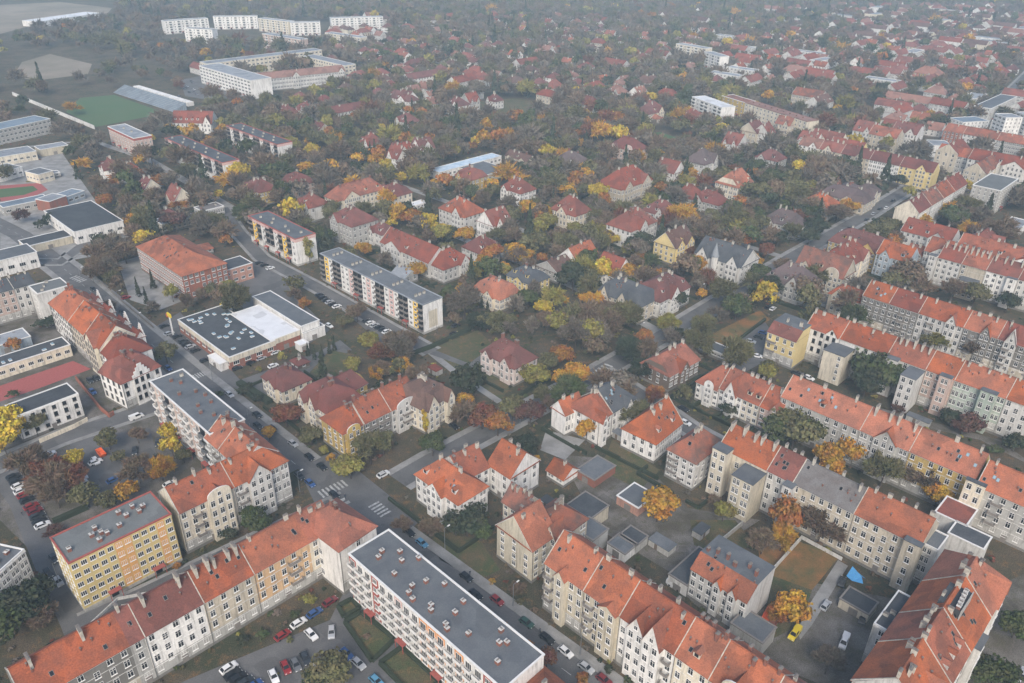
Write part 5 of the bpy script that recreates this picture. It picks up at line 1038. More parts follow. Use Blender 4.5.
o = mb.build('far_town', WM); o['kind'] = 'stuff'; o['label'] = 'the farthest houses of the town, roofs fading into the haze'
hall('warehouse', 'long low white warehouse by the pale field at the top left', (38, 22), (101, 13), 7, 30, 'white', 'whiteroof', 'warehouse')
# clipped hedges round the nearer villa gardens
for root, auto, rc_ in list(THINGS):
    if root.name.split('.')[0] != 'villa' or math.hypot(rc_[0], rc_[1]) > 560: continue
    cx, cy, a_, hx, hy = rc_; c_, s_ = math.cos(a_), math.sin(a_); X, Y = hx+6.5, hy+6; cs_ = [(-X, -Y), (X, -Y), (X, Y), (-X, Y)]; mb = MB(); cnt = 0
    for (ax_, ay_), (bx_, by_) in zip(cs_, cs_[1:]+cs_[:1]):
        for q_ in range(5):
            t0, t1 = q_/5, (q_+1)/5; p_ = [(ax_+(bx_-ax_)*t, ay_+(by_-ay_)*t) for t in (t0, (t0+t1)/2, t1)]; w_ = [(cx+c_*x-s_*y, cy+s_*x+c_*y) for x, y in p_]
            if any(fast_hit(x, y, .8) or near_road(x, y, 1) for x, y in w_) or fr.random() < .12: continue
            (xa, ya), _, (xb, yb) = w_; dx, dy = xb-xa, yb-ya; l_ = math.hypot(dx, dy); nx, ny = -dy/l_*.35, dx/l_*.35; hh_ = fr.uniform(1.0, 1.7)
            mb.loft([[(xa-nx, ya-ny, z), (xb-nx, yb-ny, z), (xb+nx, yb+ny, z), (xa+nx, ya+ny, z)] for z in (0, hh_)], 0); cnt += 1
    if cnt > 2:
        o = mb.build('garden_hedge', ['hedge']); tag(o, None, 'hedge', 'hedges round the villa gardens'); THINGS.append((o, ('hedge', 'broken line of garden hedge'), (cx, cy-1, 0, 3, 3)))
        px_ = 0
# ------------------------------------------------------------------ trees
TC = dict(gold=(.42,.23,.03), orange=(.3,.13,.035), rust=(.17,.07,.04), yellow=(.46,.34,.04), ygreen=(.22,.20,.05), olive=(.115,.11,.05), green=(.06,.08,.03), dgreen=(.035,.048,.027), brown=(.15,.108,.072), grey=(.135,.115,.09), wine=(.1,.05,.04))
TN = dict(gold='golden', orange='orange', rust='rust red', yellow='bright yellow', ygreen='yellow green', olive='olive', green='green', dgreen='dark green', brown='brown', grey='bare grey', wine='wine red')
def crown_pts(kind, n, seed, size):
    g = np.random.default_rng(seed)
    if kind == 'conifer':
        z = g.random(n)**1.3; rr = (1-z)*(.75+.25*np.sin(z*40))*.62*np.sqrt(g.random(n)*.6+.4); a = g.random(n)*6.283
        c = np.stack([rr*np.cos(a), rr*np.sin(a), .08+z*.92], 1)
        nrm = np.stack([np.cos(a), np.sin(a), np.full(n, .5)], 1)
    else:
        k = {'leafy': 18, 'bare': 22, 'poplar': 12}[kind]
        cc = g.normal(size=(k, 3)); cc /= np.linalg.norm(cc, axis=1)[:, None]; cc[:, 2] = np.abs(cc[:, 2])*1.15-.45; cc *= (.35+.35*g.random((k, 1)))
        rad = .28+.2*g.random(k)
        if kind == 'bare': cc *= 1.2; rad = .14+.22*g.random(k)
        if kind == 'poplar': cc[:, :2] *= .45; rad *= .6; cc[:, 2] = g.random(k)*1.5-.8
        i = g.integers(0, k, n); d = g.normal(size=(n, 3)); d /= np.linalg.norm(d, axis=1)[:, None]; q = (g.random(n)**.4)[:, None]
        p = cc[i]+d*q*rad[i][:, None]*np.array([1, 1, .85 if kind != 'poplar' else 1.3])
        c = p.copy(); c[:, 2] = .6+p[:, 2]*.42
        nrm = d+p*.4
    nrm = nrm+g.normal(size=(n, 3))*.7; nrm /= np.linalg.norm(nrm, axis=1)[:, None]
    t = np.cross(nrm, g.normal(size=(n, 3))); t /= np.linalg.norm(t, axis=1)[:, None]; b = np.cross(nrm, t)
    s = size*(.6+.8*g.random(n))[:, None]
    if kind == 'bare':
        t = c-np.array([0, 0, .35]); t += g.normal(size=(n, 3))*.35; t /= np.linalg.norm(t, axis=1)[:, None]; b = np.cross(t, g.normal(size=(n, 3))); b /= np.linalg.norm(b, axis=1)[:, None]
        tt, bb = t*s*1.5, b*s*.2
    else: tt, bb = t*s*.6, b*s*.5
    V = np.stack([c-tt-bb*.4, c+bb-tt*.1, c+tt+bb*.3, c-bb+tt*.1], 1)
    V[:, :, 2] = c[:, None, 2]+(V[:, :, 2]-c[:, None, 2])*.55      # heights are later stretched by the tree height
    return V.reshape(-1, 3)
def quads_mesh(name, V, mats):
    me = bpy.data.meshes.new(name); n = len(V)//4
    me.vertices.add(len(V)); me.vertices.foreach_set('co', V.astype(np.float32).ravel())
    me.loops.add(4*n); me.loops.foreach_set('vertex_index', np.arange(4*n, dtype=np.int32))
    me.polygons.add(n); me.polygons.foreach_set('loop_start', np.arange(0, 4*n, 4, dtype=np.int32))
    try: me.polygons.foreach_set('loop_total', np.full(n, 4, dtype=np.int32))
    except Exception: pass
    for x in mats: me.materials.append(MAT[x])
    me.update(calc_edges=True); return me
CROWN = {k: [quads_mesh('crown', crown_pts(k, n, 10*i+j, s), ['leaf']) for j in range(m_)] for i, (k, n, s, m_) in enumerate((('leafy', 2000, .12, 5), ('bare', 2300, .15, 4), ('poplar', 1000, .11, 2), ('conifer', 1200, .1, 2)))}
def trunk_mesh(seed, bare):
    g = random.Random(seed); b = MB()
    b.tube([(0, 0, -.02), (0, 0, .1), (.02, .01, .3), (.04, 0, .62)], [.06, .045, .035, .015], 6)
    for i in range(9 if bare else 6):
        a = g.uniform(0, 6.28); z = g.uniform(.2, .45); l = g.uniform(.4, .8)
        b.tube([(0, 0, z), (math.cos(a)*l*.4, math.sin(a)*l*.4, z+.14), (math.cos(a)*l*.8, math.sin(a)*l*.8, z+.34)], [.026, .016, .006], 4)
    return b.mesh('trunk', ['bark'])
TRUNK = [trunk_mesh(s, s > 1) for s in range(4)]
TREES = []      # x, y, r, h, colour key, kind
def tr(t, lst):
    for it in lst:
        x, y, r, h, c = it[:5]; k = it[5] if len(it) > 5 else 'leafy'
        px, py = T(t, x, y); w = G(px, py, h*.6)
        TREES.append((w[0], w[1], r*(1.12 if h > 4.2 else 1), h*1.28 if h > 4.2 else h, c, k, 1))
B_ = 'bare'; P_ = 'poplar'; C_ = 'conifer'
tr('A0', [(210, 60, 4.5, 9, 'rust', B_), (155, 70, 5, 10, 'brown', B_), (170, 110, 4, 8, 'brown', B_), (385, 100, 3.4, 7, 'gold'), (330, 125, 3, 6, 'olive'), (255, 110, 4, 7, 'olive'), (420, 30, 4.5, 9, 'brown', B_), (60, 450, 6, 10, 'dgreen'), (110, 420, 5, 9, 'dgreen'), (20, 500, 5, 9, 'green'), (130, 480, 3.5, 6, 'brown', B_), (500, 30, 3.5, 8, 'gold', B_), (690, 220, 2.5, 4, 'dgreen'), (160, 215, 3, 3, 'wine', B_), (770, 170, 3.5, 6, 'green'), (540, 325, 1.5, 2, 'orange')])
tr('A1', [(175, 195, 4, 7, 'green'), (90, 225, 2.5, 4, 'dgreen'), (335, 425, 2, 4, 'ygreen'), (400, 650, 5, 9, 'olive'), (350, 675, 3, 6, 'green'), (460, 25, 4.5, 7, 'ygreen'), (130, 550, 2, 2.5, 'dgreen'), (190, 535, 2, 2.5, 'green'), (290, 470, 1.6, 2.5, 'green'), (620, 200, 2.5, 5, 'brown', B_)])
tr('A4', [(205, 190, 6, 9, 'dgreen'), (170, 200, 3.5, 7, 'dgreen'), (245, 215, 3.5, 7, 'green'), (450, 610, 2.6, 5, 'rust'), (395, 562, 1.3, 2.5, 'orange'), (320, 505, 1.3, 2.5, 'orange'), (282, 370, 1.2, 2.5, 'gold'), (360, 390, 2.5, 4, 'brown', B_), (100, 205, 3, 5, 'brown', B_), (560, 670, 2, 4, 'orange'), (640, 640, 1.5, 2.5, 'dgreen'), (620, 560, 1.5, 2, 'dgreen')])
tr('A6', [(180, 145, 6.3, 9.5, 'gold'), (380, 160, 3.2, 6, 'ygreen'), (572, 175, 4.6, 13, 'orange'), (560, 240, 3.5, 8, 'gold', B_), (500, 255, 4, 7, 'brown', B_), (590, 455, 4.2, 9, 'gold'), (545, 470, 2.5, 6, 'orange', B_), (680, 205, 5, 11, 'brown', B_), (700, 620, 3, 7, 'grey', B_), (715, 25, 4, 7, 'gold'), (350, 120, 2, 4, 'brown', B_)])
tr('A8', [(260, 35, 4.5, 9, 'olive'), (395, 60, 5, 11, 'brown', B_), (425, 105, 4, 8, 'gold'), (600, 660, 5, 8, 'green'), (560, 640, 3, 6, 'olive'), (665, 510, 4, 7, 'green'), (60, 200, 4, 9, 'brown', B_), (300, 340, 2.5, 4, 'green'), (95, 25, 3, 6, 'gold')])
tr('B0', [(505, 285, 4.5, 8, 'olive'), (20, 505, 6.5, 12, 'yellow'), (8, 560, 4, 8, 'yellow'), (105, 505, 3, 8, 'olive', B_), (225, 615, 3.3, 7, 'yellow'), (330, 550, 4, 7, 'olive'), (70, 640, 5, 10, 'brown', B_), (150, 655, 5, 10, 'rust', B_), (110, 610, 4, 8, 'brown', B_), (515, 530, 3, 8, 'yellow'), (525, 575, 3.5, 8, 'yellow'), (490, 640, 3.5, 8, 'gold', B_), (560, 600, 2.5, 5, 'olive'), (40, 262, 3, 6, 'orange'), (575, 75, 4.5, 9, 'ygreen'), (525, 100, 3, 8, 'ygreen'), (700, 85, 4, 7, 'ygreen'), (650, 95, 3.5, 7, 'olive'), (465, 60, 2.5, 8, 'dgreen', C_), (420, 85, 2.2, 8, 'dgreen', C_), (445, 110, 2, 7, 'dgreen', C_), (160, 190, 4, 5, 'dgreen'), (130, 200, 3.5, 4.5, 'dgreen'), (300, 15, 4, 10, 'brown', B_), (330, 30, 4, 11, 'grey', B_), (280, 40, 3.5, 9, 'brown', B_), (320, 150, 4, 7, 'grey', B_), (360, 205, 2.5, 5, 'grey', B_), (570, 130, 3, 8, 'brown', B_), (465, 150, 2.5, 6, 'grey', B_), (620, 110, 3, 6, 'brown', B_), (480, 610, 2.5, 4, 'dgreen'), (420, 540, 3, 5, 'brown', B_), (360, 600, 3, 4, 'olive'), (740, 400, 3, 3, 'dgreen'), (40, 410, 2.5, 4, 'green'), (690, 530, 2, 3, 'green')])
tr('B1', [(262, 478, 5, 8, 'rust'), (210, 532, 2.6, 5, 'gold'), (520, 580, 5.5, 10, 'olive', B_), (560, 560, 4, 8, 'olive'), (440, 632, 4, 6, 'ygreen'), (340, 540, 4, 6, 'olive'), (690, 500, 1.8, 9, 'yellow', P_), (712, 570, 3.5, 7, 'green'), (380, 580, 2, 4, 'ygreen'), (400, 605, 2, 4, 'gold'), (520, 250, 4, 8, 'ygreen'), (465, 322, 3.5, 6, 'ygreen'), (600, 265, 6, 11, 'brown', B_), (560, 290, 5, 9, 'rust', B_), (555, 335, 4, 6, 'brown', B_), (320, 135, 3, 5, 'orange', B_), (290, 110, 3, 6, 'brown', B_), (440, 190, 3.5, 6, 'olive'), (670, 30, 3, 6, 'gold'), (330, 275, 1.6, 5, 'dgreen', C_), (350, 285, 1.6, 5, 'dgreen', C_), (372, 280, 1.6, 5, 'dgreen', C_), (395, 268, 1.6, 5, 'dgreen', C_), (410, 255, 1.5, 6, 'dgreen', C_), (405, 350, 2, 2, 'green'), (620, 330, 4, 7, 'gold', B_), (640, 250, 4, 8, 'brown', B_), (250, 300, 1.8, 5, 'ygreen'), (180, 335, 1.5, 4, 'ygreen'), (560, 395, 4, 5, 'dgreen'), (540, 350, 3, 5, 'gold', B_), (480, 160, 4, 8, 'brown', B_), (150, 385, 2.5, 3, 'dgreen'), (180, 420, 2.5, 3, 'dgreen'), (60, 410, 2, 3, 'green')])
tr('B4', [(415, 355, 5.5, 9, 'ygreen'), (495, 292, 4.5, 8, 'orange'), (540, 350, 5, 9, 'gold'), (455, 315, 4, 8, 'olive'), (512, 370, 5, 9, 'gold'), (200, 432, 3.2, 6, 'gold'), (300, 505, 5, 8, 'orange'), (252, 480, 5, 9, 'rust'), (345, 455, 4.5, 9, 'olive'), (400, 470, 5, 9, 'wine'), (385, 570, 4.5, 7, 'dgreen'), (440, 415, 3, 7, 'olive', B_), (572, 525, 3.2, 9, 'gold'), (600, 485, 3, 7, 'brown', B_), (440, 150, 4.5, 8, 'yellow'), (390, 122, 6, 8, 'green'), (490, 190, 5.5, 9, 'ygreen'), (450, 190, 4, 8, 'brown', B_), (530, 60, 7, 11, 'dgreen'), (575, 75, 6, 10, 'dgreen'), (615, 35, 5, 9, 'yellow'), (685, 48, 5, 9, 'gold'), (590, 130, 5, 10, 'gold', B_), (620, 185, 5, 10, 'olive', B_), (742, 240, 3.5, 7, 'orange'), (700, 275, 5.5, 9, 'dgreen', B_), (650, 170, 6, 11, 'brown', B_), (700, 170, 6, 11, 'olive', B_), (560, 230, 6, 11, 'brown', B_), (60, 30, 3.5, 6, 'gold'), (245, 15, 3, 6, 'gold'), (600, 230, 6, 11, 'grey', B_), (190, 95, 3, 7, 'gold', B_), (200, 150, 5, 8, 'olive', B_), (245, 190, 5, 7, 'dgreen', B_), (310, 185, 5, 7, 'olive', B_), (325, 30, 3.5, 7, 'gold', P_), (250, 130, 2, 5, 'dgreen', C_), (268, 145, 1.8, 5, 'dgreen', C_), (780, 415, 3.5, 7, 'orange', B_), (160, 130, 4, 8, 'brown', B_), (420, 605, 1.5, 2.5, 'gold'), (540, 470, 2, 4, 'gold'), (100, 560, 4, 7, 'green'), (470, 440, 3, 6, 'brown', B_)])
tr('B6', [(225, 120, 5.5, 9, 'dgreen'), (300, 65, 4, 9, 'brown', B_), (312, 108, 2.8, 6, 'gold'), (140, 237, 3.3, 7, 'orange'), (95, 285, 5, 8, 'dgreen', B_), (140, 330, 5, 8, 'dgreen', B_), (210, 200, 4.5, 9, 'ygreen', B_), (235, 230, 3.5, 6, 'dgreen'), (385, 100, 6, 11, 'olive', B_), (420, 145, 6, 11, 'green'), (467, 105, 2.6, 7, 'yellow'), (170, 425, 3, 7, 'rust', B_), (395, 455, 3.5, 5, 'dgreen'), (600, 520, 8.5, 13, 'olive'), (545, 530, 6.5, 11, 'green'), (655, 505, 7, 12, 'green'), (740, 530, 6.5, 13, 'gold', B_), (770, 580, 5, 10, 'gold'), (700, 605, 5, 9, 'gold'), (515, 330, 3.5, 6, 'olive'), (290, 245, 2.5, 4, 'gold'), (625, 85, 7, 12, 'brown'), (660, 50, 6, 12, 'olive', B_), (30, 200, 6, 12, 'brown', B_), (70, 170, 6, 11, 'olive', B_), (490, 40, 5, 9, 'green'), (320, 195, 5, 8, 'olive', B_), (270, 425, 1.6, 5, 'dgreen', C_), (285, 435, 1.5, 4, 'dgreen', C_), (520, 80, 5, 10, 'dgreen', B_), (570, 30, 5, 10, 'brown', B_)])
tr('B8', [(225, 330, 8, 15, 'green'), (272, 355, 7.5, 14, 'green'), (205, 375, 6.5, 11, 'dgreen'), (255, 300, 7, 15, 'green'), (525, 500, 4, 7, 'wine'), (500, 515, 3.5, 5, 'wine'), (330, 50, 8, 13, 'brown'), (290, 70, 6, 11, 'olive'), (470, 95, 5.5, 11, 'brown', B_), (540, 105, 6, 11, 'olive'), (430, 245, 4.5, 8, 'ygreen', B_), (390, 250, 3.5, 6, 'olive', B_), (260, 645, 5, 11, 'olive', B_), (385, 650, 5, 10, 'brown', B_), (150, 155, 4, 6, 'green'), (210, 175, 4.5, 6, 'green'), (640, 130, 5, 9, 'dgreen'), (530, 275, 4, 9, 'brown', B_), (300, 455, 3, 3, 'wine', B_), (660, 560, 4, 6, 'dgreen'), (460, 480, 4, 5, 'dgreen'), (600, 580, 3, 3, 'green')])
tr('C0', [(322, 432, 4.5, 9, 'orange'), (418, 485, 6.5, 10, 'gold'), (500, 372, 7, 10, 'orange'), (410, 355, 6, 10, 'orange'), (428, 310, 5, 9, 'gold'), (462, 290, 6.5, 11, 'dgreen'), (520, 210, 4, 9, 'gold'), (640, 252, 6, 9, 'gold'), (730, 345, 6.5, 13, 'yellow'), (668, 415, 4, 7, 'yellow'), (536, 495, 7, 11, 'wine'), (65, 478, 4, 7, 'wine', B_), (125, 505, 4, 6, 'dgreen'), (150, 488, 3.5, 7, 'dgreen'), (20, 350, 5, 9, 'olive', B_), (255, 320, 5, 8, 'gold', B_), (235, 340, 4, 9, 'dgreen', C_), (290, 600, 6, 11, 'brown', B_), (340, 575, 7, 12, 'grey', B_), (320, 640, 6, 11, 'brown', B_), (380, 590, 6, 10, 'brown', B_), (470, 590, 3, 11, 'dgreen', C_), (570, 340, 6, 9, 'olive', B_), (600, 360, 5, 9, 'dgreen', C_), (750, 465, 6, 9, 'green', B_), (545, 445, 5, 6, 'orange', B_), (410, 440, 7, 10, 'olive'), (390, 420, 6, 9, 'brown', B_), (440, 520, 4, 6, 'ygreen'), (360, 370, 5, 9, 'orange', B_), (455, 355, 6, 9, 'rust', B_), (220, 150, 6, 9, 'gold', B_), (680, 215, 5, 9, 'gold'), (625, 490, 6, 9, 'olive', B_), (650, 500, 6, 9, 'olive', B_), (600, 430, 5, 8, 'brown', B_), (25, 620, 4, 8, 'gold', B_)])
tr('C2', [(275, 262, 7.5, 13, 'ygreen'), (340, 278, 6, 10, 'yellow'), (330, 338, 6.5, 11, 'gold'), (370, 335, 5, 9, 'yellow'), (395, 222, 4.5, 9, 'orange'), (118, 342, 5, 12, 'yellow'), (655, 328, 5.5, 10, 'yellow'), (700, 455, 6, 18, 'dgreen', C_), (645, 482, 6, 9, 'orange'), (402, 455, 5.5, 10, 'olive'), (332, 580, 3.5, 13, 'ygreen', P_), (385, 540, 5, 9, 'green'), (495, 582, 4, 7, 'gold', B_), (740, 530, 5.5, 10, 'yellow'), (665, 645, 5, 8, 'gold'), (150, 460, 6, 9, 'green', B_), (522, 285, 4, 12, 'dgreen', C_), (498, 270, 4, 9, 'olive'), (462, 72, 5, 9, 'yellow'), (720, 95, 7, 20, 'dgreen', C_), (650, 150, 5, 14, 'dgreen', C_), (605, 365, 5, 8, 'yellow', B_), (30, 250, 6, 8, 'gold'), (195, 200, 7, 10, 'gold', B_), (540, 30, 8, 14, 'olive', B_)])
tr('C4', [(450, 500, 6, 11, 'ygreen'), (390, 460, 5.5, 12, 'gold'), (440, 470, 5, 10, 'gold'), (350, 590, 5.5, 10, 'gold'), (380, 605, 5.5, 9, 'gold'), (400, 545, 5, 10, 'ygreen'), (285, 595, 5.5, 10, 'orange'), (197, 540, 6, 10, 'gold'), (130, 535, 6, 11, 'ygreen'), (30, 482, 6, 9, 'orange'), (85, 455, 6, 17, 'dgreen', C_), (512, 402, 6.5, 10, 'gold'), (525, 478, 1.8, 11, 'dgreen', C_), (640, 552, 4, 7, 'gold'), (615, 645, 6, 10, 'yellow'), (680, 655, 6, 9, 'gold'), (725, 565, 6, 9, 'dgreen'), (530, 655, 7, 12, 'dgreen'), (268, 200, 4.5, 9, 'gold', B_), (155, 92, 5.5, 10, 'gold', B_), (465, 182, 7, 11, 'olive'), (545, 227, 4, 8, 'orange'), (670, 168, 5, 9, 'gold', B_), (786, 290, 4.5, 8, 'yellow'), (415, 342, 6.5, 11, 'green', B_), (670, 388, 5, 9, 'gold', B_), (215, 405, 5, 10, 'green'), (300, 545, 6, 9, 'olive', B_), (235, 640, 5, 8, 'gold', P_), (250, 620, 3, 8, 'gold'), (480, 560, 3, 8, 'brown', B_), (500, 200, 7, 11, 'brown', B_), (430, 220, 7, 11, 'olive', B_), (550, 340, 4, 9, 'gold', B_), (40, 320, 5, 9, 'yellow'), (370, 460, 3, 11, 'green', C_), (570, 250, 5, 12, 'dgreen', C_)])
tr('C6', [(245, 485, 8, 14, 'gold', B_), (230, 500, 6, 11, 'orange'), (410, 500, 7.5, 11, 'ygreen'), (440, 490, 5, 9, 'yellow'), (340, 485, 6, 10, 'olive'), (290, 442, 5, 10, 'dgreen', C_), (130, 555, 6, 10, 'dgreen'), (75, 655, 6, 10, 'gold'), (15, 640, 6, 11, 'yellow'), (30, 548, 4, 8, 'yellow', B_), (512, 585, 4, 9, 'rust'), (455, 555, 4, 9, 'orange'), (470, 620, 4, 8, 'gold', B_), (365, 292, 5, 9, 'gold'), (182, 296, 5, 8, 'gold'), (580, 400, 10, 15, 'olive'), (535, 370, 9, 14, 'green'), (485, 410, 10, 14, 'olive'), (640, 390, 6, 10, 'ygreen'), (700, 382, 6, 10, 'rust', B_), (660, 330, 9, 14, 'brown', B_), (590, 280, 5.5, 10, 'ygreen'), (660, 510, 7, 10, 'dgreen'), (545, 545, 6, 9, 'dgreen'), (130, 612, 4, 8, 'orange'), (240, 340, 3, 10, 'dgreen', C_), (370, 150, 8, 12, 'dgreen'), (300, 630, 4, 9, 'gold', B_), (740, 320, 8, 12, 'dgreen'), (270, 350, 5, 9, 'gold', B_), (60, 400, 5, 9, 'rust', B_), (620, 470, 7, 10, 'dgreen'), (730, 470, 6, 10, 'brown', B_), (480, 330, 7, 11, 'green'), (30, 120, 7, 11, 'olive'), (55, 170, 7, 11, 'ygreen', B_)])
tr('C8', [(370, 500, 5.5, 11, 'gold'), (270, 515, 7, 12, 'olive'), (290, 550, 6, 9, 'brown'), (335, 655, 8, 13, 'brown'), (470, 480, 8, 12, 'green'), (510, 450, 8, 12, 'olive', B_), (540, 480, 6, 11, 'brown', B_), (300, 372, 6, 9, 'dgreen'), (520, 525, 6, 10, 'gold', B_), (600, 530, 8, 12, 'brown', B_), (60, 350, 8, 12, 'brown'), (30, 320, 7, 11, 'dgreen'), (140, 335, 8, 12, 'green', B_), (120, 215, 7, 11, 'dgreen'), (540, 165, 8, 12, 'brown', B_), (210, 70, 7, 10, 'dgreen'), (150, 450, 5, 9, 'gold', B_), (30, 540, 5, 9, 'dgreen'), (120, 470, 5, 9, 'olive', B_)])
# scatter: how wooded each 64 px square of the photo is (0-9), read off the photo
DENS = ["3445678999987666", "1224588999877655", "1444788998776743", "0466776769877433", "0411222579874342", "0301002548952211", "0100024368321111", "0100110000000100", "0000000000000000", "0000000000000000", "0000000000000000"]
srng = random.Random(5)
def dens(px, py):
    i = int(py//62.1); j = int(px//64)
    i = min(max(i, 0), 10); j = min(max(j, 0), 15)
    return int(DENS[i][j])/9
BUCK = {}
for cx, cy, a, hx, hy in USED:
    for ix in range(int((cx-60)//40), int((cx+60)//40)+1):
        for iy in range(int((cy-60)//40), int((cy+60)//40)+1): BUCK.setdefault((ix, iy), []).append((cx, cy, a, hx, hy))
def hit(x, y, mg):
    for cx, cy, a, hx, hy in BUCK.get((int(x//40), int(y//40)), ()):
        dx, dy = x-cx, y-cy; c, s = math.cos(a), math.sin(a)
        if abs(c*dx+s*dy) < hx+mg and abs(-s*dx+c*dy) < hy+mg: return True
    return False
def inpoly(x, y, w):
    ins = False
    for (x0, y0), (x1, y1) in zip(w, w[1:]+w[:1]):
        if (y0 > y) != (y1 > y) and x < (x1-x0)*(y-y0)/(y1-y0)+x0: ins = not ins
    return ins
SHB = [(min(p[0] for p in w), max(p[0] for p in w), min(p[1] for p in w), max(p[1] for p in w), w) for w in SHEETS]
def sheet_hit(x, y): return any(a < x < b and c < y < d and inpoly(x, y, w) for a, b, c, d, w in SHB)
TREES = [t for t in TREES if not hit(t[0], t[1], -3.5)] 
def pick_col(px, py, dist):
    q = srng.random(); warm = .15 if 100 < py < 330 and 350 < px < 760 and dist < 700 else .07 if dist < 800 else .04
    if q < warm*.5: return srng.choice(('gold', 'orange', 'yellow')), 'leafy'
    if q < warm: return srng.choice(('gold', 'rust', 'ygreen')), 'bare'
    if q < warm+.08: return 'dgreen', srng.choice(('conifer', 'leafy', 'leafy'))
    if q < warm+.26: return srng.choice(('olive', 'green', 'olive')), srng.choice(('leafy', 'leafy', 'bare'))
    if q < warm+.29: return 'ygreen', 'leafy'
    return srng.choice(('brown', 'brown', 'grey', 'grey', 'olive')), srng.choice(('bare', 'bare', 'bare', 'leafy'))
CLEAR = [[G(*p) for p in q] for q in ([(765, 268), (885, 197), (905, 205), (905, 215), (800, 288)], [(455, 372), (520, 345), (600, 372), (560, 395), (480, 400)], [(50, 86), (200, 92), (205, 124), (125, 142), (90, 140), (55, 118)], [(0, 0), (118, 0), (118, 20), (0, 40)], [(12, 50), (98, 50), (98, 82), (5, 86)], [(432, 168), (505, 150), (512, 168), (445, 188)], [(150, 152), (165, 142), (232, 182), (215, 192)], [(160, 24), (390, 22), (390, 47), (160, 47)],
    [(190, 92), (262, 80), (350, 73), (352, 90), (250, 108)], [(240, 245), (300, 272), (330, 290), (330, 300), (240, 262)], [(690, 108), (810, 122), (812, 140), (690, 122)], [(700, 255), (760, 258), (760, 285), (700, 285)], [(100, 150), (150, 150), (150, 165), (100, 165)], [(8, 16), (110, 10), (110, 24), (8, 30)], [(900, 205), (945, 190), (950, 215), (905, 232)], [(985, 130), (1030, 130), (1030, 150), (985, 150)])]
def scatter(y0, y1, step, wmul):
    y = y0; 
    while y < y1:
        half = y*.72+60; x = -half
        while x < half:
            xx, yy = x+srng.uniform(-.5, .5)*step, y+srng.uniform(-.5, .5)*step; x += step
            px, py = P(xx, yy)
            if not (-40 < px < 1064 and -30 < py < 700): continue
            if srng.random() > dens(px, py)*wmul: continue
            r = srng.triangular(.26, .8, .5)*step*(1.0 if step < 12 else .8)
            if hit(xx, yy, r*.35) or near_road(xx, yy, 1) or sheet_hit(xx, yy) or any(inpoly(xx, yy, w) for w in CLEAR): continue
            dd = math.hypot(xx, yy)
            if any(hit(xx+xx/dd*q_, yy+yy/dd*q_, 0) for q_ in (5, 11, 17)) and srng.random() < (.75 if yy < 800 else .5): continue      # keep most house fronts in view
            c, k = pick_col(px, py, yy)
            h = r*srng.uniform(2.1, 3.2); h = min(h, 20)
            TREES.append((xx, yy, r*1.12, h if k != 'conifer' else h*1.4, c, k, 0))
        y += step
scatter(150, 480, 9, 1.05); scatter(480, 900, 10, 1.1); scatter(900, 2300, 13.5, 1.1)
# the 300 that show largest are trees of their own, the rest is one mass
def score(t):
    px, py = P(t[0], t[1], t[3]*.6)
    if not (0 < px < 1024 and 0 < py < 683): return -1
    return t[2]*t[3]/(t[0]**2+t[1]**2+ALT**2)*(4 if t[6] else 1)
TREES.sort(key=score, reverse=True)
NEAR, REST = TREES[:298], TREES[298:]
for i, (x, y, r, h, c, k, _) in enumerate(NEAR):
    nm = {'conifer': 'conifer_tree', 'bare': 'thin_leaved_tree', 'poplar': 'columnar_tree', 'leafy': 'leafy_tree'}[k]
    if h < 4.2: nm = 'garden_shrub'
    root = empty(nm, (x, y, 0), srng.uniform(0, 6.28))
    g = srng; j = .82+.36*g.random(); base = TC[c]
    tk = inst('trunk', TRUNK[i % 2 + (2 if k == 'bare' else 0)], root, (0, 0, 0), 0, 0, (r*.9, r*.9, h))
    o = inst('crown', CROWN[k][i % len(CROWN[k])], root, (0, 0, 0), g.uniform(0, 6), 0, (r*(1.15 if k != 'poplar' else 1.6), r*(1.15 if k != 'poplar' else 1.6), h))
    o.color = (base[0]*j, base[1]*j, base[2]*j, 1)
    tag(root, None, 'shrub' if h < 4.2 else 'tree', 'garden shrubs' if h < 4.2 else 'trees among the houses')
    sz = '' if r < 4.5 else ('broad ' if r < 6.5 else 'huge ')
    THINGS.append((root, ('tree', sz+TN[c]+' '+{'conifer': 'conifer', 'bare': 'thin leaved tree', 'poplar': 'slender tree', 'leafy': 'tree'}[k] if h >= 4.2 else TN[c]+' shrub'), (x, y, 0, r, r)))
TMPL = {k: [crown_pts(k, n, 77+j, s).reshape(-1, 4, 3) for j in range(4)] for k, n, s in (('leafy', 600, .165), ('bare', 600, .22), ('poplar', 300, .17), ('conifer', 300, .17))}
TMPF = {k: [crown_pts(k, n, 177+j, s).reshape(-1, 4, 3) for j in range(4)] for k, n, s in (('leafy', 130, .3), ('bare', 130, .38), ('poplar', 100, .25), ('conifer', 100, .25))}
TMPM = {k: [crown_pts(k, n, 277+j, s).reshape(-1, 4, 3) for j in range(4)] for k, n, s in (('leafy', 330, .21), ('bare', 330, .28), ('poplar', 150, .22), ('conifer', 150, .22))}
vs, cs = [], []; g = np.random.default_rng(3)
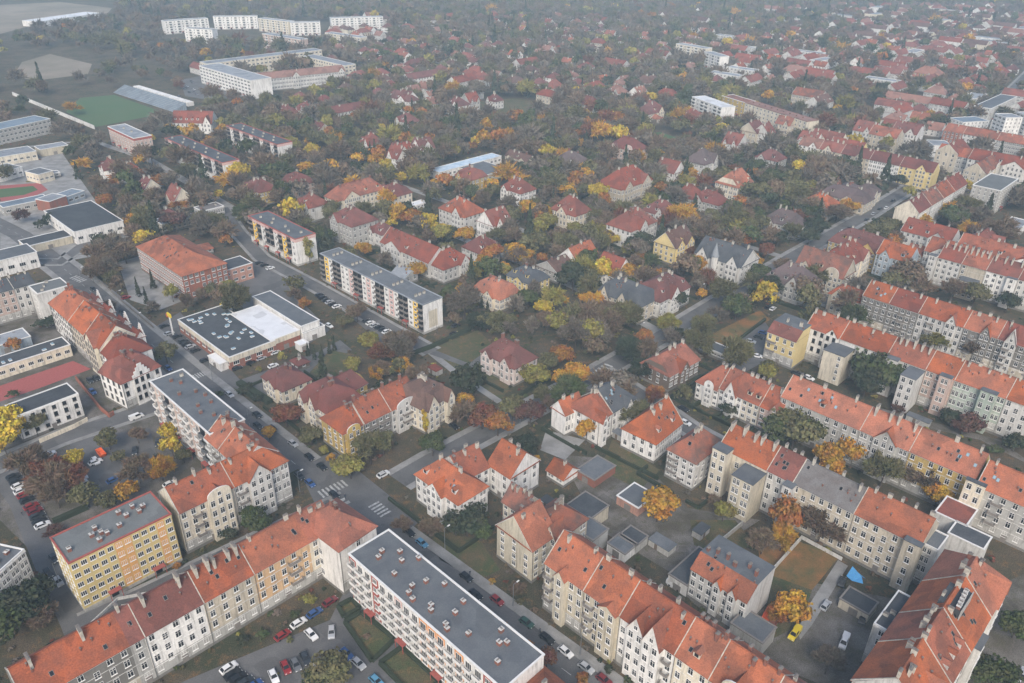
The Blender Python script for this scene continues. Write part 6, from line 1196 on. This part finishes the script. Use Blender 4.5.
for (x, y, r, h, c, k, _) in REST:
    tm = (TMPL if y < 480 else TMPM if y < 850 else TMPF)[k][srng.randrange(4)]
    a = srng.uniform(0, 6.28); ca, sa = math.cos(a)*r*1.12, math.sin(a)*r*1.12
    q = np.empty_like(tm); q[..., 0] = tm[..., 0]*ca-tm[..., 1]*sa+x; q[..., 1] = tm[..., 0]*sa+tm[..., 1]*ca+y; q[..., 2] = tm[..., 2]*h
    vs.append(q.reshape(-1, 3)); b = np.array(TC[c])*(.78+.44*srng.random()); cs.append(np.repeat(np.array([[*b, 1.]]), len(tm), 0))
def low_growth():
    y = 125
    while y < 620:
        st = 3.4 if y < 330 else 5.0; half = y*.72+60; x = -half
        while x < half:
            xx, yy = x+srng.uniform(-.5, .5)*st, y+srng.uniform(-.5, .5)*st; x += st
            px, py = P(xx, yy)
            if not (-10 < px < 1034 and -30 < py < 700): continue
            near = hit(xx, yy, 2.6)
            if srng.random() > (.7 if near else .22+.45*dens(px, py)): continue
            r = srng.triangular(.35, 1.6, .6)
            if hit(xx, yy, r*.6) or near_road(xx, yy, r*.5) or sheet_hit(xx, yy) and srng.random() < .96: continue
            yield (xx, yy, r, srng.uniform(.7, 2.2), srng.choice(('brown', 'olive', 'dgreen', 'green', 'rust', 'brown', 'ygreen', 'grey')))
        y += st
uv, uc = [], []
TU = [crown_pts('leafy', 46, 400+j, .5).reshape(-1, 4, 3) for j in range(5)]
for (x, y, r, h, c) in low_growth():
    tm = TU[srng.randrange(5)]; q = tm*np.array([r*1.1, r*1.1, h])+np.array([x, y, -h*.25]); uv.append(q.reshape(-1, 3)); b = np.array(TC[c])*(.7+.5*srng.random()); uc.append(np.repeat(np.array([[*b, 1.]]), len(tm), 0))
U_ = np.concatenate(uv); me = quads_mesh('undergrowth', U_, ['leafmass']); at_ = me.attributes.new('Col', 'FLOAT_COLOR', 'FACE'); at_.data.foreach_set('color', np.concatenate(uc).astype(np.float32).ravel())
o = bpy.data.objects.new('undergrowth', me); link(o); o['kind'] = 'stuff'; o['label'] = 'low bushes and dead growth between the houses'
V_ = np.concatenate(vs); Cc = np.concatenate(cs); me = quads_mesh('woodland', V_, ['leafmass'])
at_ = me.attributes.new('Col', 'FLOAT_COLOR', 'FACE'); at_.data.foreach_set('color', Cc.astype(np.float32).ravel())
o = bpy.data.objects.new('woodland', me); link(o); o['kind'] = 'stuff'; o['label'] = 'autumn trees filling the gardens, parks and the far woods'
print('TREES', len(TREES), 'quads', len(V_)//4)
# ------------------------------------------------------------------ vehicles
def car_parts(kind):
    b = MB(); w = .86
    if kind == 'car': prof = [(-2.15, .32), (-2.2, .72), (-2.0, .9), (-1.0, .96), (1.0, .95), (1.85, .84), (2.15, .62), (2.18, .3)]; cab = (-1.95, 1.0, -1.35, .25, .94, 1.44)
    elif kind == 'van': prof = [(-2.5, .35), (-2.55, 1.1), (-2.5, 1.25), (1.3, 1.2), (2.2, 1.05), (2.5, .7), (2.5, .32)]; cab = (-2.5, 1.6, -2.4, .95, 1.2, 1.95)
    n = len(prof); L1 = [(x, -w, z) for x, z in prof]; L2 = [(x, w, z) for x, z in prof]
    b.quad(*L1); b.quad(*L2[::-1])
    for i in range(n):
        j = (i+1) % n; b.quad(L1[i], L2[i], L2[j], L1[j])
    x0, x1, x2, x3, z0, z1 = cab; b.box(x2-.05, x3+.05, -.64, .64, z1-.03, z1+.03)
    if kind == 'van': b.box(-2.45, -.5, -.83, .83, 1.2, 1.9)
    gl = MB(); gl.loft([[(x0, -.8, z0), (x1, -.8, z0), (x1, .8, z0), (x0, .8, z0)], [(x2, -.63, z1), (x3, -.63, z1), (x3, .63, z1), (x2, .63, z1)]], 0)
    for xa, xb in ((x0, x2), (x1, x3)):
        for s in (-1, 1): b.loft([[(xa-.05, s*.8-.04, z0), (xa+.05, s*.8-.04, z0), (xa+.05, s*.8+.04, z0), (xa-.05, s*.8+.04, z0)], [(xb-.05, s*.63-.04, z1), (xb+.05, s*.63-.04, z1), (xb+.05, s*.63+.04, z1), (xb-.05, s*.63+.04, z1)]], 0)
    wh = MB(); k = 10; ring = [(.32*math.cos(2*math.pi*i/k), .32*math.sin(2*math.pi*i/k)) for i in range(k)]
    wh.loft([[(x, -.1, z) for x, z in ring], [(x, .1, z) for x, z in ring]][::-1], 0, base=True)
    hl = MB(); hl.box(-.06, .04, -.18, .18, -.07, .07)
    return b.mesh('body', ['carpaint']), gl.mesh('windows', ['glass']), wh.mesh('wheel', ['tyre']), hl.mesh('headlight', ['trim'])
CP = {k: car_parts(k) for k in ('car', 'van')}
CC = dict(black=(.012,.013,.015), dark=(.03,.035,.04), grey=(.12,.125,.13), silver=(.38,.39,.4), white=(.7,.7,.69), red=(.24,.02,.02), dred=(.16,.015,.02), blue=(.03,.08,.22), lblue=(.09,.25,.38), green=(.03,.08,.06), yellow=(.65,.5,.03))
def car(px, py, col, g='d1', kind='car', flip=False, group='parked cars', moving=False):
    w = G(px, py, .7); an = GRID[g] if isinstance(g, str) else R(g)
    an += R(rnd.uniform(-2.5, 2.5))+(math.pi if flip else 0)
    root = empty('parked_car' if kind == 'car' else 'delivery_van', (w[0], w[1], 0.03), an); b, gl, wh, hl = CP[kind]
    o = inst('body', b, root, (0, 0, 0)); o.color = (*CC[col], 1); inst('windows', gl, root, (0, 0, 0))
    for x in (-1.35, 1.4):
        for y in (-.8, .8): inst('wheel', wh, root, (x, y, .32))
    for y in (-.55, .55): inst('headlight', hl, root, (2.15 if kind == 'car' else 2.48, y, .6))
    tag(root, None, 'car' if kind == 'car' else 'van', group if kind == 'car' else None)
    THINGS.append((root, ('car', {'black': 'black', 'dark': 'dark', 'grey': 'grey', 'silver': 'silver', 'white': 'white', 'red': 'red', 'dred': 'dark red', 'blue': 'blue', 'lblue': 'light blue', 'green': 'dark green', 'yellow': 'yellow'}[col]+(' parked car' if kind == 'car' else ' van')), (w[0], w[1], 0, 2, 1)))
    return root
def cars(t, lst):
    for it in lst: 
        px, py = T(t, it[0], it[1]); car(px, py, *it[2:])
cars('A4', [(28, 220, 'black'), (67, 253, 'lblue'), (203, 357, 'black'), (232, 411, 'black'), (297, 428, 'red'), (388, 497, 'green'), (450, 545, 'black'), (507, 586, 'white'), (570, 635, 'silver'), (625, 672, 'dred'), (58, 296, 'white')])
cars('A1', [(410, 105, 'black'), (303, 46, 'black'), (337, 70, 'blue'), (373, 19, 'dark'), (561, 42, 'white', 'd2'), (253, 535, 'red', 'd2'), (302, 498, 'white', 'd2'), (351, 467, 'blue', 'd2'), (398, 432, 'dred', 'd2'), (340, 533, 'white'), (403, 525, 'silver', -80), (88, 635, 'white', 'd2'), (262, 633, 'red', -58), (293, 625, 'grey', -58), (322, 606, 'dark', -58), (225, 661, 'white', -58), (375, 616, 'white', 'd2'), (448, 592, 'blue'), (485, 622, 'silver'), (540, 676, 'lblue'), (100, 655, 'black', 'd2'), (117, 667, 'black', 'd2'), (138, 680, 'dark', 'd2'), (165, 690, 'blue', 'd2')])
cars('A0', [(42, 50, 'dark', 'd2'), (50, 63, 'black', 'd2'), (58, 77, 'white', 'd2'), (65, 93, 'white', 'd2'), (74, 105, 'red', 'd2'), (83, 121, 'black', 'd2'), (95, 140, 'red', 'd2'), (107, 155, 'dred', 'd2'), (114, 170, 'dark', 'd2'), (122, 187, 'black', 'd2'), (130, 198, 'white', 'd2'), (165, 300, 'dark'), (147, 345, 'black'), (178, 371, 'silver'), (255, 46, 'white'), (264, 71, 'white'), (347, 60, 'blue', 'd2'), (292, 5, 'white', 'd2'), (462, 18, 'dark', 'd2'), (470, 27, 'black', 'd2'), (520, 72, 'white', 'd2')])
cars('B0', [(285, 88, 'dark'), (375, 158, 'black'), (385, 114, 'red', 'd2'), (503, 201, 'black', 'd2'), (518, 224, 'silver', 'd2'), (543, 233, 'black', 'd2'), (560, 247, 'dark', 'd2'), (571, 256, 'black', 'd2'), (583, 264, 'silver', 'd2'), (598, 276, 'black', 'd2'), (628, 306, 'black', 'd2'), (418, 480, 'white', 'd2', 'van'), (275, 368, 'dark', 'd1'), (294, 361, 'black', 'd1'), (283, 402, 'blue', 'd1'), (150, 594, 'white', 'd2'), (292, 614, 'white'), (412, 583, 'dark', -70), (483, 558, 'dark', -70), (465, 630, 'black', 'd2'), (460, 640, 'dark', 'd2'), (40, 662, 'dark', 'd2'), (703, 411, 'silver'), (786, 474, 'black'), (726, 330, 'dark', 'd2'), (767, 313, 'black', 'd2'), (463, 156, 'dark', 'd2'), (515, 330, 'blue')])
cars('B1', [(187, 300, 'silver', 'd2'), (230, 282, 'white', 'd2'), (224, 323, 'white', 'd2'), (177, 473, 'dark'), (177, 506, 'black'), (222, 515, 'black'), (285, 561, 'silver'), (335, 602, 'black'), (373, 632, 'black'), (305, 661, 'dark'), (561, 656, 'white', 'd2'), (395, 200, 'white'), (365, 106, 'dark', 'd2'), (375, 114, 'black', 'd2'), (386, 121, 'dark', 'd2'), (397, 128, 'silver', 'd2'), (408, 135, 'black', 'd2'), (419, 141, 'white', 'd2'), (510, 185, 'dark', 'd2'), (522, 192, 'white', 'd2'), (535, 199, 'silver', 'd2'), (548, 205, 'black', 'd2'), (560, 212, 'dark', 'd2'), (572, 218, 'white', 'd2'), (180, 8, 'dark', 'd2'), (197, 15, 'black', 'd2'), (215, 24, 'white', 'd2')])
cars('B4', [(165, 508, 'black'), (170, 200, 'dark', 'd2'), (165, 225, 'black', 'd2'), (160, 180, 'grey', 'd2')])
cars('B6', [(462, 248, 'silver', -30), (486, 235, 'dark', -30), (500, 222, 'blue', -30), (482, 293, 'white', -20), (530, 148, 'white', 'd2'), (515, 144, 'dark', 'd2'), (262, 497, 'white', 'd1'), (256, 455, 'black', 'd1'), (640, 360, 'white'), (600, 345, 'dark'), (620, 352, 'black')])
cars('A6', [(742, 371, 'dark', 60), (692, 444, 'silver', 50)]); cars('A8', [(192, 484, 'dark', 60), (660, 682, 'white', 'd2'), (684, 652, 'silver', 'd2')])
car(*T('A6', 748, 556), 'white', 55, 'van', True, moving=True); car(*T('A6', 597, 531), 'yellow', 50, 'van', True); car(*T('A6', 230, 384), 'white', 'd1', 'van')
cars('C8', [(130, 524, 'white', 'd2'), (152, 513, 'dark', 'd2'), (160, 524, 'white', 'd2'), (205, 488, 'dark', 'd2'), (225, 470, 'silver', 'd2'), (245, 455, 'dark', 'd2'), (265, 452, 'white', 'd2'), (285, 430, 'dark', 'd2'), (90, 558, 'dark', 'd2'), (400, 330, 'white', 'd2'), (420, 205, 'dark', 'd2')])
for i in range(26):
    px, py = 175+fr.random()*70, 80+fr.random()*18
    car(px, py, fr.choice(('white', 'dark', 'silver', 'grey')), 'd1')
for p, c in (((55, 195), 'white'), ((98, 250), 'silver'), ((90, 275), 'dark'), ((335, 478), 'silver'), ((150, 352), 'dark'), ((170, 368), 'silver')): pass
# lorry by the shop
w = G(*T('B0', 697, 152), 1.5); root = empty('lorry', (w[0], w[1], 0), GA); tag(root, 'yellow box lorry unloading beside the skylit shop', 'lorry'); THINGS.append((root, None, (w[0], w[1], 0, 4, 2)))
mb = MB(); mb.box(-4.5, 2.2, -1.2, 1.2, .9, 3.6); mb.build('cargo_box', ['signyel'], root); mb = MB(); mb.box(2.4, 4.4, -1.15, 1.15, .6, 2.8); mb.box(3.0, 4.2, -1.1, 1.1, 2.8, 3.1); mb.build('cab', ['w_white'], root)
mb = MB(); mb.box(4.38, 4.45, -1.0, 1.0, 1.6, 2.6); mb.build('windscreen', ['glass'], root)
for x in (-3.2, -2.2, 3.2):
    for y in (-1.0, 1.0): inst('wheel', CP['car'][2], root, (x, y, .45), 0, 0, (1.4, 1.4, 1.4))
# skips
def skip(px, py, g, m_, label):
    w = G(px, py, .7); root = empty('skip_container', (w[0], w[1], 0.02), R(g) if not isinstance(g, str) else GRID[g]); tag(root, label, 'skip'); THINGS.append((root, None, (w[0], w[1], 0, 3, 2)))
    mb = MB(); mb.loft([[(-1.6, -.9, .1), (1.6, -.9, .1), (1.6, .9, .1), (-1.6, .9, .1)], [(-2.4, -1.0, 1.5), (2.4, -1.0, 1.5), (2.4, 1.0, 1.5), (-2.4, 1.0, 1.5)], [(-2.25, -.85, 1.5), (2.25, -.85, 1.5), (2.25, .85, 1.5), (-2.25, .85, 1.5)], [(-1.6, -.8, .9), (1.6, -.8, .9), (1.6, .8, .9), (-1.6, .8, .9)]], 0)
    mb.build('bin', [m_], root)
skip(*T('B0', 310, 592), 'd1', 'orangepl', 'orange skip in the car park left of the pinkish block of flats'); skip(*T('A6', 513, 477), 55, 'orangepl', 'orange red skip beside the gable of the small yard tenement'); skip(*T('A6', 535, 490), 55, 'w_brick', 'smaller rust coloured skip under the yellow tree')
# blue tarpaulin over a frame and the orange awning
w = G(*T('A8', 172, 362), 2); mb = MB(); mb.quad((-2.2, -1.6, 2.4), (-.4, -1.9, 2.1), (-.2, .1, 4.2), (-1.8, .1, 5.2)); mb.quad((-.4, -1.9, 2.1), (2.4, -1.2, 2.5), (1.2, .1, 3.4), (-.2, .1, 4.2)); mb.quad((-1.8, .1, 5.2), (-.2, .1, 4.2), (0, 1.9, 2.3), (-2.2, 1.6, 3)); mb.quad((-.2, .1, 4.2), (1.2, .1, 3.4), (2.0, 1.5, 2.2), (0, 1.9, 2.3))
o = mb.build('tarpaulin', ['bluetarp'], None, (w[0], w[1], 0), GA); tag(o, 'bright blue tarpaulin tented over the garage row', 'tarpaulin')
a0 = G(*T('A4', 590, 415), 13.5); mb = MB(); mb.quad((-2, -2.4, 0), (2, -2.4, 0), (2, 0, 1.2), (-2, 0, 1.2)); mb.quad((-2, -2.4, -.3), (2, -2.4, -.3), (2, -2.4, 0), (-2, -2.4, 0)); o = mb.build('awning', ['orangepl'], None, (a0[0], a0[1], 13.5), GA); tag(o, 'orange awning over a balcony of the sandy terrace', 'awning')
# the shop sign pylon
w = G(*T('B0', 532, 235)); root = empty('sign_pylon', (w[0], w[1], 0), GA); tag(root, 'tall white pylon with yellow and red sign panels beside the shop parking', 'sign')
mb = MB(); mb.box(-.25, .25, -.25, .25, 0, 10); mb.build('pole', ['trim'], root); mb = MB(); mb.box(-1.6, 1.6, -.3, .3, 9.6, 11.2); mb.build('sign_panel', ['signyel'], root); mb = MB(); mb.box(-2.9, -1.7, -.25, .25, 8.8, 10.2); mb.build('sign_panel', ['signred'], root)
# street lamps
lamp0 = None
for i, (px, py) in enumerate([(445, 549), (513, 606), (580, 655), (213, 381), (300, 492), (250, 428), (120, 307), (82, 283), (140, 330), (360, 470), (520, 425), (640, 340), (700, 300), (60, 585)]):
    w = G(px, py); root = empty('street_lamp', (w[0], w[1], 0), GA+(math.pi/2)); tag(root, None, 'street lamp', 'street lamps')
    if lamp0 is None:
        mb = MB(); mb.tube([(0, 0, 0), (0, 0, 8)], [.11, .06], 6); mb.box(0, 1.6, -.04, .04, 7.9, 8.0); lamp0 = (mb.mesh('pole', ['steel']), None); mb = MB(); mb.box(1.2, 2.1, -.16, .16, 7.86, 8.06); lamp0 = (lamp0[0], mb.mesh('lamp_head', ['trim']))
    inst('pole', lamp0[0], root, (0, 0, 0)); inst('lamp_head', lamp0[1], root, (0, 0, 0)); THINGS.append((root, ('lamp', 'grey street lamp'), (w[0], w[1], 0, .2, .2)))
# people: a few walkers
def person_mesh():
    me = bpy.data.meshes.new('person'); J = [(0,0,.95),(0,0,1.2),(0,0,1.42),(0,0,1.54),(0,0,1.68),(.1,0,.9),(.13,.12,.5),(.13,.02,.06),(-.1,0,.9),(-.13,-.15,.5),(-.13,-.3,.1),(.2,0,1.4),(.26,-.08,1.12),(.25,.02,.88),(-.2,0,1.4),(-.26,.08,1.12),(-.25,.2,.9),(.13,.14,.04),(-.13,-.2,.04)]
    Ed = [(0,1),(1,2),(2,3),(3,4),(0,5),(5,6),(6,7),(0,8),(8,9),(9,10),(2,11),(11,12),(12,13),(2,14),(14,15),(15,16),(7,17),(10,18)]
    me.from_pydata(J, Ed, []); o = bpy.data.objects.new('person', me); COL.objects.link(o)
    md = o.modifiers.new('s', 'SKIN'); Rr = [.15,.14,.15,.06,.1,.1,.07,.045,.1,.07,.045,.06,.045,.035,.06,.045,.035,.04,.04]
    for v, r_ in zip(me.skin_vertices[0].data if me.skin_vertices else [], Rr): v.radius = (r_, r_*.8)
    o.modifiers.new('b', 'SUBSURF').levels = 1
    return o
import bmesh
def person(px, py, label, first=[None]):
    w = G(px, py)
    if first[0] is None:
        J = person_mesh(); me = J.data; 
        if not me.skin_vertices:
            bm = bmesh.new(); bm.from_mesh(me); ly = bm.verts.layers.skin.verify()
            Rr = [.15,.14,.15,.06,.1,.1,.07,.045,.1,.07,.045,.06,.045,.035,.06,.045,.035,.04,.04]
            for v, r_ in zip(bm.verts, Rr): v[ly].radius = (r_, r_*.8); v[ly].use_root = v.index == 0
            bm.to_mesh(me); bm.free()
        dg = bpy.context.evaluated_depsgraph_get(); m2 = bpy.data.meshes.new_from_object(J.evaluated_get(dg)); bpy.data.objects.remove(J)
        m2.materials.clear(); m2.materials.append(MAT['cloth']); m2.materials.append(MAT['skin'])
        for p in m2.polygons: p.material_index = 1 if p.center.z > 1.56 else 0
        first[0] = m2
    o = bpy.data.objects.new('person', first[0]); link(o); o.location = (w[0], w[1], .03); o.rotation_euler = (0, 0, rnd.uniform(0, 6)); tag(o, label, 'person')
person(*T('A0', 180, 617), 'person in dark clothes walking down the lane left of the yellow block'); person(207, 390.5, 'person in dark clothes on the pavement beside the pinkish block roof')
for _p, _l in (((345, 498), 'person in dark clothes beside the striped crossing'), ((470, 575), 'person in dark clothes on the pavement across from the long pale block'), ((540, 632), 'person in dark clothes on the pavement below the sandy terrace'), ((120, 318), 'person in dark clothes on the pavement by the school fence'), ((275, 470), 'person in dark clothes on the pavement by the corner tenement')): person(*_p, _l)
person(*T('A0', 70, 170), 'person in dark clothes walking past the row of parked cars')
# ------------------------------------------------------------------ labels that single out the repeated things
LM = [('the yellow block of flats', 115, 555), ('the pale long block of flats', 450, 640), ('the pinkish block of flats', 180, 420), ('the skylit shop', 222, 335), ('the brick school', 178, 262), ('the scroll gabled house', 140, 385), ('the yellow striped block', 375, 290), ('the shorter pink fascia block', 275, 240),
      ('the football pitch', 110, 110), ('the white office complex', 245, 75), ('the long white glass roof', 470, 163), ('the villa beside the shop', 285, 380), ('the big mansion', 380, 410), ('the lone pink villa', 510, 355), ('the crossing villa', 470, 480), ('the sandy gabled tenement', 520, 530), ('the golden yard tree', 658, 508),
      ('the small yard tenement', 722, 580), ('the blue tarpaulin', 856, 580), ('the huge corner tenement', 960, 620), ('the half slate villa', 590, 410), ('the steep orange villa', 655, 430), ('the garden row of villas', 740, 400), ('the yellow end tenement', 788, 335), ('the mint green tenement', 1000, 400), ('the ornate dark terrace', 930, 310),
      ('the turreted villa', 727, 255), ('the blank cream gable', 905, 210), ('the pale yellow block', 775, 112), ('the far cream terrace', 880, 160), ('the white tower block', 1005, 125), ('the solar roofed block', 965, 115), ('the horizon blocks', 250, 25), ('the red sports court', 40, 380), ('the white gym hall', 75, 220),
      ('the stadium side flats', 195, 155), ('the white stadium house', 195, 120), ('the big red hipped villa', 627, 180), ('the yellow gabled villa', 672, 245), ('the ochre villa', 472, 178), ('the cream halfhipped villa', 735, 185), ('the small orange cottage', 560, 475), ('the street terrace', 620, 600), ('the courtyard terrace', 200, 620), ('the flat roofed school', 45, 410),
      ('the lone top block', 355, 22), ('the upper cream block', 690, 48), ('the far yellow field', 40, 20), ('the grey office block', 1000, 195), ('the running track', 25, 192), ('the dark timbered villa', 680, 370), ('the bare field', 450, 350)]
ORD = ['', 'second', 'third', 'fourth', 'fifth', 'sixth', 'seventh', 'eighth', 'ninth', 'tenth', 'eleventh', 'twelfth', 'thirteenth', 'fourteenth', 'fifteenth', 'sixteenth', 'seventeenth', 'eighteenth', 'nineteenth', 'twentieth']
RC = dict(orange='orange', red='red', bright='bright orange', dred='dark red', brown='brown', pale='pale red', slate='slate', purple='mauve', mixed='patched red', tar='flat grey', dtar='dark flat', gtar='flat grey', tin='pale flat', whiteroof='white flat', oldgrey='grey', blueroof='blue grey', solar='white', signred='red')
WC = dict(lgrey='light grey', dgrey='dark grey', ochre='ochre', bluegrey='blue grey', sand='sandy')
cand = {}
for root, auto, rc_ in THINGS:
    if auto is None: continue
    x, y = rc_[0], rc_[1]; px, py = P(x, y, 3)
    if auto[0] in ('tree', 'car', 'lamp', 'hedge'): desc = auto[1]
    else: desc = ('small ' if rc_[3] < 6 else '')+WC.get(auto[0], auto[0])+' '+{'villa': 'villa', 'shed': 'shed', 'town_house': 'town house', 'far_house': 'house', 'far_tenement': 'tenement'}.get(root.name.split('.')[0], 'house')+' with '+RC.get(auto[1], auto[1])+' roof'
    desc = desc.replace('small ', '') if root.name.startswith('far') else desc
    lm = sorted(LM, key=lambda l: (l[1]-px)**2+1.6*(l[2]-py)**2)[0]
    dx, dy = px-lm[1], (py-lm[2])*1.3
    rel = ('right of' if dx > 0 else 'left of') if abs(dx) > abs(dy) else ('below' if dy > 0 else 'above')
    cand.setdefault((desc, rel, lm[0]), []).append((math.hypot(dx, dy), root))
for (desc, rel, lm), lst in cand.items():
    lst.sort(key=lambda t: t[0]); lm = lm[4:] if lm.startswith('the ') else lm; lm = 'the '+lm
    for i, (_, root) in enumerate(lst):
        if len(lst) == 1: s = '%s %s %s' % (desc, rel, lm)
        elif i == 0: s = 'nearest %s %s %s' % (desc, rel, lm)
        else: s = '%s nearest %s %s %s' % (ORD[min(i, 19)], desc, rel, lm)
        root['label'] = s
        if 'group' not in root: root['group'] = {'villa': 'villas of the garden quarter', 'far_house': 'houses of the far quarters', 'far_tenement': 'tenements of the far quarters', 'shed': 'small sheds'}.get(root.name.split('.')[0], 'houses of the town')
# ------------------------------------------------------------------ haze
hz = MB(); hz.box(-2600, 2900, -350, 4000, -2.0, 190)
o = hz.build('haze', []); o['kind'] = 'stuff'; M = bpy.data.materials.new('haze'); M.use_nodes = True; N = M.node_tree.nodes; N.clear()
out = N.new('ShaderNodeOutputMaterial'); pv = N.new('ShaderNodeVolumePrincipled'); pv.inputs['Color'].default_value = (.58, .8, 1, 1); pv.inputs['Density'].default_value = .00018; pv.inputs['Anisotropy'].default_value = -.35
M.node_tree.links.new(pv.outputs[0], out.inputs['Volume']); o.data.materials.append(M)
# make hedge face order irrelevant: nothing further
